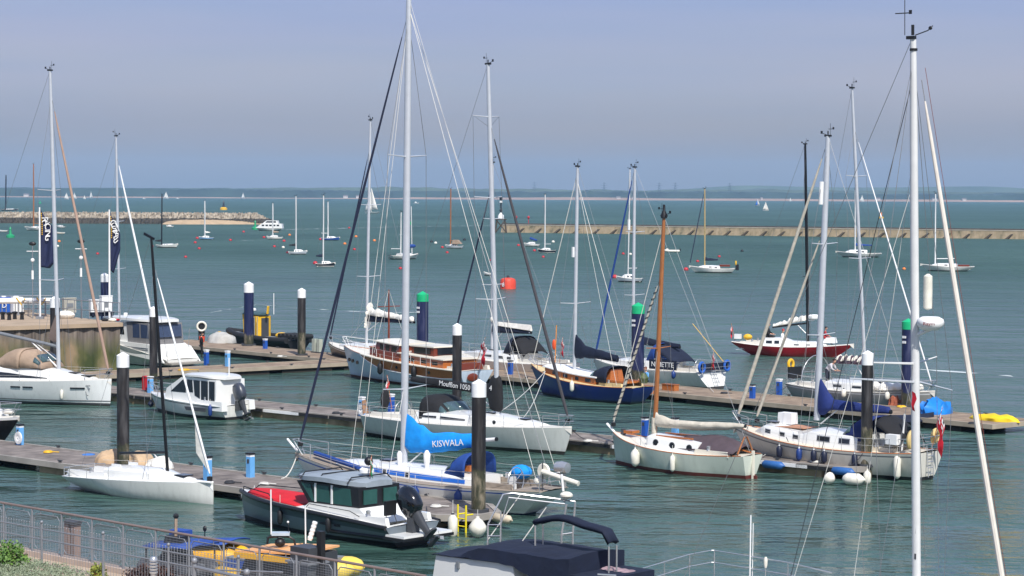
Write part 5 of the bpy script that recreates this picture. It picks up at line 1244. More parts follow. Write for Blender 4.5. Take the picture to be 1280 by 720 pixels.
# varnished band along the upper topsides
for s_ in (1, -1):
    A = []; n = 26
    for i in range(n + 1):
        f = .03 + .7 * i / n; x = y.fx(f); t = h.tx(x); sh = h.sheer(t); dz = .62 * min(1, (.74 - f) / .16) ** .7 * min(1, .8 + (f - .03) * 2)
        A.append([(h.x(t, sh), s_ * (h.y(t, sh) + .02), sh + .02), (h.x(t, sh - dz), s_ * (h.y(t, sh - dz) + .02), sh - dz), (h.x(t, sh - dz), s_ * (h.y(t, sh - dz) - .06), sh - dz), (h.x(t, sh), s_ * (h.y(t, sh) - .06), sh + .02)])
    b_ = MB().loft(A).build('varnished_topside', M_TEAK, y.root)
    MB().tube([(a[1][0], a[1][1] + s_ * .02, a[1][2]) for a in A], .035, 5).build('rubbing_strake', M_WHT, b_)
    MB().tube([Vector(a[0]) + Vector((0, s_ * .01, 0)) for a in A], .05, 5).build('cap_rail', M_CREAM, b_)
    for f in (.2, .3, .42): x = y.fx(f); t = h.tx(x); z = h.sheer(t) - .3; o = MB().lathe([(.11, -.02), (.11, .03)], (x, 0, z), 12, 'Y').build('porthole', M_GLASS, b_); o.location = (0, s_ * (h.y(t, z) + (.01 if s_ > 0 else .0)), 0)
    for f in (.86, .91, .8): x = y.fx(f); t = h.tx(x); z = h.sheer(t) * .62; o = MB().lathe([(.12, -.02), (.12, .03)], (x, 0, z), 12, 'Y').build('porthole', M_GLASS, y.hull); o.location = (0, s_ * (h.y(t, z) + .01), 0)
M_SD = M_CREAM
def house(y, st, m, roof, name, win, wm=M_GLASS, slope=.06, over=.12, f0=.45, f1=.88, camber=.08):
    c = Cab(y.h, [(y.fx(f), w_, hh) for f, w_, hh in st], slope, camber); o = c.mesh(y.root, m, name)
    for a, b in win: c.window(o, y.fx(a), y.fx(b), f0, f1, wm)
    rings = []
    xs = [y.fx(st[0][0]) - over] + [y.fx(st[0][0] + (st[-1][0] - st[0][0]) * i / 8) for i in range(9)] + [y.fx(st[-1][0]) + over]
    for x in xs:
        xx = min(max(x, y.fx(st[0][0])), y.fx(st[-1][0])); w_, hh = c.at(xx); w2 = w_ - slope * hh + over; z = c.base(xx) + hh
        rings.append([(x, w2, z - .01), (x, w2, z + .05)] + [(x, w2 * q, z + .05 + camber * (1 - q * q)) for q in (.6, .2, -.2, -.6)] + [(x, -w2, z + .05), (x, -w2, z - .01)])
    MB().loft(rings).build('roof', roof, o, sharp=30); return c, o
c1, o1 = house(y, [(.12, 1.35, .52), (.44, 1.35, .52)], M_TEAK, M_SD, 'aft_cabin', [(.16, .2), (.24, .28), (.33, .37)], f0=.3, f1=.7)
c2, o2 = house(y, [(.44, 1.4, 1.0), (.62, 1.35, 1.0)], M_MAHOG, M_SD, 'wheelhouse', [(.46, .5), (.515, .545), (.56, .59)], f0=.55, f1=.9)
c3, o3 = house(y, [(.62, 1.2, .55), (.69, 1.1, .5)], M_MAHOG, M_TEAK, 'forward_hatch', [], over=.05)
hw = y.fx(.62) + .02; MB().box((hw, 0, c2.base(hw) + .72), (.03, 1.9, .36)).build('windscreen', M_GLASS, o2)
mb = MB(); mb.box((y.fx(.3), 0, c1.top(y.fx(.3)) + .22), (2.2, 2.0, .56)); o = mb.build('upper_shelter', M_MAHOG, y.root); MB().box((y.fx(.3), 0, c1.top(y.fx(.3)) + .54), (2.35, 2.15, .08)).build('roof', M_SD, o); MB().box((y.fx(.3) - 1.12, 0, c1.top(y.fx(.3)) + .26), (.05, 1.4, .42)).build('opening', M_GLASS, o)
MB().box((y.fx(.3), sd * 1.01, c1.top(y.fx(.3)) + .26), (1.6, .05, .36)).build('side_window', M_GLASS, o)
MB().box((y.fx(.07), 0, 1.4), (.8, 2.0, .45), taper=.9).build('stern_seat', M_MAHOG, y.root)
mx_ = y.X(486, 2.5); tp = y.T(mx_, 486, 362)
MB().tube([(mx_, 0, c2.top(mx_) if .44 < (mx_ + L / 2) / L < .62 else 2), tp], [.075, .04], 8).build('mast', M_MAHOG, y.root)
zc = y.T(mx_, 486, 383).z; MB().tube([(mx_ , -.9, zc), (mx_, .9, zc)], .035, 5).build('crosstree', M_MAHOG, y.root)
for s_ in (1, -1): wire([tp, (mx_ - .3, s_ * 1.4, 1.9)], y.root, M_WIREW, .012)
wire([tp, (L / 2 - .2, 0, 2.2)], y.root, M_WIREW, .012, 'forestay')
pulpit(y.root, y.h, M_WHT, True, .6, 2.2); lifelines(y.root, y.h, y.fx(.12), y.fx(.84), 12, .6, M_WHT)
ensign(y.root, (y.fx(0) + .1, sd * .1, 1.3), (y.fx(0) - .9, sd * .1, 3.3), 1.25, .92)
MB().ball((y.fx(0) - .03, sd * .35, .8), (.05, .45, .26), 12, 6).build('transom_badge', M_MAHOG, y.root)
for i, px in enumerate((475, 518)): x = y.X(px, .8, sd * 1.8); side_fender(y, x, sd, .75, .17, M_FENBL, ['left', 'right'][i] + ' of two black fenders on the varnished motor yacht', z=.95)
MY = y
# ---- navy hulled sloop behind it
y = yacht('navy hulled sloop with white and navy sail bundle, behind the varnished motor yacht', (410.5, 427.5), None, P3N + PI - .03, L=11.5, B=3.5, fb=1.4, fm=1.05, fs=1.0, hk=dict(rake=.9, over=.6, trans=.62), mats=(M_ANTIK, M_WHT, H_NAVY, M_WHT), stripe=(9,),
          cab=[(.3, 1.15, .45), (.5, 1.2, .45), (.68, 1.0, .34), (.82, .55, .06)])
for a, b in ((.46, .5), (.54, .59), (.63, .66), (.38, .43)): y.cab.window(y.cr, y.fx(a), y.fx(b), .3, .75)
rig(y, 458, (463, 150), r=.095, spreads=(.3, .62), sw=1.0, furl=mat('navy_furled_sail', rgb(30, 36, 62), .8), fr=.055, foretop=.86, sweep=.15)
goose = Vector((y.mx - .12, 0, y.T(y.mx, 460, 400).z)); ex = y.X(518, 2.6); endp = Vector((ex, 0, y.T(ex, 518, 403).z)); d = endp - goose
bo = boom_set(y.root, goose, endp, .08, M_ALU, M_NAVY, [(0, .5, .1, .12), (.1, .5, .12, .15), (.5, .22, .1, .13), (1, .08, .08, .08)], seed=9)
flake(bo, goose + Vector((0, 0, .42)), endp + Vector((0, 0, .1)), .5, .22, .2, M_SAIL, 3)
flake(bo, goose + Vector((.05, 0, -.55)), goose + Vector((-.35, 0, 1.0)), .25, .3, .24, M_SAIL, 6); tophamper(y, 6)
# ---- white yacht with navy hood, beyond the farthest pontoon
y = yacht('white sloop with a tall navy cockpit hood, between the two wooden boats', (563, 437), 712, P3N + PI - .02, B=3.7, fb=1.35, fm=1.05, fs=1.1, hk=dict(rake=.7, over=.1, rev=.5, trans=.75), at=None,
          cab=[(.33, 1.25, .45), (.5, 1.3, .48), (.7, 1.0, .34), (.84, .5, .05)], mats=(M_ANTIK, M_ANTIK, hullm('hull_warm_white', rgb(214, 208, 200)), H_BOOTG), stripe=None)
sd = toside(y)
y.cab.window(y.cr, y.fx(.52), y.fx(.62), .4, .72, M_GLASS, f0b=.45, f1b=.65)
y.cab.window(y.cr, y.fx(.42), y.fx(.46), .35, .7); y.cab.window(y.cr, y.fx(.36), y.fx(.39), .35, .7)
rig(y, 615, (616, 203), r=.09, spreads=(.35, .7), sw=.95, furl=mat('navy_furled_sail', rgb(30, 36, 62), .8), fr=.065, foretop=.88)
goose = Vector((y.mx - .12, 0, y.T(y.mx, 618, 413).z)); ex = y.X(664, 2.6); endp = Vector((ex, 0, y.T(ex, 664, 416).z))
boom_set(y.root, goose, endp, .08, M_ALU, M_NAVY, [(0, .55, .12, .14), (.1, .5, .14, .17), (.5, .25, .12, .13), (1, .1, .08, .08)], seed=12)
mb = MB(); d = endp - goose
mb.loft([[(goose.x + d.x * f, yy, goose.z + d.z * f + zz) for yy, zz in ((-.14 * k, .4 - .25 * f), (0, .62 - .1 * f), (.14 * k, .4 - .25 * f), (0, .3 - .2 * f))] for f, k in ((.05, 1), (.4, 1), (.8, .9), (1.0, .8))]); mb.ball((goose.x, 0, goose.z + .75), .22, 10, 6); mb.build('folded_sail_top', M_SAIL, y.root)
hx = y.X(646, 2); hood(y.root, hx + .3, hx - .75, 1.2, 1.25, 1.45, M_NAVY, win=False); hood(y.root, 0, 0, 0, 0, 0, M_BLKC) if False else slope_canopy(y.root, hx - .8, 2.6, hx - 2.0, 1.75, 1.1, M_BLKC)
wheel(y.root, (y.fx(.14), 0, 1.3), .5); tophamper(y, 6)
ensign(y.root, (y.fx(0) + .1, sd * .8, 1.2), (y.fx(0) - .3, sd * .85, 2.9), .9, .9)
MB().box((y.fx(.0), -sd * .9, 1.95), (.7, .5, .35)).build('stern_locker', M_WHT, y.root); MB().tube([(y.fx(.06), sd * .6, 1.2), (y.fx(.05), sd * .6, 3.6)], .03, 5).build('orange_marker_pole', M_ORNG, y.root)
MB().ball((y.fx(.06), sd * .7, 2.35), (.14, .1, .35), 8, 6).build('orange_lifejacket', mat('lifejacket_orange', rgb(224, 84, 40), .8), y.root)
# ---- blue wooden yacht
y = yacht('deep blue hulled wooden yacht with varnished coachroof and drooping navy boom cover', (663.5, 455), 806, P3N + PI, B=3.0, fb=1.75, fm=1.05, fs=1.0,
          hk=dict(rake=1.3, over=.9, trans=.62, entry=2.0, tm=.45), mats=(M_ANTIK, hullm('hull_dark_blue', rgb(16, 26, 74)), hullm('hull_royal_blue', rgb(24, 44, 122)), M_CREAM), stripe=None, cock=(.1, .3, .7), deckm=mat('yellow_deck', rgb(206, 186, 140), .6), toe=M_TEAK, cab=None)
sd = toside(y); BLU = y
c1, o1 = house(y, [(.32, .95, .42), (.78, .8, .38)], M_TEAK, M_WHT, 'coachroof', [(.36, .41), (.47, .5), (.57, .61), (.68, .71)], f0=.25, f1=.78); y.cab = c1
hood(y.root, y.fx(.42), y.fx(.22), 1.0, .95, c1.top(y.fx(.4)) - .35, M_NAVY)
MB().box((y.fx(.26), 0, 1.6), (.5, 1.1, .6), taper=.8).build('companionway', M_TEAK, y.root); MB().box((y.fx(.17), 0, 1.25), (1.6, 1.4, .12)).build('cockpit_seat', M_TEAK, y.root)
mb = MB(); mb.lathe([(.2, 0), (.3, .3), (.1, .6)], (y.fx(.04), -sd * .3, 1.2), 10); mb.build('potted_greenery', leafm('dull_green', (.04, .07, .02, 1), (.1, .12, .05, 1)), y.root)
rig(y, 718, (722, 208), r=.1, spreads=(.33,), sw=1.2, furl=False, fr=.05, foretop=.97, sweep=0)
wire([y.mat(.97), (y.L / 2 - .15, 0, 1.85)], y.root, M_WIREW, .03, 'forestay')
wire([y.mat(.93), (y.fx(.04), sd * .5, 1.1)], y.root, M_WIREW, .018, 'backstay'); wire([y.mat(.93), (y.fx(.12), sd * 1.1, 1.1)], y.root, M_WIREW, .012, 'backstay')
goose = Vector((y.mx - .12, 0, y.T(y.mx, 719, 437).z)); ex = y.X(772, 2.3); endp = Vector((ex, 0, y.T(ex, 772, 449).z))
boom_set(y.root, goose, endp, .06, M_NAVY, M_NAVY, [(0, .95, .5, .12), (.08, .75, .5, .14), (.25, .35, .35, .16), (.6, .3, .24, .17), (1, .22, .18, .12)], seed=21, vang=False)
pulpit(y.root, y.h, M_STEEL, True, .55, 1.2)
zz = y.T(y.mx, 722, 325).z; MB().box((y.mx - .1, sd * .0 + .25, y.T(y.mx, 725, 315).z), (.12, .12, .6)).build('radar_reflector', M_WHT, y.root)
mb = MB(); x = y.X(678.5, 1.0, sd * 1.1)
side_fender(y, y.X(716.5, .9, sd * 1.5), sd, .62, .13, M_FENW, 'short white fender on the blue wooden yacht', z=.85)
line([y.W((y.L / 2 - 2.2, sd * .8, 1.5)), BSL.W((1.8, 0, 1.6))], 'upper of the two pale lines running from the blue yacht bow to the left', r=.02, sag=.2)
line([y.W((y.L / 2 - 2.2, sd * .8, 1.5)), BSL.W((2.9, .6, 1.4))], 'lower of the two pale lines running from the blue yacht bow to the left', r=.02, sag=.35)
# ---- NINETTE
y = yacht('white sloop with a blue NINETTE dodger, bimini and blue ring buoys on its transom', None, None, P3N + PI + .06, L=10.6, B=3.6, fb=1.35, fm=1.05, fs=1.05, hk=dict(rake=.7, over=.05, rev=.55, trans=.78, tm=.42), at=pix(742, 447.5, 1.35),
          cab=[(.34, 1.2, .46), (.5, 1.2, .48), (.7, 1.0, .34), (.84, .5, .05)], mats=(M_ANTIK, M_ANTIK, H_WHITE, H_BOOTG))
sd = toside(y); NIN = y
for a, b in ((.58, .63), (.48, .52), (.4, .44)): y.cab.window(y.cr, y.fx(a), y.fx(b), .35, .75)
rig(y, 791, (793.5, 209), r=.09, spreads=(.33, .66), sw=.95, furl=M_BLUE, fr=.07, foretop=.97)
goose = Vector((y.mx - .12, 0, y.T(y.mx, 795, 427).z)); ex = y.X(850, 2.7); endp = Vector((ex, 0, y.T(ex, 850, 434).z))
boom_set(y.root, goose, endp, .08, M_ALU, M_NAVY, [(0, .4, .12, .14), (.1, .4, .14, .18), (.5, .3, .14, .16), (1, .2, .1, .1)], seed=31)
hx = y.X(826, 2); hood(y.root, hx + .5, hx - .4, 1.1, 1.2, 1.45, M_BLUE, win=False); slope_canopy(y.root, hx - .5, 2.55, hx - 2.2, 1.6, 1.1, M_NAVY)
xd0, xd1 = y.X(844, 1.5, sd * 1.7), y.X(812, 1.5, sd * 1.7)
dg = MB().loft([[(x, sd * (y.h.edge(x, 1).y - .04), 1.12), (x, sd * (y.h.edge(x, 1).y - .04), 1.72), (x, sd * (y.h.edge(x, 1).y - .07), 1.72), (x, sd * (y.h.edge(x, 1).y - .07), 1.12)] for x in (xd0, (xd0 + xd1) / 2, xd1)]).build('lettered_dodger', M_NAVY, y.root)
e0_, e1_ = Vector((xd1, sd * (y.h.edge(xd1, 1).y - .02), 1.42)), Vector((xd0, sd * (y.h.edge(xd0, 1).y - .02), 1.42)); mid = (e0_ + e1_) / 2
text('letters', 'NINETTE', .44, M_WHT, dg, mid + Vector((0, sd * .012, 0)), e1_ - e0_, (0, 0, 1), ext=.01)
MB().loft([[(y.fx(0) + .35, s_ * 1.35, 1.15), (y.fx(0) + .38, s_ * 1.35, 1.15), (y.fx(0) + .38, s_ * 1.35, 1.65), (y.fx(0) + .35, s_ * 1.35, 1.65)] for s_ in (-1, 1)]).build('stern_dodger', M_NAVY, y.root)
for yy in (sd * 1.3, -sd * 1.1):
    MB().tube([(y.fx(0) + .2, yy + .26 * math.cos(2 * PI * i / 16), 1.4 + .3 * math.sin(2 * PI * i / 16)) for i in range(17)], .085, 8).build('ring_buoy', mat('ring_blue', rgb(40, 92, 176), .5), y.root)
mb = MB()
for yy in (-.12, .22): mb.tube([(y.fx(0) - .02, yy, .35), (y.fx(0) + .45, yy, 1.3)], .02, 5)
for k in range(4): mb.tube([(y.fx(0) - .02 + .1 * k, -.12, .45 + .22 * k), (y.fx(0) - .02 + .1 * k, .22, .45 + .22 * k)], .018, 4)
mb.build('boarding_ladder', M_STEEL, y.root); wheel(y.root, (y.fx(.14), 0, 1.3), .5); tophamper(y, 6)
ensign(y.root, (y.fx(0) + .3, sd * .3, 1.2), (y.fx(0) + .1, sd * .3, 2.4), .8, .93)
MB().tube([(y.fx(0) + .25, -sd * 1.0, 1.5), (y.fx(.28), -sd * 1.0, 3.9)], .018, 4).build('danbuoy_pole', M_YEL, y.root)
side_fender(y, y.X(842, .9, sd * 1.7), sd, .5, .15, M_FENB, 'pale blue fender on the NINETTE yacht below its lettered dodger', z=.85)
# ---- brown masted classic in front
y = yacht('small grey-green classic yacht with brown mast, cream sail cover and maroon cockpit tent', (766, 540), 941, AWAY, B=2.75, fb=1.4, fm=.95, fs=1.0,
          hk=dict(rake=.25, over=.15, trans=.5, entry=2.4, tm=.5, tuck=.6, depth=.7), mats=(M_ANTIR, M_ANTIR, hullm('hull_pale_green', rgb(206, 212, 198)), M_CREAM), stripe=None, deckm=M_CREAM, cock=(.08, .32, .7), toe=M_TEAK,
          cab=[(.3, .82, .42), (.5, .85, .44), (.66, .78, .42), (.672, .76, .4)], hatches=False)
sd = toside(y); y.cab.ports(y.cr, [y.fx(f) for f in (.36, .48, .6)], .12, .5, M_GLASS, M_DGREY); GAF = y
y.root.children[0]
MB().box((y.fx(.5), -sd * .5, y.cab.top(y.fx(.5)) + .02), (y.L * .32, .1, .08)).build('handrail', M_TEAK, y.root); MB().box((y.fx(.5), sd * .45, y.cab.top(y.fx(.5)) + .0), (y.L * .26, .08, .07)).build('handrail', M_TEAK, y.root)
rig(y, 818, (830, 270), r=.092, m=M_SPRUCE, spreads=(.42,), sw=.85, furl=M_SAILO, fr=.06, foretop=.72, sweep=0, drum=True, spiral=M_WIREK, z0=None, spm=M_SPRUCE, forebase=(y.L / 2 + .05, 0, 1.75))
wire([y.mat(.95), (y.L / 2 + .02, 0, 1.6)], y.root, M_WIREW, .02, 'forestay')
MB().lathe([(.14, -.1), (.14, .06), (.06, .25), (.05, .5)], y.mtop, 10).build('masthead_cap', M_BLACK, y.mast)
MB().tube([(y.mx, 0, y.mz), (y.mx, 0, y.mz + 1.1)], .13, 10).build('mast_boot', M_SAILO, y.mast)
goose = Vector((y.mx - .1, 0, y.T(y.mx, 817, 528).z)); ex = y.X(932, 2.0); endp = Vector((ex, 0, y.T(ex, 932, 533).z))
boom_set(y.root, goose, endp, .06, M_SPRUCE, M_SAILO, [(0, .5, .1, .12), (.03, .35, .2, .17), (.2, .16, .22, .22), (.5, .12, .26, .22), (.75, .14, .2, .18), (.96, .12, .1, .1), (1, .05, .05, .05)], seed=41, vang=False)
# boom crutch
cx_ = y.fx(.05); mb = MB(); mb.tube([(cx_, -.55, 1.05), (cx_, -.1, 1.75), (cx_, .1, 1.75), (cx_, .55, 1.05)], .04, 6); mb.build('boom_gallows', M_SPRUCE, y.root)
rows = []
for i in range(11):
    f = i / 10; x = y.fx(.05) + (y.fx(.46) - y.fx(.05)) * f; zr = 1.22 + .5 * math.sin(PI * min(1, f * 1.2 + .1) * .75) ** .8; w_ = .9 * (1 - .1 * f); rows.append([(x, yy * w_, 1.08 + (zr - 1.08) * (1 - abs(yy)) ** .8 + .03 * noise.noise((x * 3, yy * 4, 0))) for yy in (-1, -.8, -.5, -.2, 0, .2, .5, .8, 1)])
MB().grid(rows).build('cockpit_tent', mat('maroon_grey_canvas', rgb(78, 66, 72), .85, 0, .2, 3, bump=.3), y.root, sharp=60, solid=.02)
MB().box((-y.L / 2 - .02, 0, .55), (.1, .09, 1.3)).build('rudder_stock', M_CREAM, y.root); MB().box((-y.L / 2 - .05, 0, -.1), (.35, .07, .5)).build('rudder', M_ANTIR, y.root)
MB().tube([(-y.L / 2, 0, 1.1), (-y.L / 2 + 1.1, 0, 1.25)], .035, 6).build('tiller', M_TEAK, y.root)
mb = MB(); mb.tube([(y.L / 2 - .1, 0, 1.4), (y.L / 2 + .35, 0, 1.75)], .06, 6); mb.build('bowsprit', M_WHT, y.root)
MB().box((y.fx(.86), 0, 1.5), (.5, .5, .12)).build('anchor_chest', M_TEAK, y.root); MB().lathe([(.12, 0), (.1, .25)], (y.fx(.92), 0, 1.35), 8).build('windlass', M_DGREY, y.root)
side_fender(y, y.X(795.5, .7, sd * 1.2), sd, .78, .2, M_FENW, 'fat white fender near the bow of the grey-green classic yacht', z=.55, group='white fenders on the classic yacht')
side_fender(y, y.X(842, .7, sd * 1.3), sd, .72, .115, M_FENW, 'slim white fender amidships on the grey-green classic yacht', z=.5, group='white fenders on the classic yacht')
# ---- cream cutter
y = yacht('large cream cutter yacht with two furled headsails and a navy sail cover', (917, 530), 1161, AWAY + math.radians(1), B=3.5, fb=1.65, fm=1.15, fs=1.2,
          hk=dict(rake=1.2, over=.12, trans=.66, entry=2.1, tm=.46), mats=(M_ANTIK, M_BLACK, hullm('hull_cream', rgb(216, 212, 200)), H_BOOTG), stripe=(9,), deckm=mat('cream_deck', rgb(216, 206, 186), .6), cock=(.1, .27, .8), toe=M_TEAK,
          cab=[(.28, 1.15, .6), (.52, 1.15, .6), (.56, 1.1, .42), (.78, .9, .42), (.84, .6, .08)], camber=.08)
sd = toside(y); CUT = y
for a, b in ((.32, .37), (.42, .48), (.585, .61), (.66, .685), (.74, .765)): y.cab.window(y.cr, y.fx(a), y.fx(b), .42, .75, M_GLASS, frame=M_STEEL)
MB().box((y.fx(.66), 0, y.cab.top(y.fx(.66)) + .01), (1.5, 1.2, .03)).build('deck_pad', mat('tan_deck_pad', rgb(176, 128, 100), .8), y.root)
hood(y.root, y.fx(.38), y.fx(.22), 1.15, 1.05, y.cab.top(y.fx(.34)) - .3, M_COVB); slope_canopy(y.root, y.fx(.2), 2.6, y.fx(.08), 1.8, 1.05, M_BLKC)
rig(y, 1021, (1035, 170), r=.12, spreads=(.3, .62), sw=1.05, furl=M_SAILO, fr=.085, foretop=.96, sweep=.05, z0=2.2)
ibx = y.X(944, 2.0); furled(y.root, (ibx, 0, y.T(ibx, 944, 527).z), y.mat(.66) + Vector((.1, 0, 0)), .07, M_SAILO, 'furled_staysail')
MB().tube([y.mat(.76) + Vector((0, sd * .35, 0)), y.mat(.84) + Vector((0, sd * .35, 0))], .1, 10).build('radar_reflector', M_WHT, y.mast)
goose = Vector((y.mx - .15, 0, y.T(y.mx, 1021, 508).z)); ex = y.X(1114, 2.9); endp = Vector((ex, 0, y.T(ex, 1114, 515).z))
boom_set(y.root, goose, endp, .09, M_ALUW, M_COVB, [(0, 1.2, .35, .17), (.06, 1.0, .35, .24), (.14, .6, .15, .28), (.2, .36, .1, .22), (.6, .3, .1, .17), (.97, .24, .1, .14), (1, .08, .05, .05)], seed=51)
MB().tube([(y.fx(.1), sd * .5, 1.2), (y.fx(.1), sd * .3, endp.z)], .05, 5).build('boom_gallows', M_ALUW, y.root)
MB().box((y.fx(.73), -sd * .3, y.cab.top(y.fx(.73)) + .25), (.75, .5, .5), taper=.95).build('liferaft_case', M_WHT, y.root)
tophamper(y, 8, .62)
for yy, w_ in ((sd * .95, .3), (-sd * .9, .24)):
    MB().tube([(y.fx(.02), yy + w_ * math.cos(a), 1.75 + w_ * 1.2 * math.sin(a)) for a in [-.9 + 4.9 * i / 14 for i in range(15)]], .11, 8).build('horseshoe_lifebuoy', mat('lifebuoy_sand', rgb(204, 178, 118), .6), y.root)
MB().box((y.fx(.1), sd * 1.2, 1.75), (.55, .3, .42)).build('rail_locker', M_WHT, y.root); MB().box((y.fx(.06), sd * .4, 2.1), (.4, .05, .35)).build('solar_panel', M_GLASS, y.root)
mb = MB()
for yy in (-.2, .2): mb.tube([(-y.L / 2 - .12, yy, .15), (-y.L / 2 - .02, yy, 1.5)], .022, 5)
for k in range(5): mb.tube([(-y.L / 2 - .1, -.2, .3 + .25 * k), (-y.L / 2 - .1, .2, .3 + .25 * k)], .02, 4)
mb.build('boarding_ladder', M_STEEL, y.root)
ensign(y.root, (y.fx(0) + .05, -sd * .3, 1.3), (y.fx(0) - .45, -sd * .3, 3.1), 1.45, .9)
for i, (px, m, nm) in enumerate(((971.5, M_FENK, 'leftmost navy fender along the cream cutter, under its bow'), (999.5, M_FENB, 'mid blue fender on the cream cutter between two navy ones'), (1018.5, M_FENK, 'navy fender below the second cabin window of the cream cutter'), (1031.5, M_FENK, 'navy fender below the third cabin window of the cream cutter'), (1067, M_FENK, 'large navy fender beside the black pile on the cream cutter'))):
    side_fender(y, y.X(px, .9, sd * 1.7), sd, .55 if i < 4 else .7, .13, m, nm, z=.8 if i < 4 else .7, tip=M_WHT)
side_fender(y, y.X(1115.5, .6, sd * 1.6), sd, 1.0, .16, M_FENW, 'big white fender right of the yellow ladder on the cream cutter', z=.6)
# ================================================================ more berthed boats
def prof_house(root, prof, w, m, name='cabin', wins=(), wm=M_GLASS, roof=None, rm=None, over=.1, rw=None, frame=None):
    """side profile (x,z) extruded across the boat; wins = list of (x,z) polygons set in both sides"""
    o = MB().prism(prof, -w, w).build(name, m, root, sharp=25)
    for p in wins:
        for s_ in (1, -1): MB().prism(p, s_ * (w - .02), s_ * (w + .012)).build('window', wm, o, sharp=25)
    if roof:
        x0, x1, z, th = roof; rw = rw or w + over; rings = []
        for i in range(11):
            f = i / 10; x = x0 + (x1 - x0) * f; k = min(1, math.sin(PI * min(max(f, .03), .97)) ** .35 + .1); zz = z + .09 * math.sin(PI * f)
            rings.append([(x, rw * k, zz - th), (x, rw * k, zz), (x, rw * .6 * k, zz + .05), (x, 0, zz + .07), (x, -rw * .6 * k, zz + .05), (x, -rw * k, zz), (x, -rw * k, zz - th)])
        MB().loft(rings).build('roof', rm or m, o, sharp=30)
    return o
def xside(y, px, z, w): return y.X(px, z, toside(y) * w)

# ---- white yacht at the left edge
y = yacht('large white cruising yacht with tan hood and dark swept cabin window, at the left edge', (139.5, 474.5), None, math.radians(-26), L=11.6, B=3.8, fb=1.5, fm=1.32, fs=1.25, hk=dict(rake=.12, over=.05, rev=.3, trans=.8, tm=.4, entry=2.3),
          mats=(M_ANTIK, M_DGREY, hullm('hull_bright_white', rgb(228, 230, 228)), H_BOOTG), stripe=None, cab=[(.3, 1.3, .72), (.48, 1.35, .78), (.62, 1.15, .62), (.78, .75, .26), (.9, .35, .03)], cock=(.04, .3, .95))
sd = toside(y); OCE = y
xw = lambda px: xside(y, px, 1.9, 1.2)
y.cab.window(y.cr, y.fx(.36), xw(56), .18, .66, m=M_GLASS, f0b=.2, f1b=.28)
for x0, x1 in ((14, 25), (28, 39), (77.5, 91.5)):
    for s_ in (1, -1):
        a, b_ = xside(y, x0, 1.0, 1.7), xside(y, x1, 1.0, 1.7)
        MB().loft([[(x, s_ * (y.h.y(y.h.tx(x), 1.0) + q), z) for q, z in ((.012, .95), (.012, 1.04), (-.03, 1.04), (-.03, .95))] for x in (a, (a + b_) / 2, b_)]).build('hull_window', M_GLASS, y.hull)
x = xside(y, 97, 1.1, 1.0); hatch(y.root, x, 0, y.cab.top(x) + .02, .6, .6)
# thin double line above the waterline
for s_ in (1, -1):
    MB().tube([(y.h.x(t, .28), s_ * (y.h.y(t, .28) + .004), .28) for t in [i / 24 for i in range(25)]], .022, 4).build('hull_line', M_DGREY, y.hull)
    # swirl emblem near the bow
px0 = xside(y, 103.5, .9, 1.0); tt = y.h.tx(px0)
MB().tube([(px0 + .16 * math.cos(a) * (1 - .08 * a), sd * (y.h.y(tt, .8) + .02 + .0), .78 + .2 * math.sin(a)) for a in [.6 + .35 * i for i in range(14)]], .018, 4).build('swirl_emblem', M_DGREY, y.hull)
for k in range(6): MB().box((px0 - .22 + .085 * k, sd * (y.h.y(tt, 1.15) + .01), 1.15), (.05, .02, .07)).build('hull_marking', M_GREY, y.hull)
rig(y, 73.5, (62.5, 88), r=.1, spreads=(.3, .6), sw=1.1, furl=mat('tan_furled_sail', rgb(166, 138, 122), .8), fr=.085, foretop=.9, sweep=.3, head='v', back=True)
goose = Vector((y.mx - .12, 0, y.T(y.mx, 71, 433).z)); ex = y.fx(.16); endp = Vector((ex, 0, y.T(y.X(0, 3), 0, 419).z + .4))
boom_set(y.root, goose, endp, .1, M_GREY, None)
MB().tube([goose + (endp - goose) * .32, (y.mx - .1, 0, y.mz + .1)], .045, 6).build('vang_strut', M_WHT, y.root)
zt, zb_ = y.T(y.mx, 68, 393).z, y.T(y.mx, 66, 424).z; MB().loft([[(y.mx - .12 - a, .14 * q, z), (y.mx - .12, .16, z), (y.mx - .08, -.16, z), (y.mx - .12 - a, -.14 * q, z)] for a, q, z in ((.05, .3, zt), (.35, 1, (zt * .4 + zb_ * .6)), (.5, 1, zb_), (.2, .6, zb_ - .15))]).build('sail_bag', mat('brown_sail_bag', rgb(120, 104, 96), .85), y.root, sharp=50)
hood(y.root, xside(y, 50, 2, 1.2), xside(y, 50, 2, 1.2) - 1.5, 1.3, 1.0, y.cab.top(y.fx(.45)) - .15, M_TAN, wm=M_GLASSL)
hood(y.root, xside(y, 50, 2, 1.2) - 3.6, xside(y, 50, 2, 1.2) - 1.4, 1.35, 1.1, y.cab.top(y.fx(.45)) - .2, M_TAN, name='cockpit_tent', win=False)
tophamper(y, 6, .6, push=True)
side_fender(y, xside(y, 70, .8, 1.6), sd, .55, .09, M_FENW, 'slim white fender hanging amidships from the left edge yacht', z=.62)
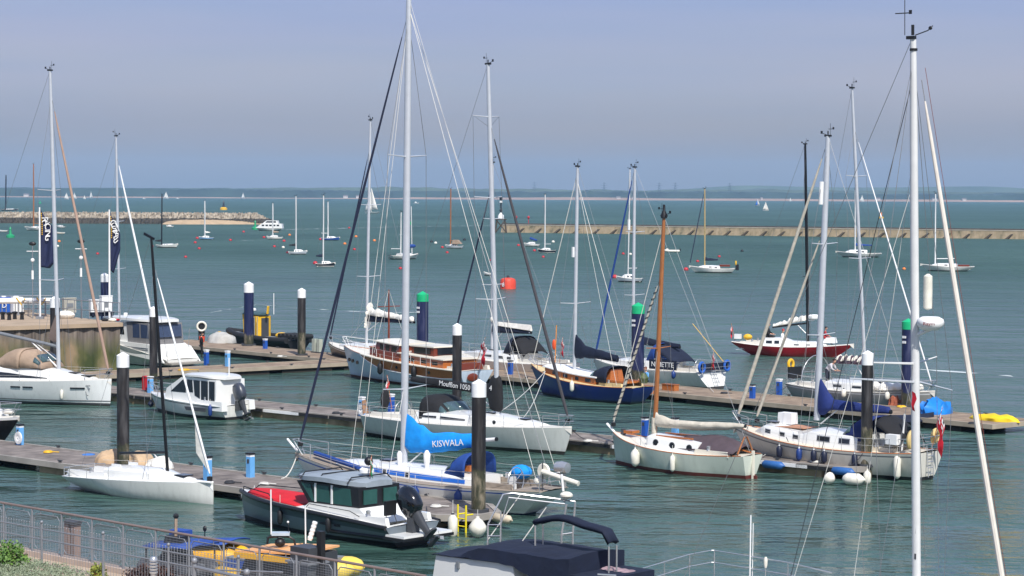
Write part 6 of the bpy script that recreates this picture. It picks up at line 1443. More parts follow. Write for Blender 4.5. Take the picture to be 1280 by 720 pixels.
# ---- small white racing yacht, bow right
y = yacht('small white racing yacht with black mast and boom, in front of the nearest pontoon', (267, 603.5), 97, math.radians(-38), B=2.4, fb=.84, fm=.72, fs=.55, hk=dict(rake=.02, over=1.3, trans=.72, tm=.35, entry=2.2, depth=.25), mats=(H_WHITE, H_WHITE, H_WHITE, H_WHITE), deckm=M_WHITE,
          cock=(.03, .33, .6), cab=[(.3, .72, .34), (.4, .8, .36), (.62, .7, .3), (.74, .45, .14), (.86, .2, .02)], hatches=False)
sd = toside(y); RAC = y
hatch(y.root, xside(y, 225, 1.1, .2), 0, y.cab.top(xside(y, 225, 1.1, .2)) + .01, .55, .5)
rig(y, 209.5, (189, 296), r=.058, m=M_CARBON, spreads=(.4,), sw=.7, furl=M_WHT, fr=.045, foretop=.86, sweep=.35, head=None, wr=.009, spm=M_CARBON)
MB().box(y.mtop + Vector((-.12, 0, .02)), (.6, .05, .1), rot=Matrix.Rotation(.35, 3, 'Y')).build('masthead_crane', M_CARBON, y.mast)
goose = Vector((y.mx - .05, 0, y.T(y.mx, 208, 565.5).z)); ex = y.X(150, 1.5); endp = Vector((ex, 0, y.T(ex, 150, 566.5).z)); boom_set(y.root, goose, endp, .055, M_CARBON, None, vang=True)
fz = lambda k: Vector((y.L / 2 - .1, 0, .95)) + (y.mat(.86) - Vector((y.L / 2 - .1, 0, .95))) * k
MB().loft([[fz(.03) + Vector((-.02, .01, 0)), fz(.03) + Vector((-.02, -.01, 0)), fz(.04)], [fz(.13) + Vector((-.42, .02, -.05)), fz(.13) + Vector((-.42, -.02, -.05)), fz(.13)], [fz(.3), fz(.3) + Vector((.01, .01, 0)), fz(.3) + Vector((.01, -.01, 0))]]).build('jib_clew', M_SAIL, y.root, sharp=60)
lifelines(y.root, y.h, -y.L / 2 + .5, y.L / 2 - 3.4, 4, .5); pulpit(y.root, y.h, bow=False, ht=.35, ln=.5, name='pushpit')
MB().tube([(y.L / 2 - .9, sd * .3, .86), (y.L / 2 - .02, sd * .12, .86)], .045, 8).build('sprit_pole', M_WHT, y.root)
for q in (-1, 1): MB().box((y.fx(.36), q * .45, 1.12), (.5, .06, .18)).build('instrument_panel', M_WHT, y.root)
MB().ball((y.fx(.16), 0, .62), (.3, .25, .1), 8, 5).build('red_line_bag', M_RED, y.root)
# ---- big motor cruiser by the quay
sc_ = pix(206, 455, .3); stc = sc_ + Vector((math.cos(AWAY - PI / 2), math.sin(AWAY - PI / 2), 0)) * 1.55
L_ = 10.8; bp = stc + Vector((math.cos(AWAY), math.sin(AWAY), 0)) * L_; bp.z = 1.9
y = yacht('big white motor cruiser with hardtop and grey canvas enclosure behind the quay corner', None, None, AWAY, L=L_, B=3.4, fb=1.9, fm=1.45, fs=.55, hk=dict(rake=1.3, over=.1, trans=.86, tm=.4), at=bp, mats=(M_ANTIK, M_WHT, H_WHITE, H_BOOTG), cock=None, name='motor_cruiser', cat='motor boat')
sd = toside(y)
prof_house(y.root, [(-5.0, .5), (-4.0, 1.4), (-3.6, 1.55), (1.6, 1.7), (3.6, 1.75), (3.6, 1.2), (-4, .5)], 1.58, M_WHITE, 'topsides')
prof_house(y.root, [(-3.7, 1.5), (-3.5, 2.95), (-1.0, 3.0), (-1.2, 1.5)], 1.45, mat('grey_canvas', rgb(120, 118, 118), .8), 'canvas_enclosure', wins=[[(-3.5, 1.95), (-3.35, 2.85), (-2.6, 2.9), (-2.65, 1.95)], [(-2.5, 1.95), (-2.45, 2.9), (-1.7, 2.92), (-1.75, 1.95)]], wm=mat('clear_vinyl', rgb(60, 72, 96), .15))
MB().box((-3.69, 0, 2.42), (.05, 2.5, .85), rot=Matrix.Rotation(.12, 3, 'Y')).build('rear_clear_panel', mat('clear_vinyl', rgb(60, 72, 96), .15), y.root)
prof_house(y.root, [(-1.1, 1.6), (-1.0, 2.95), (1.6, 2.9), (3.2, 1.75)], 1.4, M_WHITE, 'saloon', wins=[[(-.7, 2.1), (-.6, 2.8), (1.4, 2.72), (2.3, 2.1)]], roof=(-3.9, 2.5, 3.2, .16), rm=M_WHITE, rw=1.6)
MB().box((-5.6, 0, .3), (.95, 3.0, .12)).build('swim_platform', mat('teak_grey', rgb(150, 144, 134), .7), y.root)
for s_ in (1, -1): MB().prism([(-5.35, .35), (-4.3, 1.35), (-4.0, 1.4), (-4.2, .35)], s_ * 1.5, s_ * 1.62).build('quarter_wing', M_WHITE, y.root)
MB().box((-4.9, .3 * sd, .8), (.12, 1.3, .75)).build('transom_locker', M_WHITE, y.root); MB().tube([(-4.4, -1.4, 2.6), (-4.3, -1.4, 1.4)], .02, 5).build('rail_post', M_STEEL, y.root)
for k in (.28, .40):
    for s_ in (1, -1): MB().tube([(x, s_ * 1.6, 1.62 - k + .02 * x) for x in (-3.6, -1, 1.5, 3.2)], .02, 4).build('hull_line', M_GREY, y.root)
pulpit(y.root, y.h, bow=True, ht=.7, ln=3.5); MB().tube([(1.0, 0, 3.3), (1.0, 0, 3.5)], .14, 8).build('roof_dome', M_WHT, y.root)
CRU = y
# ---- yacht hidden behind it: only the mast and white headsail show
y = yacht('sloop lying behind the quay, showing a pale mast and bright white furled sail', None, None, math.radians(-30), L=10.2, B=3.3, fb=1.2, fm=.95, fs=1.0, hk=dict(rake=.8, over=.4, trans=.65), at=Vector((-28.2, 177, 1.2)), cab=[(.34, 1.1, .4), (.5, 1.1, .42), (.7, .9, .3), (.82, .5, .05)])
rig(y, 149.5, (145, 170), r=.09, spreads=(.3, .55), sw=1.0, furl=M_WHT, fr=.09, foretop=.88, z0=1.4, sweep=.1)
# ---- small pilothouse boat
y = yacht('small white pilothouse fishing boat with grey outboard engine, on the middle pontoon', (188.5, 490), 296, AWAY, B=2.6, fb=1.0, fm=.85, fs=.75, hk=dict(rake=.8, over=.05, trans=.9, tm=.4, entry=2.2), mats=(M_ANTIK, H_NAVY, H_WHITE, H_NAVY), stripe=(9,), cock=(.04, .3, .85), name='fishing_boat', cat='motor boat', deckm=M_WHITE)
sd = toside(y); h = y.h
xa, xb = xside(y, 280, 1.7, 1.0), xside(y, 247, 1.3, 1.0)
q = lambda px, z=1.8, w_=1.0: xside(y, px, z, w_)
zd = .85
prof_house(y.root, [(q(270), zd - .1), (q(269.5), 2.1), (q(236), 2.18), (q(226), 2.1), (q(208, 1.4), 1.45), (q(206, 1.2), 1.05), (q(206, 1.1), zd - .1)], .98, M_WHITE, 'wheelhouse',
           wins=[[(q(213), 1.3), (q(228), 1.98), (q(232), 2.02), (q(232), 1.3)], [(q(243), 1.2), (q(241.5), 2.02), (q(249.5), 2.02), (q(249.5), 1.05)], [(q(251), 1.0), (q(251), 2.02), (q(259.5), 2.02), (q(259.5), .98)], [(q(261), .98), (q(261), 2.02), (q(268), 2.02), (q(268), .95)], [(q(233.5), 1.35), (q(233.5), 2.02), (q(240), 2.02), (q(241), 1.35)]], roof=(q(273, 2.2), q(222, 2.2), 2.22, .1), rm=M_WHITE, rw=1.08)
ws = MB().box(((q(208, 1.4) + q(226)) / 2 + .02, 0, 1.78), (.03, 1.7, .8), rot=Matrix.Rotation(-math.atan2(q(208, 1.4) - q(226), .85), 3, 'Y')).build('windscreen', M_GLASSL, y.root)
for s_ in (1, -1):
    MB().prism([(q(238, .8), .42), (q(236, .8), .6), (q(262, .8), .62), (q(262, .8), .42)], s_ * 1.27, s_ * (1.31)).build('hull_panel', M_DGREY, y.hull)
MB().tube([(q(268, 2.4), 0, 2.25), (q(268, 2.4), 0, 3.25)], .03, 5).build('antenna', M_WHT, y.root)
for s_ in (1, -1): MB().box((-y.L / 2 + .3, s_ * .95, .75), (.9, .4, .5), taper=.9).build('transom_quarter', M_WHITE, y.root)
outboard(y.root, (-y.L / 2 - .05, 0, .75), 1.0, mat('outboard_grey', rgb(58, 62, 72), .35, coat=.4), tilt=.45); pulpit(y.root, y.h, bow=True, ht=.55, ln=1.6)
side_fender(y, xside(y, 261, .6, 1.3), sd, .6, .11, M_FENB, 'navy fender on the quarter of the small pilothouse boat', z=.5)
x = xside(y, 189, .6, .0); fender(pix(188.5, 505, .35), .36, .17, M_FENK, 'round navy fender under the bow of the small pilothouse boat', rope=.5)
# ---- grey cabin boat with red cover
y = yacht('grey hulled cabin boat with red foredeck cover and big black outboard', (302, 612.5), 516, AWAY, B=2.75, fb=1.05, fm=.95, fs=.72, hk=dict(rake=.25, over=.02, trans=.93, tm=.4, entry=2.6), mats=(M_ANTIK, M_BLACK, hullm('hull_slate', rgb(106, 116, 124)), hullm('hull_dark_slate', rgb(62, 74, 82))), stripe=(7, 8, 9, 10), cock=(.02, .2, .9), name='cabin_boat', cat='motor boat', deckm=M_WHITE)
sd = toside(y); h = y.h; AX = y; q = lambda px, z=1.4, w_=1.05: xside(y, px, z, w_)
for s_ in (1, -1):
    pts = [Vector((h.x(t, h.sheer(t)), s_ * (h.hb(t) + .0), h.sheer(t) - .02)) for t in [i / 24 for i in range(25)]]
    MB().tube(pts, .085, 8).build('rubber_gunwale', M_BLACK, y.root, sharp=60)
    MB().tube([Vector((h.x(t, .32), s_ * (h.y(t, .32) + .02), .32)) for t in [i / 24 * .33 for i in range(25)]], .07, 6).build('rubbing_strake', M_BLACK, y.root)
rows = []
for i in range(13):
    f = i / 12; x = q(312, 1.2, .3) + (q(392, 1.2, .3) - q(312, 1.2, .3)) * f; t = h.tx(x); b_ = h.hb(t) * .84; z0 = h.sheer(t) + .04
    rows.append([(x, yy * b_, z0 + .18 * (1 - yy * yy) * math.sin(PI * min(1, f + .15)) ** .5 + .012 * noise.noise((x * 4, yy * 5, 2))) for yy in (-1, -.7, -.35, 0, .35, .7, 1)])
MB().grid(rows).build('foredeck_cover', mat('red_cover', rgb(196, 24, 34), .7, 0, .12), y.root, sharp=60, solid=.02)
cb = prof_house(y.root, [(q(466, 1.1), .72), (q(455), 1.05), (q(449), 1.2), (q(386), 1.16), (q(375, 1.0), .85)], 1.05, M_WHITE, 'cabin_base')
zr = 2.0; gt = mat('green_tinted_glass', rgb(46, 84, 78), .06)
gl = prof_house(y.root, [(q(447), 1.17), (q(446, 2.0), zr - .1), (q(369, 2.0), zr - .12), (q(384), 1.15)], .98, M_BLACK, 'window_band',
           wins=[[(q(388), 1.24), (q(375, 1.9), 1.82), (q(386, 1.9), 1.82), (q(391), 1.24)], [(q(394), 1.24), (q(389, 1.9), 1.82), (q(409, 1.9), 1.82), (q(411), 1.24)], [(q(415), 1.24), (q(413, 1.9), 1.82), (q(436, 1.9), 1.82), (q(438), 1.24)]], wm=gt, roof=(q(447, 2.1), q(362, 2.1), zr + .03, .15), rm=mat('roof_grey', rgb(142, 152, 160), .5), rw=1.12)
for px in (413.5, 393): MB().box((q(px), sd * 1.0, 1.55), (.07, .05, .66)).build('window_post', M_WHT, gl)
for yy in (-.5, .5): MB().box((q(447) - .02, yy * .95, 1.55), (.05, .62, .5)).build('rear_window', mat('green_tinted_glass', rgb(46, 84, 78), .06), gl)
MB().box(((q(378, 2.4) + q(440, 2.4)) / 2, 0, zr + .115), (abs(q(378, 2.4) - q(440, 2.4)) * .8, 1.6, .02)).build('roof_pad', M_GREY, gl)
for px in (376, 398, 434): MB().tube([(q(px, 2.1), -1.05, zr + .0), (q(px, 2.1), -.85, zr + .2), (q(px, 2.1), .85, zr + .2), (q(px, 2.1), 1.05, zr + .0)], .025, 6).build('roof_bar', M_BLACK, gl)
radar(gl, (q(428, 2.5), -sd * .1, zr + .34), .26, .24); MB().tube([(q(436, 2.5), 0, zr + .2), (q(436, 2.5), 0, zr + .9)], .03, 5).build('antenna', M_BLACK, gl); MB().ball((q(433, 2.5), 0, zr + .7), .16, 10, 6).build('horn', M_BLACK, gl)
ensign(gl, (q(440, 2.5), sd * .2, zr + .2), (q(442, 2.5), sd * .2, zr + .95), .55, .9, m=[mat('flag_green', rgb(30, 130, 80), .8), M_REDC, M_WHT])
for s_ in (1, -1):
    MB().tube([(q(384), s_ * 1.12, .98), (q(388), s_ * 1.12, 1.14), (q(440, 1.2), s_ * 1.16, 1.1), (q(452, 1.1), s_ * 1.16, .95)], .014, 5).build('side_rail', M_BLACK, y.root)
    MB().tube([(q(306, 1.2, .2), s_ * .25, 1.1), (q(310, 1.2, .2), s_ * .4, 1.28), (q(345, 1.2, .6), s_ * .95, 1.25), (q(352, 1.2, .6), s_ * 1.0, 1.05)], .02, 5).build('bow_rail', M_BLACK, y.root)
xs_ = -y.L / 2
st = MB().box((xs_ + .55, sd * .55, 1.28), (.1, .5, .5)).build('folding_seat', M_BLACK, y.root)
for k in (-.2, .2): MB().tube([(xs_ + .55, sd * .55 + k, 1.05), (xs_ + .35, sd * .55 + k, .62)], .015, 5).build('seat_leg', M_DGREY, st)
MB().box((xs_ - .3, 0, .42), (.9, 2.3, .14)).build('stern_platform', M_WHITE, y.root); MB().box((xs_ - .3, 0, .36), (.98, 2.4, .1)).build('platform_bumper', M_BLACK, y.root)
outboard(y.root, (xs_ - .1, .2 * sd, .7), 1.12, mat('outboard_black', rgb(14, 15, 20), .12, coat=.8), tilt=.75)
for px in (400, 402.5, 405, 418, 420.5, 423):
    x_ = q(px, .6, 1.3); MB().box((x_, sd * (h.y(h.tx(x_), .56) + .02), .56), (.09, .03, .07 + .02 * (px % 2))).build('hull_marking', M_BLACK, y.hull)
for px, nm in ((349, 'left'), (412.5, 'right')): side_fender(y, xside(y, px, .6, 1.3), sd, .55, .1, M_FENBL, nm + ' black fender on the grey cabin boat hull', z=.55)
# ---- crewed grey yacht beyond the far pontoon, stern left
y = yacht('grey yacht with flaked white sails, black stern board and a man at the mast', None, None, P3N, L=10.0, B=3.3, fb=1.3, fm=1.05, fs=1.15, hk=dict(rake=.9, over=.5, trans=.68), at=pix(988, 480, 1.15) + Vector((math.cos(P3N) * 10 + .6, math.sin(P3N) * 10 + 1.3, 0)), mats=(M_ANTIK, M_WHT, hullm('hull_mid_grey', rgb(168, 166, 162)), M_WHT), stripe=(9,), cab=[(.3, 1.1, .4), (.5, 1.1, .42), (.68, .9, .34), (.82, .5, .05)], cock=(.06, .28, .8))
sd = toside(y); GRY = y
rig(y, 1082, (1065, 110), r=.085, spreads=(.42, .7), sw=.95, furl=M_WHT, fr=.045, foretop=.85, sweep=0, m=M_ALU)
goose = Vector((y.mx - .12, 0, y.T(y.mx, 1078, 455).z)); ex = y.X(1044, 2.6); endp = Vector((ex, 0, y.T(ex, 1044, 453).z)); d = endp - goose
bo = boom_set(y.root, goose, endp, .07, M_ALU, None); mr_ = mat('sail_maroon', rgb(70, 54, 66), .8); flake(bo, goose, endp, .42, .36, .2, mr_, 5, 'dark_sail_folds')
for i in range(5): c = goose + d * (.1 + .19 * i); flake(bo, c + Vector((.1, 0, .2)), c + Vector((-.12, 0, .12)), .26, .2, .19, M_SAIL, i + 2)
MB().box((-y.L / 2 + .2, sd * .5, 1.75), (.12, 1.1, .7)).build('stern_board', M_BLACK, y.root); MB().tube([(-y.L / 2 + .15, sd * .8 + .2 * math.cos(a), 2.25 + .25 * math.sin(a)) for a in [-.8 + 4.7 * i / 12 for i in range(13)]], .09, 8).build('horseshoe_lifebuoy', M_YEL, y.root)
MB().tube([(-y.L / 2 + 1.4, 1.3 * math.cos(a), 1.3 + 1.5 * math.sin(a)) for a in [PI * i / 14 for i in range(15)]], .03, 5).build('bimini_hoop', M_STEEL, y.root)
x0, x1 = y.fx(.6), y.L / 2 - .8; flake(y.root, (x0, sd * .95, y.h.sheer(y.h.tx(x0)) + .1), (x1, sd * .3, y.h.fb + .1), .42, .3, .36, M_SAIL, 4, 'lowered_headsail'); tophamper(y, 7, .6)
for a, b in ((.36, .42), (.5, .56), (.62, .66)): y.cab.window(y.cr, y.fx(a), y.fx(b), .35, .7)
for i, px in enumerate((1057, 1103)): side_fender(y, y.X(px, 1, sd * 1.6), sd, .5, .14, M_FENW, ['left', 'right'][i] + ' of two white fenders on the crewed grey yacht', z=.95, tip=M_FENK)
x = y.X(1044, 1.4); pp = y.W((x, sd * .7, y.h.sheer(y.h.tx(x)) + .08)); person(pp, P3N + .25, LEAN, mat('shirt_pale_grey', rgb(196, 192, 196), .85), mat('trousers_dark', rgb(40, 44, 58), .85), 'man in pale shirt and dark trousers leaning at the mast of the grey yacht')
# ---- red yacht under way
y = yacht('dark red sloop with black mast and radar dome, motoring in open water', (1067.5, 430.5), 917, math.radians(-24), B=2.9, fb=1.0, fm=.72, fs=.95, hk=dict(rake=1.7, over=1.9, trans=.45, tm=.48, entry=1.9), mats=(hullm('hull_deep_red', rgb(168, 22, 38)), hullm('hull_deep_red', rgb(168, 22, 38)), hullm('hull_deep_red', rgb(168, 22, 38)), M_WHT), stripe=None,
          cab=[(.26, .8, .45), (.42, .85, .55), (.5, .8, .32), (.7, .6, .26), (.78, .4, .04)], cock=(.08, .25, .6), hatches=False)
sd = toside(y); RED = y
for a, b in ((.3, .35), (.37, .41)): y.cab.window(y.cr, y.fx(a), y.fx(b), .35, .78)
for a, b in ((.53, .57), (.63, .66)): y.cab.window(y.cr, y.fx(a), y.fx(b), .35, .6)
rig(y, 1010, (1006.5, 180), r=.095, m=M_CARBON, spreads=(.33, .62), sw=.8, furl=False, foretop=.95, head='v', sweep=.1)
zz = y.T(y.mx, 1013, 396).z; radar(y.mast, (y.mx + .45, 0, zz), .45, .36); MB().box((y.mx + .2, 0, zz - .25), (.5, .2, .1)).build('radar_bracket', M_WHT, y.mast)
goose = Vector((y.mx - .12, 0, y.T(y.mx, 1006, 404).z)); ex = y.X(966, 2.0); endp = Vector((ex, 0, y.T(ex, 966, 409).z)); d = endp - goose
bo = boom_set(y.root, goose, endp, .07, M_CARBON, None); flake(bo, goose + Vector((0, 0, .25)), endp + Vector((0, 0, .08)), .42, .16, .22, M_SAIL, 8)
ensign(y.root, (-y.L / 2 + .1, 0, 1.0), (-y.L / 2 - .2, 0, 2.3), .8, .9); MB().ball((y.fx(.12), 0, 1.3), (.36, .26, .24), 10, 6).build('yellow_bundle', M_YEL, y.root)
MB().box((y.fx(.05), sd * .4, 1.35), (.5, .3, .35)).build('stern_locker', M_WHT, y.root); MB().box((y.fx(.8), -sd * .2, 1.25), (.9, .8, .4), taper=.8).build('tender_bundle', M_WHT, y.root)
x = y.X(1031, 1.6); person(y.W((x, 0, y.h.sheer(y.h.tx(x)) + .1)), y.ang + .4, SIT, M_RED, M_RED, 'crew member in a red oilskin sitting on the red yacht foredeck', scale=1.0)
x = y.X(959, 1.4); person(y.W((x, 0, y.h.sheer(y.h.tx(x)) + .05)), y.ang, SIT, M_BLKC, M_BLKC, 'helmsman in dark oilskin and purple cap in the red yacht cockpit', hat=mat('purple_cap', rgb(90, 80, 150), .8), scale=1.2)
x = y.X(978, 1.4); person(y.W((x, -.1, y.h.sheer(y.h.tx(x)) - .1)), y.ang, SIT, M_WHT, M_NAVY, 'crew member in white behind the red yacht cabin with red cap', hat=M_RED)
# ---- near yacht at the lower right: tall mast, hull mostly below the frame
n0, f0 = pix(800, 711, 2.0), pix(891, 688, 2.0); sc0 = (n0 + f0) / 2; A_ = FA; B_ = Vector((math.cos(A_), math.sin(A_), 0)); L_ = 10.9
y = yacht('nearest yacht at lower right, tall pale mast, white furled headsail and stern rail', None, None, A_, L=L_, B=3.6, fb=1.45, fm=1.15, fs=1.25, hk=dict(rake=.5, over=.05, rev=.3, trans=.85), at=Vector((sc0.x, sc0.y, 0)) + B_ * L_, cab=[(.32, 1.2, .42), (.5, 1.25, .45), (.68, 1.0, .36), (.84, .5, .05)])
sd = toside(y); NEA = y
mx_ = y.X(1146, 1.9); rig(y, mx_, (1141.5, 45), r=.092, m=M_ALUW, spreads=(.43, ), sw=1.45, furl=False, foretop=.96, sweep=.2, wr=.009, head=None, z0=1.7)
zz = y.T(mx_, 1145, 478).z
for s_, tx_, ty_ in ((sd, 1062, 473), (-sd, 1190, 488)):
    a = Vector((mx_, 0, zz)); b_ = Vector((mx_ - .35, s_ * 1.35, zz + .0)); b_ = y.T(mx_ - .35, tx_, ty_, s_ * 1.35); MB().tube([a, b_], [.035, .02], 5).build('spreader', M_ALU, y.mast); MB().tube([b_, b_ + Vector((0, 0, -.0)), (mx_ - .3, s_ * 1.7, 1.3)], .008, 4).build('shroud', M_WIRE, y.root); wire([b_, y.mat(.96)], y.root, None, .008)
fb_ = y.T(y.L / 2 - .2, 1262, 775); fb_.z = 1.6; xq = y.X(1262, 1.6); fo = Vector((xq, 0, 1.6)); ftp = y.T(y.mx + .12, 1152, 100)
furled(y.root, fo, ftp, .075, mat('furled_white_sail', rgb(216, 208, 196), .7, 0, .12, 2), drum=True)
wire([fo + Vector((.12, 0, 0)), ftp + Vector((.1, 0, .3))], y.root, M_MAHOG, .008, 'halyard')
mb = MB(); tpp = y.mtop; T2 = lambda px, py: y.T(y.mx, px, py)
mb.tube([T2(1141, 44), T2(1141, 31)], .04, 8); mb.tube([T2(1131, 44), T2(1131, 0)], .012, 4); mb.tube([T2(1119, 17), T2(1138, 16)], .014, 4); mb.box(T2(1138, 15), (.08, .02, .1)); mb.tube([T2(1144, 44), T2(1160, 38), T2(1166, 32)], .014, 4); mb.ball(T2(1163, 35), (.06, .03, .05), 8, 5); mb.box(T2(1139, 47), (.24, .1, .08))
mb.build('masthead_gear', M_BLACK, y.mast)
MB().lathe([(.098, -.03), (.098, .03)], T2(1142, 62), 12).build('mast_band', M_BLACK, y.mast)
mb = MB(); c = y.T(y.mx + .45, 1163, 404); rd = MB().lathe([(.18, -.2), (.3, -.1), (.33, .02), (.31, .12), (.2, .19), (.02, .2)], (0, 0, 0), 20).build('radar_dome', M_WHT, y.mast, loc=c, sharp=50); rd.scale = (1.05, 1, .85)
rw = Vector((0, sd, 0)); ofs = Vector((.0, sd * .325, -.0)); vw = Vector((.35, sd * 1.0, 0)).normalized()
text('letters', 'Raym', .13, mat('letter_maroon', rgb(120, 40, 52), .6), rd, vw * .335 + Vector((.04, 0, .0)), Vector((0, 0, 1)).cross(vw), (0, 0, 1), ext=.008)
MB().tube([c + Vector((-.35, 0, -.3)), c + Vector((0, 0, -.15))], .05, 6).build('radar_bracket', M_WHT, y.mast)
c = T2(1157, 365); MB().lathe([(.03, -.44), (.11, -.4), (.115, 0), (.11, .4), (.03, .46)], (c.x + .12, 0, c.z), 12).build('radar_reflector', M_FENW, y.mast); MB().box((c.x + .06, 0, c.z), (.12, .05, .1)).build('reflector_bracket', M_STEEL, y.mast)
for px, py in ((1147, 663), (1148, 695), (1147, 545)): c = T2(px - 1, py); MB().box((c.x + .0, sd * .095, c.z), (.05, .03, .14)).build('mast_slot', M_DGREY, y.mast)
c = T2(1168, 497); f_ = MB().loft([[(c.x + .15, sd * 1.0 + q1, c.z + .25 - .45 * f), (c.x + .15 + .1 + .03 * math.sin(f * 6), sd * 1.0 + q1, c.z + .25 - .45 * f - .05), (c.x + .17, sd * 1.0 + q1 + .02, c.z + .22 - .45 * f)] for f, q1 in ((0, 0), (.3, .02), (.7, -.02), (1, .01))]).build('courtesy_flag', M_REDC, y.mast, sharp=60)
# stern rails, matching the corner positions
mb = MB(); zt = 2.0; tol = y.tol
C = [tol(pix(1040, 716, 1.95)), tol(pix(985, 703, 1.98)), tol(pix(893, 688, 2.02)), tol(pix(889, 688, 2.02)), tol(pix(862, 693, 2.0)), tol(pix(798, 712, 1.98)), tol(pix(800, 745, 1.95)), tol(pix(870, 770, 1.9))]
for k in (0, .34): mb.tube([c - Vector((0, 0, k)) for c in C], .016, 6)
for i in (1, 2, 5, 4, 6): mb.tube([C[i], C[i] - Vector((0, 0, .75))], .016, 6)
m_ = (C[4] + C[5]) / 2; mb.tube([m_, m_ - Vector((0, 0, .75))], .014, 5); mb.build('pushpit', M_STEEL, y.root)
for px, yt in ((937.5, 644), (940.5, 654)): b_ = tol(pix(px, 700, 1.9)); t_ = tol(atd(px + 1, yt, pix(px, 700, 1.9).y)); MB().tube([b_ - Vector((0, 0, .7)), t_], .02 if px < 938 else .012, 6).build('whip_antenna', M_WHT, y.root)
b_ = tol(pix(957, 712, 1.7)); MB().lathe([(.03, 0), (.05, .08), (.055, .22), (.03, .3)], b_ + Vector((0, 0, .05)), 10).build('gps_dome', M_FENW, y.root); MB().tube([b_ - Vector((0, 0, .6)), b_ + Vector((0, 0, .06))], .015, 5).build('dome_post', M_STEEL, y.root)
wire([y.mat(.93), y.tol(pix(988, 722, 1.6))], y.root, M_WIREK, .011, 'backstay'); wire([y.mat(.75), (mx_ - 3.0, sd * 1.5, 1.4)], y.root, M_WIREW, .008, 'runner'); wire([y.mat(.8), (mx_ - 2.6, -sd * .9, 1.4)], y.root, M_WIREW, .008, 'runner')
# ---- foreground motor boat with navy canvas
cc = pix(640, 694, 3.3); B_ = Vector((math.cos(AWAY), math.sin(AWAY), 0)); L_ = 8.6; at_ = Vector((cc.x, cc.y, 0)) + B_ * (L_ * .52)
y = yacht('nearest motor boat at the bottom with white superstructure and navy canvas canopy', None, None, AWAY, L=L_, B=2.9, fb=1.7, fm=1.35, fs=1.1, hk=dict(rake=1.0, over=.1, trans=.85), at=at_, cab=None, name='motor_boat', cat='motor boat', cock=None)
sd = toside(y); MOT = y; D_ = cc.y
T = lambda px, py, dy=0.0: y.tol(atd(px, py, D_ + dy))
def wallf(px, py, off): return y.tol(atd(px, py, D_)) 
ppx = lambda px, z, w_=.95: y.X(px, z, sd * w_)
zc = lambda px, py, w_=.95: y.T(ppx(px, 3, w_), px, py, sd * w_).z
W_ = .95
pr = [(ppx(655, 1.2), 1.2), (ppx(641, 2.9), zc(641, 706)), (ppx(545, 3.0), zc(545, 694)), (ppx(530, 1.2), 1.2)]
prof_house(y.root, pr, W_, M_WHITE, 'wheelhouse', wins=[])
mb = MB(); c_ = (ppx(573, 2.9), zc(573, 706)); mb.box((c_[0], sd * (W_ + .02), c_[1]), (.1, .05, .16)); mb.build('nav_light', M_GREY, y.root)
def canvas(name, top, bot, w0, w1, m=M_NAVY):
    rings = []
    fine = lambda P_: [(p0[0] + (p1[0] - p0[0]) * k / 5, p0[1] + (p1[1] - p0[1]) * k / 5) for p0, p1 in zip(P_, P_[1:]) for k in range(5)] + [P_[-1]]
    top = [(a, b + .035 * noise.noise((a * 2.6, 1, 1)) - .03 * abs(math.sin(a * 2.1))) for a, b in fine(top)]; bot = [(a, b + .03 * noise.noise((a * 4, 3, 3))) for a, b in fine(bot)]
    for (xa, za), (xb, zb2) in zip(top, bot):
        rings.append([(xb, w0, zb2), (xa, w0 * .96, za - .03), (xa, w1 * .5, za + .03), (xa, 0, za + .05), (xa, -w1 * .5, za + .03), (xa, -w0 * .96, za - .03), (xb, -w0, zb2)])
    return MB().loft(rings).build(name, m, y.root, sharp=50)
K = [(540, 684, 692), (556, 684.5, 694), (572, 684, 696), (585, 678.5, 698), (597, 676, 700), (620, 677.5, 703), (640, 680, 708), (665, 683, 722), (692, 687, 730), (711, 690, 735)]
# the visible top of the canopy is its far edge; the near valance hangs lower
canvas('navy_canopy', [(ppx(a, 3.2, 1.0), zc(a, b + 8 + 1.2 * math.sin(a * .21), 1.0)) for a, b, c in K], [(ppx(a, 3.2, 1.0) + .03 * math.sin(a * .4), zc(a, c, 1.0)) for a, b, c in K], 1.02, 1.02)
xb0, xb1 = y.X(672, 3.9), y.X(766, 3.9); zb0 = y.T(xb0, 672, 652).z; zb1 = y.T(xb1, 750, 668).z
rows = []
for i in range(13):
    f = i / 12; x = xb0 + (xb1 - xb0) * f; z = y.T(x, 0, 0).z if False else None
    px = 672 + 94 * f; py = 651 - 5 * math.sin(PI * min(1, f * 1.6)) + 14 * max(0, f - .35) ** 1.5 * 1.9 + (12 if f > .97 else 0)
    z = y.T(x, px, py).z; rows.append([(x, w_ * .16, z - .05 * abs(w_) ** 3) for w_ in (-1, -.7, -.35, 0, .35, .7, 1)])
bi = MB().grid(rows).build('bimini_top', M_NAVY, y.root, sharp=60, solid=.11)
for px, x in ((672, xb0 + (-.05 if xb0 > xb1 else .05)), (764, xb1)):
    for w_ in (-.14, .14): MB().tube([(x, w_, rows[0 if px < 700 else -1][3][2] - .1), (x, w_, 2.2)], .022, 6).build('bimini_hoop', M_STEEL, bi)
bx_ = y.X(716, 2.8), y.X(785, 2.6)
fy = -sd * .95; tub = MB().prism([(bx_[0], 1.1), (bx_[0], y.T(bx_[0], 716, 702, fy).z), (bx_[1], y.T(bx_[1], 785, 712, fy).z), (bx_[1], 1.1)], -.95, .95).build('cockpit_surround', M_NAVY, y.root)
mb = MB(); rr = random.Random(8)
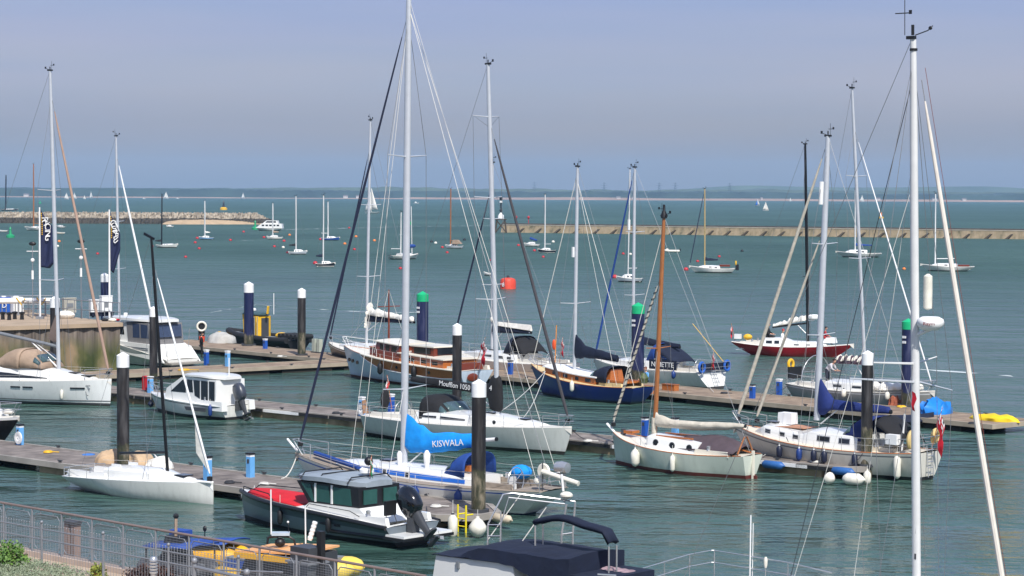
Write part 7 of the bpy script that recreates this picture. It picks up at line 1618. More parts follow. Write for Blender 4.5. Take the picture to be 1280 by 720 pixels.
for i in range(7):
    x = bx_[0] + (bx_[1] - bx_[0]) * (.05 + .13 * i); mb.ball((x, -sd * .35, y.T(x, 716 + 69 * (.05 + .13 * i), 703 + 9 * i / 6, fy).z - .03), (.17, .3, .1), 10, 6)
mb.build('seat_cushion', mat('pinkish_cushion', rgb(150, 128, 134), .9, 0, .3, 9), y.root)
MB().tube([(bx_[1] - .4, sd * .9, y.T(bx_[1], 790, 712).z + .02), (bx_[1] - .1, sd * 1.2, y.T(bx_[1], 760, 712).z + .05)], .02, 5).build('grab_rail', M_STEEL, y.root)
# stainless radar gantry
G = lambda px, py, d=0: T(px, py, d)
mb = MB()
mb.tube([G(609, 720), G(610, 655), G(629, 618), G(640, 616.5), G(703, 624.5), G(707, 628)], .022, 6)
mb.tube([G(624, 720, -.1), G(626, 655, -.1), G(636, 622, -.1), G(706, 630, -.1)], .02, 6)
for py in (656, 670): mb.tube([G(610, py), G(626, py, -.1)], .016, 5)
mb.tube([G(708, 630), G(702, 668), G(700, 740)], .026, 6); mb.tube([G(719, 627), G(716, 668), G(715, 740)], .026, 6)
for py in (668, 694): mb.tube([G(701.5, py), G(716, py - 2)], .018, 5)
mb.tube([G(703, 624.5), G(719, 627)], .02, 5)
ga_ = mb.build('radar_gantry', M_STEEL, y.root)
for a, b_ in (((650, 619), (609, 676)), ((683, 634), (649, 682))): MB().tube([G(*a), G(*b_)], .014, 5).build('gantry_stay', M_WIREW, ga_)
MB().ball(G(708, 619), (.17, .15, .09), 12, 7).build('searchlight', M_FENW, ga_); MB().tube([G(704, 614), G(702, 593)], .03, 6).build('white_light_mast', M_WHT, ga_)
MB().tube([G(626, 676), G(626, 640)], .02, 5).build('ladder_rail', M_STEEL, ga_)
# ---- bow at the lower left edge
y = yacht('black hulled motor boat, only its white deck and bow rail entering at left', (24.5, 521), None, math.radians(-30), L=8.0, B=2.9, fb=1.55, fm=1.3, fs=1.1, hk=dict(rake=1.5, over=.1, trans=.85, entry=2.3), mats=(M_ANTIK, M_BLACK, hullm('hull_black', rgb(20, 20, 24)), M_WHT), stripe=(10,), cab=[(.2, 1.1, .9), (.5, 1.1, .9), (.8, .7, .3), (.86, .5, .05)], cock=None, name='motor_boat', cat='motor boat')
pulpit(y.root, y.h, bow=True, ht=.65, ln=2.2); MB().ball((y.L / 2 - .7, 0, 1.75), (.35, .25, .12), 8, 5).build('anchor_locker', M_DECK, y.root)
# ---- yellow harbour workboat with black collar
y = yacht('yellow wheelhouse workboat with black fender collar behind the thick blue pile', None, None, P3N + PI, L=9.6, B=2.6, fb=1.0, fm=.7, fs=.7, hk=dict(rake=.7, over=.05, trans=.9), at=pix(258, 414, 1.0) + Vector((1.6, 1.4, 0)), mats=(M_ANTIK, M_BLACK, M_BLACK, M_BLACK), cock=None, name='workboat', cat='workboat', deckm=M_GREY)
sd = toside(y); h = y.h
for s_ in (1, -1): MB().tube([Vector((h.x(t, h.sheer(t)), s_ * h.hb(t), h.sheer(t))) for t in [i / 20 for i in range(21)]], .24, 8).build('fender_collar', M_RUB, y.root, sharp=60)
q = lambda px, z=2.0: xside(y, px, z, 1.0)
wh = prof_house(y.root, [(q(316), .6), (q(316), 2.35), (q(299), 2.45), (q(301), .6)], .7, M_YEL, 'wheelhouse', wins=[[(q(303.5), 1.5), (q(303), 2.3), (q(308), 2.3), (q(308), 1.4)], [(q(311), .9), (q(311), 2.2), (q(314), 2.2), (q(314), .9)]], roof=(q(317, 3), q(296.5, 3), 2.52, .1), rm=mat('roof_green_grey', rgb(60, 84, 88), .6), rw=.85)
MB().box((q(316) - .02, -sd * .15, 1.45), (.04, .7, 1.5)).build('rear_door', M_DGREY, wh)
for px in (316, 319.5): MB().tube([(q(px), sd * .85, .7), (q(px), sd * .85, 2.35)], .03, 5).build('grab_rail', M_STEEL, wh)
radar(wh, (q(303, 3), 0, 2.8), .26, .25); MB().tube([(q(329, 3), 0, 2.55), (q(329, 3), 0, 4.2)], .03, 5).build('whip_antenna', M_WHT, wh); MB().tube([(q(321, 3), 0, 2.55), (q(322, 3), 0, 3.15)], .1, 5).build('folded_flag', M_YEL, wh)
MB().ball((q(339, 1), 0, .95), (.6, .5, .25), 10, 6).build('yellow_tow_gear', M_YEL, y.root)
mb = MB()
for i in range(5): mb.tube([(q(346 + 5 * i, 1.0), .8, 1.0), (q(346 + 5 * i, 1.0), -.8, 1.0)], .2, 10)
mb.build('tyre_fenders', M_RUB, y.root, sharp=50)
# ================================================================ things on the pontoons
def heap(px, py, wpx, hpx, m, label, seed=1, dpt=.6, zb=.5, name='covered_heap', cat='heap', ang=FA, wrinkle=.25):
    p = pix(px, py, zb); s_ = F / p.y; a, c = wpx / s_ / 2, hpx / s_; rings = []; n = 20
    for i in range(13):
        u = -1 + 2 * i / 12; rr_ = max(.02, (1 - u * u) ** .5); rg = []
        for j in range(n):
            t = PI * 2 * j / n; k = 1 + wrinkle * noise.noise((u * 3 + seed, math.cos(t) * 1.6, math.sin(t) * 1.6 + seed)); z = c * rr_ ** .6 * max(0, math.sin(t)) ** .8 * k if math.sin(t) > 0 else 0
            rg.append((u * a * (1.02 if c else 1), dpt * rr_ * math.cos(t) * k, z))
        rings.append(rg)
    o = MB().loft(rings).build(name, m, None, sharp=60, loc=p); o.rotation_euler = (0, 0, ang); return tag(o, label, cat)
heap(139, 578, 34, 15, mat('tan_tarp', rgb(188, 160, 128), .9, 0, .2, 3, bump=.5), 'left tan tarpaulin covered heap on the pontoon, left of the weedy black pile', 3, .7)
heap(173, 581, 34, 17, mat('tan_tarp2', rgb(190, 164, 132), .9, 0, .2, 3, bump=.5), 'right tan tarpaulin covered heap on the pontoon, right of the weedy black pile', 5, .7)
heap(200, 584, 44, 11, M_SAIL, 'loosely folded white sail on the pontoon above the racing yacht boom', 8, .5, name='folded_sail', cat='folded sail', wrinkle=.5)
heap(111, 568.5, 15, 1.6, mat('blue_mat', rgb(60, 112, 180), .8), 'flat blue mat lying on the pontoon left of the tan heaps', 2, .3, name='blue_mat', cat='mat')
heap(1168, 517, 34, 17, mat('blue_tarp', rgb(24, 122, 206), .5, 0, .2, 2, bump=.4), 'crumpled bright blue tarpaulin on the farthest pontoon right of the tall mast', 4, .9, name='blue_tarpaulin', cat='tarpaulin', wrinkle=.6, ang=P3N)
heap(1243, 525.5, 76, 8, mat('yellow_tarp', rgb(228, 196, 28), .6, 0, .12, 2, bump=.3), 'long folded bright yellow sheet on the farthest pontoon at the right', 6, .5, name='yellow_sheet', cat='tarpaulin', wrinkle=.6, ang=P3N)
heap(277, 428, 44, 12, mat('grey_sheet', rgb(176, 174, 168), .8, 0, .15, 3, bump=.4), 'pale grey sheeted dinghy on the farthest pontoon left of the yellow wheelhouse', 7, 1.0, name='sheeted_dinghy', cat='covered dinghy', ang=P3N)
heap(274, 421, 18, 6, M_YEL, 'yellow hoses piled behind the pale grey sheeted dinghy', 9, .5, name='yellow_hoses', cat='hoses', wrinkle=.6)
heap(1118, 506.5, 14, 10, mat('rust_rope', rgb(150, 84, 60), .9, 0, .4, 8, bump=.6), 'rust coloured rope coil at the foot of the right blue pile', 11, .4, name='rope_coil', cat='rope', wrinkle=.7)
heap(1127, 509, 14, 2.5, M_YEL, 'small yellow cloth beside the rust coloured rope coil', 12, .25, name='yellow_cloth', cat='cloth')
for px, py, lb in ((838, 488, 'right varnished wooden boarding step below the NINETTE yacht'), (810, 491.5, 'left varnished wooden boarding step at the stern of the blue yacht')):
    p = pix(px, py, .5); e = empty('boarding_step', p, P3N, lb, 'boarding step', 'wooden steps'); MB().box((0, 0, .17), (1.0, .4, .34)).build('box', M_TEAK, e); MB().box((0, 0, .36), (1.06, .46, .04)).build('tread', M_TEAK, e)
p = pix(252, 425.5, .5); e = empty('lifebuoy_stand', p, .2, 'white lifebuoy on a dark stand left of the sheeted dinghy', 'lifebuoy stand')
MB().box((0, .1, .7), (.5, .12, 1.4)).build('stand', M_BLACK, e); MB().tube([(.34 * math.cos(a), -.05, 1.1 + .34 * math.sin(a)) for a in [2 * PI * i / 18 for i in range(19)]], .08, 8).build('lifebuoy', M_FENW, e)
p = pix(252.5, 427.5, .5); e = empty('bucket', p, 0, 'orange-red bucket in front of the lifebuoy stand', 'bucket'); MB().lathe([(.18, 0), (.24, .42), (.22, .42), (.16, .05)], n=12).build('tub', mat('bucket_orange', rgb(222, 84, 56), .5), e); MB().tube([(.23 * math.cos(a), 0, .42 + .18 * math.sin(a)) for a in [PI * i / 8 for i in range(9)]], .012, 4).build('handle', M_STEEL, e)
p = pix(318.5 + 78, 441, .5); e = empty('service_cabinet', p, P3N, 'grey-green twin service cabinet on the walkway junction left of the motor yacht', 'cabinet')
for k in (-.28, .28): MB().box((k, 0, .5), (.34, .3, 1.0)).build('cabinet', mat('cabinet_grey_green', rgb(168, 174, 160), .6), e)
MB().box((0, 0, .05), (1.0, .4, .08)).build('plinth', M_DGREY, e)
person(pix(238, 412, .47), math.radians(200), LEAN, M_BLKC, M_BLKC, 'person in black standing behind the big motor cruiser hardtop', scale=1.0) if False else person(CRU.W((-3.0, -toside(CRU) * 1.75, .3)) + Vector((1.2, 1.8, 0)), math.radians(10), None, M_BLKC, M_BLKC, 'person in black standing beside the aft end of the motor cruiser hardtop')
person(pix(61, 470, .5), math.radians(20), LEAN, mat('jacket_navy', rgb(30, 36, 60), .8), M_NAVY, 'person in navy behind the mast foot of the left edge yacht')
person(pix(808, 487, .5), math.radians(215), SIT, mat('shirt_sky_blue', rgb(96, 158, 210), .8), M_NAVY, 'person in sky blue shirt sitting at the stern of the blue wooden yacht', hair=mat('hair_auburn', rgb(110, 60, 40), .8))
# ladders at the pontoon ends
def ladder(px, py, ytop, label, a=None):
    p = pix(px, py, 0.0); zt = atd(px, ytop, p.y).z; e = empty('yellow_ladder', p, FA if a is None else a, label, 'ladder', 'yellow safety ladders'); ly = mat('ladder_yellow', rgb(226, 206, 30), .5, 0, .08)
    for x in (-.2, .2): MB().tube([(x, -.05, -.9), (x, -.05, zt)], .035, 8).build('stile', ly, e)
    z = -.6
    while z < zt - .35: MB().tube([(-.2, -.05, z), (.2, -.05, z)], .025, 6).build('rung', ly, e); z += .27
    for x in (-.2, .2): MB().tube([(x, -.05, .62), (x, .3, .62)], .03, 6).build('bracket', ly, e)
ladder(578.5, 665, 631, 'yellow ladder at the end of the nearest pontoon, between white fenders')
ladder(1105, 597, 572, 'yellow ladder at the right end of the middle pontoon by the black pile')
fender(pix(566, 668, .05) + Vector((0, -.1, .3)), .85, .17, M_FENW, 'slanting white fender left of the yellow ladder on the nearest pontoon', 'white fenders on the pontoon ends', tip=M_FENK)
fender(pix(597, 660, .35), .7, .31, M_FENW, 'fat round white fender right of the yellow ladder on the nearest pontoon', 'white fenders on the pontoon ends', rope=.3)
o = fender(pix(627, 648, .35), 1.1, .16, mat('fender_buff', rgb(198, 184, 160), .7, 0, .25, 4), 'dirty cream bumper round the corner of the nearest pontoon', 'white fenders on the pontoon ends', axis='X', rot=-.9)
fender(pix(1037, 598, .25), .5, .27, M_FENW, 'round white fender with navy end on the middle pontoon edge', 'white fenders on the pontoon ends', axis='Y', rot=.5, tip=M_FENK)
fender(pix(1066.5, 599, .25), .95, .25, M_FENW, 'horizontal white fender at the end of the middle pontoon', 'white fenders on the pontoon ends', axis='X', rot=FA + .3)
fender(pix(1084, 597, .3), .6, .16, M_FENW, 'short tilted white fender left of the right yellow ladder', 'white fenders on the pontoon ends', rope=.2)
for i, (px, py) in enumerate(((966, 581), (1053, 589))): fender(pix(px, py, .36), 1.15, .17, mat('fender_mid_blue', rgb(46, 96, 158), .5, 0, .15), ['left', 'right'][i] + ' long blue cylindrical fender along the middle pontoon edge', 'blue edge fenders', axis='X', rot=FA)
# navy covered tender afloat between the pontoons
p = pix(1140, 534, 0); Hh = Hull(2.6, 1.3, .45, .35, .38, rake=.3, over=.05, trans=.8, depth=.15); e = empty('tender', p, math.radians(20), 'small navy covered tender floating behind the tall right mast', 'tender'); hull_mesh(Hh, e, (H_NAVY, H_NAVY, H_NAVY, H_NAVY), nst=12); 
rows = [[(Hh.x(t, .4), yy * Hh.hb(t), Hh.sheer(t) + .3 * (1 - yy * yy)) for yy in (-1, -.5, 0, .5, 1)] for t in [i / 10 for i in range(11)]]; MB().grid(rows).build('cover', M_NAVY, e, sharp=60, solid=.02)
# ---- orange and yellow harbour craft at the bottom
def catboat(px, py, z, L_, B_, ang, label, hullc, name='workboat'):
    p = pix(px, py, z); p.z = 0; e = empty(name, p, ang, label, 'workboat', 'orange harbour craft')
    for s_ in (1, -1):
        rg = []
        for i in range(13):
            f = i / 12; x = -L_ / 2 + L_ * f; r = .34 * (1 if f < .7 else max(.08, max(0, 1 - ((f - .7) / .3) ** 2) ** .5)); rg.append([(x, s_ * (B_ / 2 - .3) * (1 if f < .75 else 1 - .35 * (f - .75) * 4) + r * math.cos(a), .34 + r * math.sin(a) + .35 * max(0, f - .6) ** 1.5) for a in [2 * PI * j / 14 for j in range(14)]])
        MB().loft(rg).build('float', hullc, e, sharp=50)
    MB().box((-.2, 0, .5), (L_ * .8, B_ - .7, .12)).build('deck', M_GREY, e); return e, p
M_PEACH = mat('peach_panel', rgb(226, 168, 112), .6, 0, .1, 2); M_OHULL = mat('orange_hull', rgb(236, 174, 36), .5, 0, .1, 2)
e, p = catboat(360, 692, 1.5, 3.3, 2.3, AWAY + .2, 'orange twin hulled workboat with peach roof panels, roll bar and white vent tube', M_OHULL); e.name = 'workboat'
tow, tol = frame_at(p, AWAY + .2); G = lambda px, py, d=0: tol(atd(px, py, p.y + d))
cab_ = MB().prism([(-1.2, .55), (-1.2, 1.6), (.9, 1.5), (1.3, .55)], -.8, .8).build('cabin', M_DGREY, e, sharp=25)
MB().box((-.6, 0, 1.68), (1.2, 1.8, .06), rot=Matrix.Rotation(.05, 3, 'Y')).build('roof_panel', M_PEACH, e); MB().box((.68, 0, 1.6), (1.2, 1.7, .06), rot=Matrix.Rotation(.1, 3, 'Y')).build('roof_panel', M_PEACH, e)
MB().box((.1, .95, 1.5), (2.2, .12, .16)).build('orange_side', M_OHULL, e); MB().box((.1, -.95, 1.48), (2.2, .12, .16)).build('orange_side', M_OHULL, e)
rb = MB().tube([G(334, 680), G(335, 672), G(340, 669.5), G(362, 671), G(368, 675), G(369, 682)], .035, 6).build('roll_bar', M_BLACK, e); MB().tube([G(352, 683, .5), G(355, 674, .5), G(346, 671, .5), G(334, 672)], .03, 6).build('brace', M_BLACK, rb)
c = G(351, 667); MB().box(c, (.52, .34, .08), rot=.6).build('light_panel', mat('panel_pale', rgb(178, 190, 200), .4), e); MB().ball(G(350, 678), (.16, .16, .14), 10, 6).build('black_drum', M_BLACK, e)
MB().tube([G(339, 668), G(338.5, 612)], .022, 6).build('whip_antenna', M_WHT, e); MB().tube([G(382, 681), G(381.5, 632)], .022, 6).build('whip_antenna', M_WHT, e); MB().tube([G(361, 665), G(360, 653)], .01, 5).build('lamp_stalk', M_BLACK, e); MB().ball(G(360, 652.5), .035, 8, 5).build('lamp', M_WHT, e)
a, b_ = G(387, 675), G(394, 652); vt = MB().tube([a + (b_ - a) * (k / 20) for k in range(21)], [.07 if k % 4 < 2 else .082 for k in range(21)], 10).build('vent_tube', M_WHT, e, sharp=60)
hc = G(392, 693); MB().box(hc, (.8, .55, .4), rot=-.4).build('engine_box', M_DGREY, e)
for k in range(4): MB().tube([G(387 + 4 * k, 697, -.3), G(388 + 4 * k, 690, -.3), G(391 + 4 * k, 690, -.3)], .03, 6).build('exhaust_bend', M_GALV, e)
e2, p2 = catboat(408, 704, .5, 2.4, 1.5, FA + .3, 'yellow nosed float with grey tip right of the grey hopper', mat('yellow_float', rgb(232, 202, 84), .5), 'float_boat')
MB().box((-.2, 0, .62), (1.2, .9, .16)).build('hatch', M_GREY, e2)
# grey hopper / bin on a dark post at the railing
p = pix(384, 722, PZ + .2); hp_ = tol; e = empty('hopper', (p.x, p.y, PZ), FAN, 'tapered grey hopper bin on a dark post inside the railing', 'hopper')
zt_ = atd(384, 703, p.y).z - PZ; MB().loft([[(.36 * k * sx, .3 * k * sy, z) for sx, sy in ((-1, -1), (1, -1), (1, 1), (-1, 1))] for k, z in ((.45, .0), (.62, zt_ * .5), (1.0, zt_ - .04), (1.02, zt_))]).build('bin', M_GREY, e, sharp=20)
MB().box((0, 0, zt_ + .03), (.84, .68, .05)).build('rim', M_GALV, e); MB().box((.38, .1, .6), (.16, .14, 1.5)).build('post', M_BLACK, e); MB().box((0, 0, zt_ + .22), (.66, .5, .34)).build('control_box', M_DGREY, e)
e, p = catboat(264, 676, .8, 2.6, 1.5, FA + .25, 'low orange boat with a blue cover and small round mirror', M_OHULL)
tow, tol = frame_at(p, FA + .25)
rows = [[(x, yy * (.8 - .25 * max(0, x - .6)), .75 + .1 * (1 - yy * yy) + .1 * x) for yy in (-1, -.5, 0, .5, 1)] for x in (-1.35, -.8, -.3, .3, .8, 1.05)]; bc = mat('royal_blue_cover', rgb(38, 74, 150), .7, 0, .2, 2); MB().grid(rows).build('cover', bc, e, sharp=60, solid=.04)
MB().tube([tol(atd(256, 674, p.y)), tol(atd(256, 664, p.y))], .018, 5).build('mirror_stalk', M_BLACK, e); MB().ball(tol(atd(256, 661, p.y)), (.07, .05, .1), 10, 7).build('mirror', M_BLACK, e)
e, p = catboat(228, 690, .9, 2.4, 1.5, FA + .2, 'boat under a bright blue canopy on thin legs with an upright post', M_DGREY)
tow, tol = frame_at(p, FA + .2)
zt_ = atd(228, 681, p.y).z; rows = [[(x, yy * .75, zt_ + .06 * (1 - yy * yy) + .05 * x) for yy in (-1, -.5, 0, .5, 1)] for x in (-1.0, -.4, .2, .85)]; cn = MB().grid(rows).build('canopy', bc, e, sharp=60, solid=.05)
for x in (-.9, .75):
    for yy in (-.65, .65): MB().tube([(x, yy, .5), (x, yy, zt_)], .03, 5).build('canopy_leg', M_DGREY, cn)
MB().box((-.2, 0, 1.0), (.9, .6, .8), taper=.7).build('seat_unit', M_BLACK, e); MB().tube([tol(atd(219.5, 682, p.y)), tol(atd(220, 646, p.y))], .05, 6).build('upright_post', M_TAN, e); MB().ball(tol(atd(220, 645, p.y)), .09, 8, 5).build('post_lamp', M_BLACK, e)
MB().box(tol(atd(226, 667, p.y + .8)), (.6, .4, .25)).build('blue_locker', bc, e)
e, p = catboat(308, 712, .6, 2.2, 1.3, AWAY + .1, 'yellow and blue covered float behind the ball finials at the bottom', M_YEL)
MB().box((0, 0, .75), (1.2, .8, .35), taper=.9).build('blue_locker', bc, e); MB().box((0, 0, .96), (1.1, .7, .05)).build('lid', M_GREY, e)
# ================================================================ anchorage
HC = {'w': H_WHITE, 'g': hullm('hull_soft_grey', rgb(176, 184, 190)), 'n': H_NAVY, 'b': hullm('hull_light_blue', rgb(120, 160, 196)), 'd': hullm('hull_ink', rgb(26, 30, 40)), 'c': M_CREAM, 'bl': hullm('hull_mid_blue', rgb(40, 80, 150))}
def moored(px, py, wpx, deg, hc, label, mast=None, mm=None, cov=None, cabh=.35, furl=False, B=None, fs=.9, boomdir=1, extra=None, booml=.36, name='moored_yacht', cat='yacht', mps=(.45,), rk=.9, ov=.9):
    p = pix(px, py, 0); a = math.radians(deg); w_ = wpx / F * p.y; L_ = w_ / max(.35, abs(math.cos(a))) ; L_ = min(L_, 11.5)
    B_ = B or L_ * .3; k = L_ / 8
    bow = Vector((p.x + math.cos(a) * L_ / 2, p.y + math.sin(a) * L_ / 2, 0))
    y = yacht(label, None, None, a, L=L_, B=B_, fb=1.0 * k ** .5 + .1, fm=.75 * k ** .5, fs=fs * .85 * k ** .5, hk=dict(rake=rk * k, over=ov * k, trans=.6), at=bow, mats=(M_ANTIK, HC['w'] if hc in 'nd' else H_NAVY, HC[hc], M_WHT), stripe=None, cock=(.08, .3, B_ * .25) if cabh else None,
              cab=[(.32, B_ * .3, cabh), (.5, B_ * .31, cabh * 1.05), (.68, B_ * .25, cabh * .8), (.78, B_ * .12, .04)] if cabh else None, name=name, cat=cat, detail=1)
    if cabh: y.cab.window(y.cr, y.fx(.38), y.fx(.44), .3, .72); y.cab.window(y.cr, y.fx(.5), y.fx(.56), .3, .72)
    if mast:
        rig(y, mast[0], (mast[1], mast[2]), r=.065 * max(1, p.y / 260), m=mm or M_ALUW, spreads=mps, sw=.7 * k, furl=furl if furl else False, fr=.06 * max(1, p.y / 300), detail=1, wr=.011, drum=False)
        gz = y.mz + .8; ex = y.mx - booml * L_
        boom_set(y.root, (y.mx - .1, 0, gz), (ex, 0, gz + .05), .06, mm or M_ALUW, cov, [(0, .5, .1, .13), (.2, .3, .14, .17), (1, .12, .1, .1)] if cov else None, vang=False)
        wire([y.mat(.95), (y.L / 2 - .1, 0, y.h.fb)], y.root, None, .014, 'forestay')
    return y
moored(49, 288, 38, 168, 'w', 'white yacht with brown mast moored before the rubble breakwater at left', (42, 42, 205), M_SPRUCE, None)
moored(76, 285, 13, 150, 'w', 'small white day boat moored just right of the left banner flag', None, cabh=.3, name='day_boat', cat='small boat')
moored(75, 292.5, 13, 178, 'c', 'cream open dinghy moored below the small white day boat', None, cabh=0, name='moored_dinghy', cat='dinghy')
moored(3, 290, 14, 175, 'w', 'white dinghy half out of view at the far left edge', None, cabh=0, name='moored_dinghy', cat='dinghy')
moored(209, 309.5, 28, -8, 'w', 'slim white keelboat with a black mast moored left of centre', (202, 202.5, 243), M_CARBON, M_BLKC, cabh=.15, B=2.0, booml=.3)
moored(212.5, 284, 9, 180, 'w', 'tiny white motor dinghy in front of the sand spit', None, cabh=.25, name='moored_dinghy', cat='dinghy')
moored(258, 299.5, 19, 172, 'b', 'small pale blue sloop moored right of the slim white keelboat', (256, 256, 251), None, M_SAIL)
moored(343.5, 299, 21, 172, 'w', 'small white sloop moored directly below the anchored motor cruiser', (341, 341, 254), None, M_TAN)
moored(372, 318, 24, 5, 'g', 'low grey sloop moored between the two buoys left of the dark hulled one', (370, 370, 245), None, M_BLKC)
moored(407, 333.5, 25, -6, 'd', 'dark hulled sloop moored above the pale stay of the tall mast', (404, 404.5, 244), None, M_NAVY)
moored(413, 300.5, 24, 3, 'bl', 'blue hulled sloop with white deck moored behind the dark hulled sloop', (410, 410, 252), None, None)
y = moored(505, 324, 34, 40, 'w', 'white ketch with two masts moored directly behind the tallest mast', (501, 501.5, 265), None, None, B=3.0)
for q_ in (1,):
    x = y.X(515, 1.2); t_ = y.T(x, 514, 258); o = MB().tube([(x, 0, 1), t_], .08, 6).build('mizzen_mast', M_ALUW, y.root); MB().ball((x, 0, 2.4), (.9, .25, .35), 8, 5).build('mizzen_cover', M_BLUE, y.root); c = y.T(x, 513, 279); MB().box(c, (.3, .3, .6)).build('green_flag', M_GREEN, o)
y = moored(568, 310.5, 23, 168, 'g', 'grey boat with brown mast and tan boom tent moored right of the tallest mast', (563, 563.5, 236), M_SPRUCE, None)
MB().prism([(y.fx(.1), 1.0), (y.fx(.3), 1.9), (y.fx(.55), 1.9), (y.fx(.62), 1.0)], -.8, .8).build('boom_tent', M_TAN, y.root)
y = moored(665, 308, 20, 160, 'w', 'white mastless cruiser with blue cover moored near the wall end', None, cabh=.4); MB().tube([(y.fx(.62), 0, 1.9), (y.fx(.2), 0, 1.4)], [.3, .2], 8).build('blue_cover', M_BLUE, y.root)
moored(683.5, 316, 23, 160, 'n', 'navy hulled sloop moored in front of the breakwater wall, left part', (681, 681.5, 243), None, None)
y = moored(787, 352.5, 33, 158, 'g', 'blue-grey sloop with white deck moored behind the central blue stay', (785, 787.5, 211), None, None, cabh=.45)
MB().tube([y.mat(.42), y.mat(.52)], .2, 8).build('radar_reflector', M_WHT, y.mast)
e_ = empty('inflatable_dinghy', pix(840.5, 315.5, 0), math.radians(176), 'pale grey inflatable dinghy afloat below the breakwater wall', 'inflatable dinghy')
for s_ in (1, -1): MB().tube([(-1.5, s_ * .6, .3), (.8, s_ * .6, .3), (1.4, s_ * .35, .36), (1.6, 0, .4)], .24, 8).build('tube', M_FENW, e_, sharp=60)
MB().box((-.2, 0, .25), (2.4, .9, .08)).build('floor', M_GREY, e_); MB().box((-1.6, 0, .55), (.25, .3, .5)).build('outboard_engine', M_BLACK, e_)
y = moored(890, 341, 57, 170, 'w', 'classic white yacht with a wooden mast and dark furled headsail, moored right of centre', (881, 881, 236), mat('pale_spruce', rgb(190, 164, 108), .5), M_NAVY, furl=mat('navy_furled_sail', rgb(30, 36, 62), .8), booml=.28, rk=1.4)
MB().tube([(-y.L / 2 - .1, .2 * math.cos(a), 1.5 + .3 * math.sin(a)) for a in [-.8 + 4.7 * i / 12 for i in range(13)]], .12, 6).build('horseshoe_lifebuoy', M_YEL, y.root); MB().box((-y.L / 2 - .3, 0, .9), (.5, .4, .9)).build('outboard_engine', M_BLACK, y.root); MB().box((y.fx(.22), 0, 1.15), (1.6, 1.2, .3)).build('wooden_coaming', M_MAHOG, y.root)
y = moored(1073, 321.5, 57, 176, 'w', 'long low white multihull yacht moored behind the leaning mast', (1069, 1069, 237), None, M_BLUE, B=3.6, cabh=.6, rk=1.6)
y = moored(1184, 339, 66, 172, 'w', 'white sloop with a bare mast moored at the right before the breakwater wall', (1169, 1169.5, 242), M_WHT, None, rk=1.6, ov=1.6, cabh=.4); MB().box((y.fx(.2), 0, .95), (1.8, 1.3, .25)).build('wooden_coaming', M_MAHOG, y.root)
moored(611, 344.5, 13, 150, 'w', 'small white dinghy left of the large red mooring can', None, cabh=0, name='moored_dinghy', cat='dinghy')
# motor cruiser at anchor
y = moored(336, 288.5, 33, 176, 'w', 'two-decked white motor cruiser anchored off the end of the rubble breakwater', None, cabh=0, B=3.6, name='anchored_cruiser', cat='motor boat', rk=1.4)
prof_house(y.root, [(-4.6, .8), (-4.4, 2.3), (2.0, 2.4), (4.0, .9)], 1.5, M_WHITE, 'saloon', wins=[[(-3.6 + 1.2 * i, 1.5), (-3.6 + 1.2 * i, 2.0), (-2.8 + 1.2 * i, 2.0), (-2.8 + 1.2 * i, 1.5)] for i in range(5)]); prof_house(y.root, [(-3.2, 2.3), (-3.0, 3.3), (.6, 3.3), (1.8, 2.35)], 1.3, M_WHITE, 'flybridge', wins=[[(-2.6, 2.6), (-2.5, 3.1), (.4, 3.1), (.9, 2.6)]])
# yacht beyond the breakwater, far left (mast and dark hull)
moored(12, 263.5, 22, 0, 'd', 'dark yacht beyond the rubble breakwater at the far left', (7, 7.5, 219), M_CARBON, None)
# sailing yacht under sail
def sailer(px, py, hpx, label, deg=20, col=None, two=True, k=1.0, cat='sailing boat'):
    p = pix(px, py, 0); Hm = hpx / F * p.y; Lh = Hm * .72 * k; a = math.radians(deg); e = empty('sailing_boat', p, a, label, cat, 'boats under sail in the distance')
    h = Hull(Lh, Lh * .3, .14 * Lh, .1 * Lh, .11 * Lh, rake=.1 * Lh, over=.1 * Lh, trans=.6, depth=.1); hull_mesh(h, e, (H_WHITE,) * 4, nst=8); deck_mesh(h, e, M_DECK, nst=8)
    MB().tube([(.05 * Lh, 0, .1 * Lh), (.05 * Lh, 0, Hm)], Hm * .008, 5).build('mast', M_ALUW, e)
    def sail(pts, bul, m, nm):
        rows = []
        for i in range(7):
            f = i / 6; A = Vector(pts[0]).lerp(Vector(pts[2]), f); B_ = Vector(pts[1]).lerp(Vector(pts[2]), f ** .9); rows.append([A.lerp(B_, j / 5) + Vector((0, bul * math.sin(PI * j / 5) * (1 - f * .8), 0)) for j in range(6)])
        MB().grid(rows).build(nm, m, e, sharp=60, solid=.03)
    sail([(.03 * Lh, 0, .16 * Hm), (-.42 * Lh, .1 * Lh, .16 * Hm), (.03 * Lh, 0, .98 * Hm)], .06 * Lh, M_SAIL, 'mainsail')
    if two: sail([(.5 * Lh, 0, .1 * Hm), (.0 * Lh, .08 * Lh, .12 * Hm), (.08 * Lh, 0, .85 * Hm)], .06 * Lh, col or M_SAIL, 'headsail')
    return e
M_SPIN = mat('blue_spinnaker', rgb(40, 110, 200), .8, 0, .1)
for px, py, hp_, lb, dg in ((83, 249.5, 9, 'tiny white sailing boat, first from the left on the skyline', 30), (93, 248.6, 8, 'tiny white sailing boat behind the pink-brown furled sail at left', 10), (105.5, 249, 5, 'tiny low sailing boat left of the brightest small sail', 20), (114, 248.6, 9.5, 'bright white small sail on the skyline right of three fainter ones', 150), (207.5, 248.7, 9.5, 'bright white small sail above the sand spit', 20), (304, 248.6, 8, 'small white sail halfway between the breakwater end and the tall masts', 160),
                        (957, 263.5, 11.5, 'white sail in front of the far beach right of the blue spinnaker', 15), (988, 252, 5, 'very tiny white sail on the skyline left of the black mast', 30), (1077.5, 252.6, 9, 'small faint white sail beside the leaning mast', 20)):
    sailer(px, py, hp_, lb, dg)
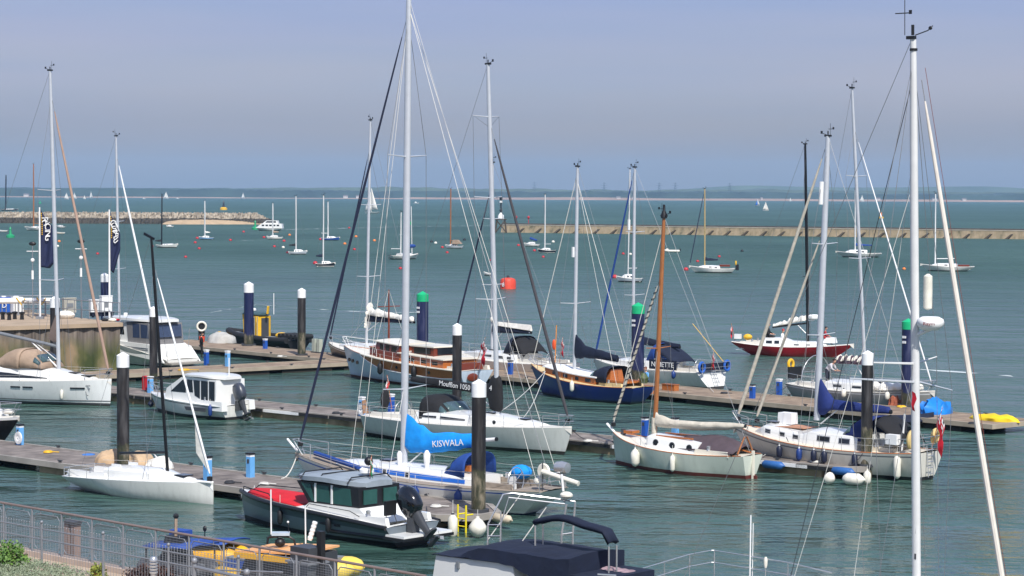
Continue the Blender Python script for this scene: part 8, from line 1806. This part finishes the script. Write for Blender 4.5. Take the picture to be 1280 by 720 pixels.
sailer(947, 257.5, 9, 'small boat flying a blue spinnaker above the breakwater wall', 160, M_SPIN)
sailer(465, 267, 32, 'white yacht under full sail beyond the masts at centre left', 160, cat='yacht', k=.9)
for px, py, lb in ((180, 249, 'tiny motor launch throwing spray below the skyline at left'), (222, 248.8, 'tiny white launch right of the bright sail above the spit'), (520, 254.5, 'tiny white boat in the middle distance left of the beacon')):
    p = pix(px, py, 0); e = empty('motor_launch', p, 0, lb, 'motor launch', 'tiny distant launches'); h = Hull(7, 2.2, 1.2, .9, .8, depth=.1); hull_mesh(h, e, (H_WHITE,) * 4, nst=8); deck_mesh(h, e, M_DECK, nst=8); MB().box((-.3, 0, 1.7), (2.4, 1.6, 1.2), taper=.8).build('cabin', M_WHITE, e)
# ---------------------------------------------------------------- buoys
def buoy(px, py, r, m, label, top=True, group='small mooring buoys'):
    p = pix(px, py, 0); e = empty('mooring_buoy', p, 0, label, 'buoy', group)
    MB().ball((0, 0, r * .35), (r, r, r * .9), 14, 9).build('float', m, e, sharp=70)
    MB().tube([(-.08, 0, r * 1.2), (-.08, 0, r * 1.2 + .14), (.08, 0, r * 1.2 + .14), (.08, 0, r * 1.2)], .03, 5).build('ring', M_DGREY, e)
BU = [(122, 318, 'r', 'red buoy right of the left banner flag'), (190, 308.5, 'r', 'red buoy touching the bow of the slim white keelboat'), (232, 322, 'r', 'lone red buoy right of the black leaning mast'), (244, 304, 'r', 'upper red buoy left of the pale blue sloop'), (249, 311.5, 'r', 'lower red buoy left of the pale blue sloop'), (246.5, 298.5, 'r', 'red buoy at the bow of the pale blue sloop'), (304.5, 290.5, 'r', 'red buoy left of the anchored motor cruiser'), (288, 301, 'r', 'red buoy midway between the pale blue sloop and the motor cruiser'),
      (74, 302.5, 'o', 'orange block buoy right of the left banner flag'), (72, 308.5, 'w', 'white buoy under the orange block buoy'), (330, 297.5, 'r', 'red buoy left of the small white sloop'), (362, 294.5, 'o', 'pale orange buoy right of the small white sloop'), (355, 302, 'r', 'red and white buoy below the small white sloop'), (343, 309, 'r', 'red buoy left of the low grey sloop'), (354, 310, 'w', 'white buoy beside the red one left of the grey sloop'), (359.5, 316.5, 'r', 'red buoy at the bow of the low grey sloop'), (394, 330, 'R', 'larger red buoy at the stern of the dark hulled sloop'),
      (400.5, 300, 'r', 'red buoy at the end of the blue hulled sloop'), (436.5, 285.5, 'r', 'red buoy beside the white wake line'), (445, 296.5, 'o', 'small orange buoy below the wake line'), (431, 305.5, 'o', 'faint orange buoy right of the blue hulled sloop'), (443, 312.5, 'r', 'red buoy on the pale stay left of centre'), (468, 301.5, 'o', 'orange buoy right of the mast pair'), (488, 322.5, 'R', 'red buoy at the bow of the white ketch'), (500.5, 336.5, 'r', 'red buoy under the white ketch by the tallest mast'), (539.5, 303, 'k', 'black and white buoy right of the white ketch'), (544.5, 304.5, 'w', 'white buoy next to the black one'),
      (553, 310, 'r', 'red buoy at the bow of the tan tented boat'), (559, 316.5, 'r', 'red buoy below the tan tented boat'), (580.5, 300.5, 'k', 'dark topped buoy right of the tan tented boat'), (614, 326, 'r', 'red buoy left of the twin masts at centre'), (648, 307.5, 'r', 'red buoy left of the blue covered cruiser'), (668, 314, 'r', 'red buoy at the bow of the navy sloop by the wall'), (679, 322, 'r', 'red buoy below the navy sloop by the wall'), (691.5, 303, 'w', 'white buoy above the stern of the navy sloop by the wall'),
      (779, 318, 'r', 'red buoy left of the mast above the blue-grey sloop'), (768.5, 347.5, 'R', 'larger red buoy at the bow of the blue-grey sloop'), (788, 318.5, 'w', 'white buoy right of the mast above the blue-grey sloop'), (857.5, 338, 'R', 'red buoy at the bow of the classic white yacht'), (872, 327.5, 'r', 'red buoy behind the bow of the classic white yacht'), (899, 321.5, 'r', 'red buoy behind the classic white yacht cabin'), (927.5, 314.5, 'k', 'red and dark buoy alone right of the classic white yacht'), (1130, 337, 'o', 'orange-red buoy left of the tall right mast'), (834, 313, 'w', 'white buoy just left of the inflatable dinghy')]
CM_ = {'r': M_BUOYR, 'R': M_BUOYR, 'o': M_BUOYO, 'w': M_FENW, 'k': M_BLACK}
for px, py, k, lb in BU: buoy(px, py, (.4 if k == 'R' else .3) * max(1, min(1.4, (pix(px, py).y / 420))), CM_[k], lb)
p = pix(635, 361, 0); e = empty('mooring_can', p, 0, 'large red cylindrical mooring can marked 6 behind the centre masts', 'buoy')
MB().lathe([(1.0, -.3), (1.02, .9), (.9, 1.25), (.5, 1.4), (.1, 1.42)], n=24).build('body', mat('can_red', rgb(216, 74, 52), .5, 0, .15), e); MB().lathe([(.18, 1.4), (.18, 1.7)], n=8).build('lifting_eye', M_DGREY, e); text('number', '6', .8, M_WHT, e, (-.62, -.85, .55), (.8, -.6, 0), (0, 0, 1), ext=.03)
def navbuoy(px, py, ht, m, m2, label, cone=True):
    p = pix(px, py, 0); s_ = F / p.y; H_ = ht / s_; e = empty('navigation_buoy', p, 0, label, 'navigation buoy', 'navigation buoys')
    MB().lathe([(H_ * .38, -.1), (H_ * .38, H_ * .2), (H_ * .2, H_ * .3)], n=14).build('float', m, e); MB().lathe([(H_ * .14, H_ * .28), (H_ * .07, H_ * .8)], n=8).build('tower', m2, e); MB().lathe([(H_ * .12, H_ * .75), (.02, H_)], n=10).build('topmark', m2, e)
navbuoy(13, 297, 14, M_GREEN, M_GREEN, 'green conical navigation buoy at the far left'); navbuoy(319, 287, 12, M_GREEN, M_GREEN, 'green navigation buoy left of the anchored motor cruiser'); navbuoy(279.5, 262.5, 12, M_YEL, M_BLACK, 'yellow based buoy with dark topmark beyond the sand spit'); navbuoy(1101.5, 273, 8, M_YEL, M_BUOYO, 'orange and yellow buoy beyond the breakwater wall at right'); navbuoy(50, 254.5, 5, M_GREEN, M_GREEN, 'tiny green buoy far beyond the rubble breakwater')
# ---------------------------------------------------------------- wakes: broken foam lying on the water
mf = bpy.data.materials.new('foam'); mf.use_nodes = True; nt = mf.node_tree; N = nt.nodes; L = nt.links; b = N['Principled BSDF']; b.inputs['Base Color'].default_value = rgb(214, 222, 222); b.inputs['Roughness'].default_value = .8
g_ = N.new('ShaderNodeNewGeometry'); no = N.new('ShaderNodeTexNoise'); no.inputs['Scale'].default_value = .35; no.inputs['Detail'].default_value = 5; L.new(g_.outputs['Position'], no.inputs['Vector'])
mr = N.new('ShaderNodeMapRange'); mr.inputs[1].default_value = .47; mr.inputs[2].default_value = .62; mr.inputs[3].default_value = 0; mr.inputs[4].default_value = .75; L.new(no.outputs['Fac'], mr.inputs[0]); L.new(mr.outputs[0], b.inputs['Alpha'])
mb = MB()
for pts, w_ in (([(350, 287), (420, 285.5), (500, 283.5), (600, 282), (690, 281.5)], (6.0, .6)), ([(320, 380), (360, 384), (420, 388), (480, 391), (540, 390)], (.5, .5)), ([(1150, 462), (1200, 465), (1240, 468), (1265, 470)], (.7, .5)), ([(255, 392), (290, 386), (320, 381)], (.4, .5)), ([(295, 301), (330, 300)], (2, .5)), ([(920, 437), (990, 443), (1060, 446)], (.35, .35)), ([(600, 264.5), (650, 265), (680, 265)], (4, 3))):
    n = 14; A = []; B_ = []
    for i in range(n + 1):
        f = i / n * (len(pts) - 1); k = min(int(f), len(pts) - 2); f -= k; x = pts[k][0] + (pts[k + 1][0] - pts[k][0]) * f; yy = pts[k][1] + (pts[k + 1][1] - pts[k][1]) * f; p = pix(x, yy, .015); ww = w_[0] + (w_[1] - w_[0]) * i / n
        A.append((p.x, p.y - ww, .015)); B_.append((p.x, p.y + ww, .015))
    mb.grid([A, B_])
tag(mb.build('wake_foam', mf, sharp=None), 'broken white wake foam on the water', 'foam', kind='stuff')

# ---------------------------------------------------------------- ropes and hoses lying on the decks
def coil(px, py, m, label, r=.2, n=3):
    p = pix(px, py, .51); pts = [(r * (1 - .12 * (i // 12)) * math.cos(i * PI / 6), r * (1 - .12 * (i // 12)) * math.sin(i * PI / 6), .03 + .025 * (i // 12)) for i in range(12 * n)]
    pts += [(r * 1.4, r * .5, .03), (r * 2.4, r * .2, .03)]
    tag(MB().tube(pts, .022, 5).build('rope_coil', m, None, sharp=60, loc=p), label, 'rope coil', 'rope coils on the pontoons')
coil(60, 566, M_YEL, 'small yellow rope coil near the left end of the nearest pontoon'); coil(287, 604, M_WIREK, 'dark rope coil between the two pale blue pedestals'); coil(330, 606, M_WIREW, 'pale rope coil just right of the black capped pedestal')
coil(420, 517, M_WIREK, 'dark rope coil left of the hose reel pedestal'); coil(545, 634, M_WIREW, 'pale rope coil on the nearest pontoon left of its ladder'); coil(735, 552, M_WIREW, 'pale rope coil between the white sloop bow and the classic yacht'); coil(905, 492, M_WIREK, 'dark rope coil right of the NINETTE transom'); coil(1020, 578, M_WIREW, 'pale rope coil on the middle pontoon beside the cream cutter', r=.24)
coil(350, 446, M_WIREW, 'pale rope coil left of the pile with the flaking foot'); coil(230, 463, M_YEL, 'yellow hose coil on the walkway below the motor cruiser', r=.4); coil(1215, 530, M_WIREK, 'dark rope coil beside the bright yellow sheet')
def ml(boat, lx, ly, lz, px, py, lb, m=M_WIREW, sag=.12): line([boat.W((lx, ly, lz)), pix(px, py, .56)], lb, m, .016, sag)
ml(RAC, RAC.L / 2 - .5, .2, .9, 262, 606, 'bow line of the small white racing yacht'); ml(RAC, -RAC.L / 2 + .5, .5, .62, 118, 579, 'stern line of the small white racing yacht')
ml(AX, AX.L / 2 - .2, -.4, 1.1, 318, 607, 'bow line of the grey cabin boat'); ml(AX, -AX.L / 2 + .3, -1.1, .8, 533, 633, 'stern line of the grey cabin boat', M_WIREK)
ml(BSL, BSL.L / 2 - .4, .3, 1.3, 735, 550, 'bow line of the broad white sloop', M_WIREK); ml(GAF, GAF.L / 2 - .3, -.4, 1.35, 752, 549, 'bow line of the grey-green classic yacht'); ml(GAF, -GAF.L / 2 + .3, -.9, 1.0, 958, 566, 'stern line of the grey-green classic yacht')
ml(CUT, -CUT.L / 2 + 2.2, toside(CUT) * 1.5, 1.25, 1062, 582, 'stern line of the cream cutter', M_WIREK); ml(CUT, CUT.L / 2 - 3.8, toside(CUT) * 1.3, 1.45, 1000, 572, 'spring line of the cream cutter', M_WIREK); ml(NIN, -NIN.L / 2 + .3, toside(NIN) * 1.2, 1.1, 892, 490, 'stern line of the NINETTE yacht'); ml(GRY, -GRY.L / 2 + .3, toside(GRY) * .9, 1.15, 962, 494, 'stern line of the crewed grey yacht', M_WIREK, .05)
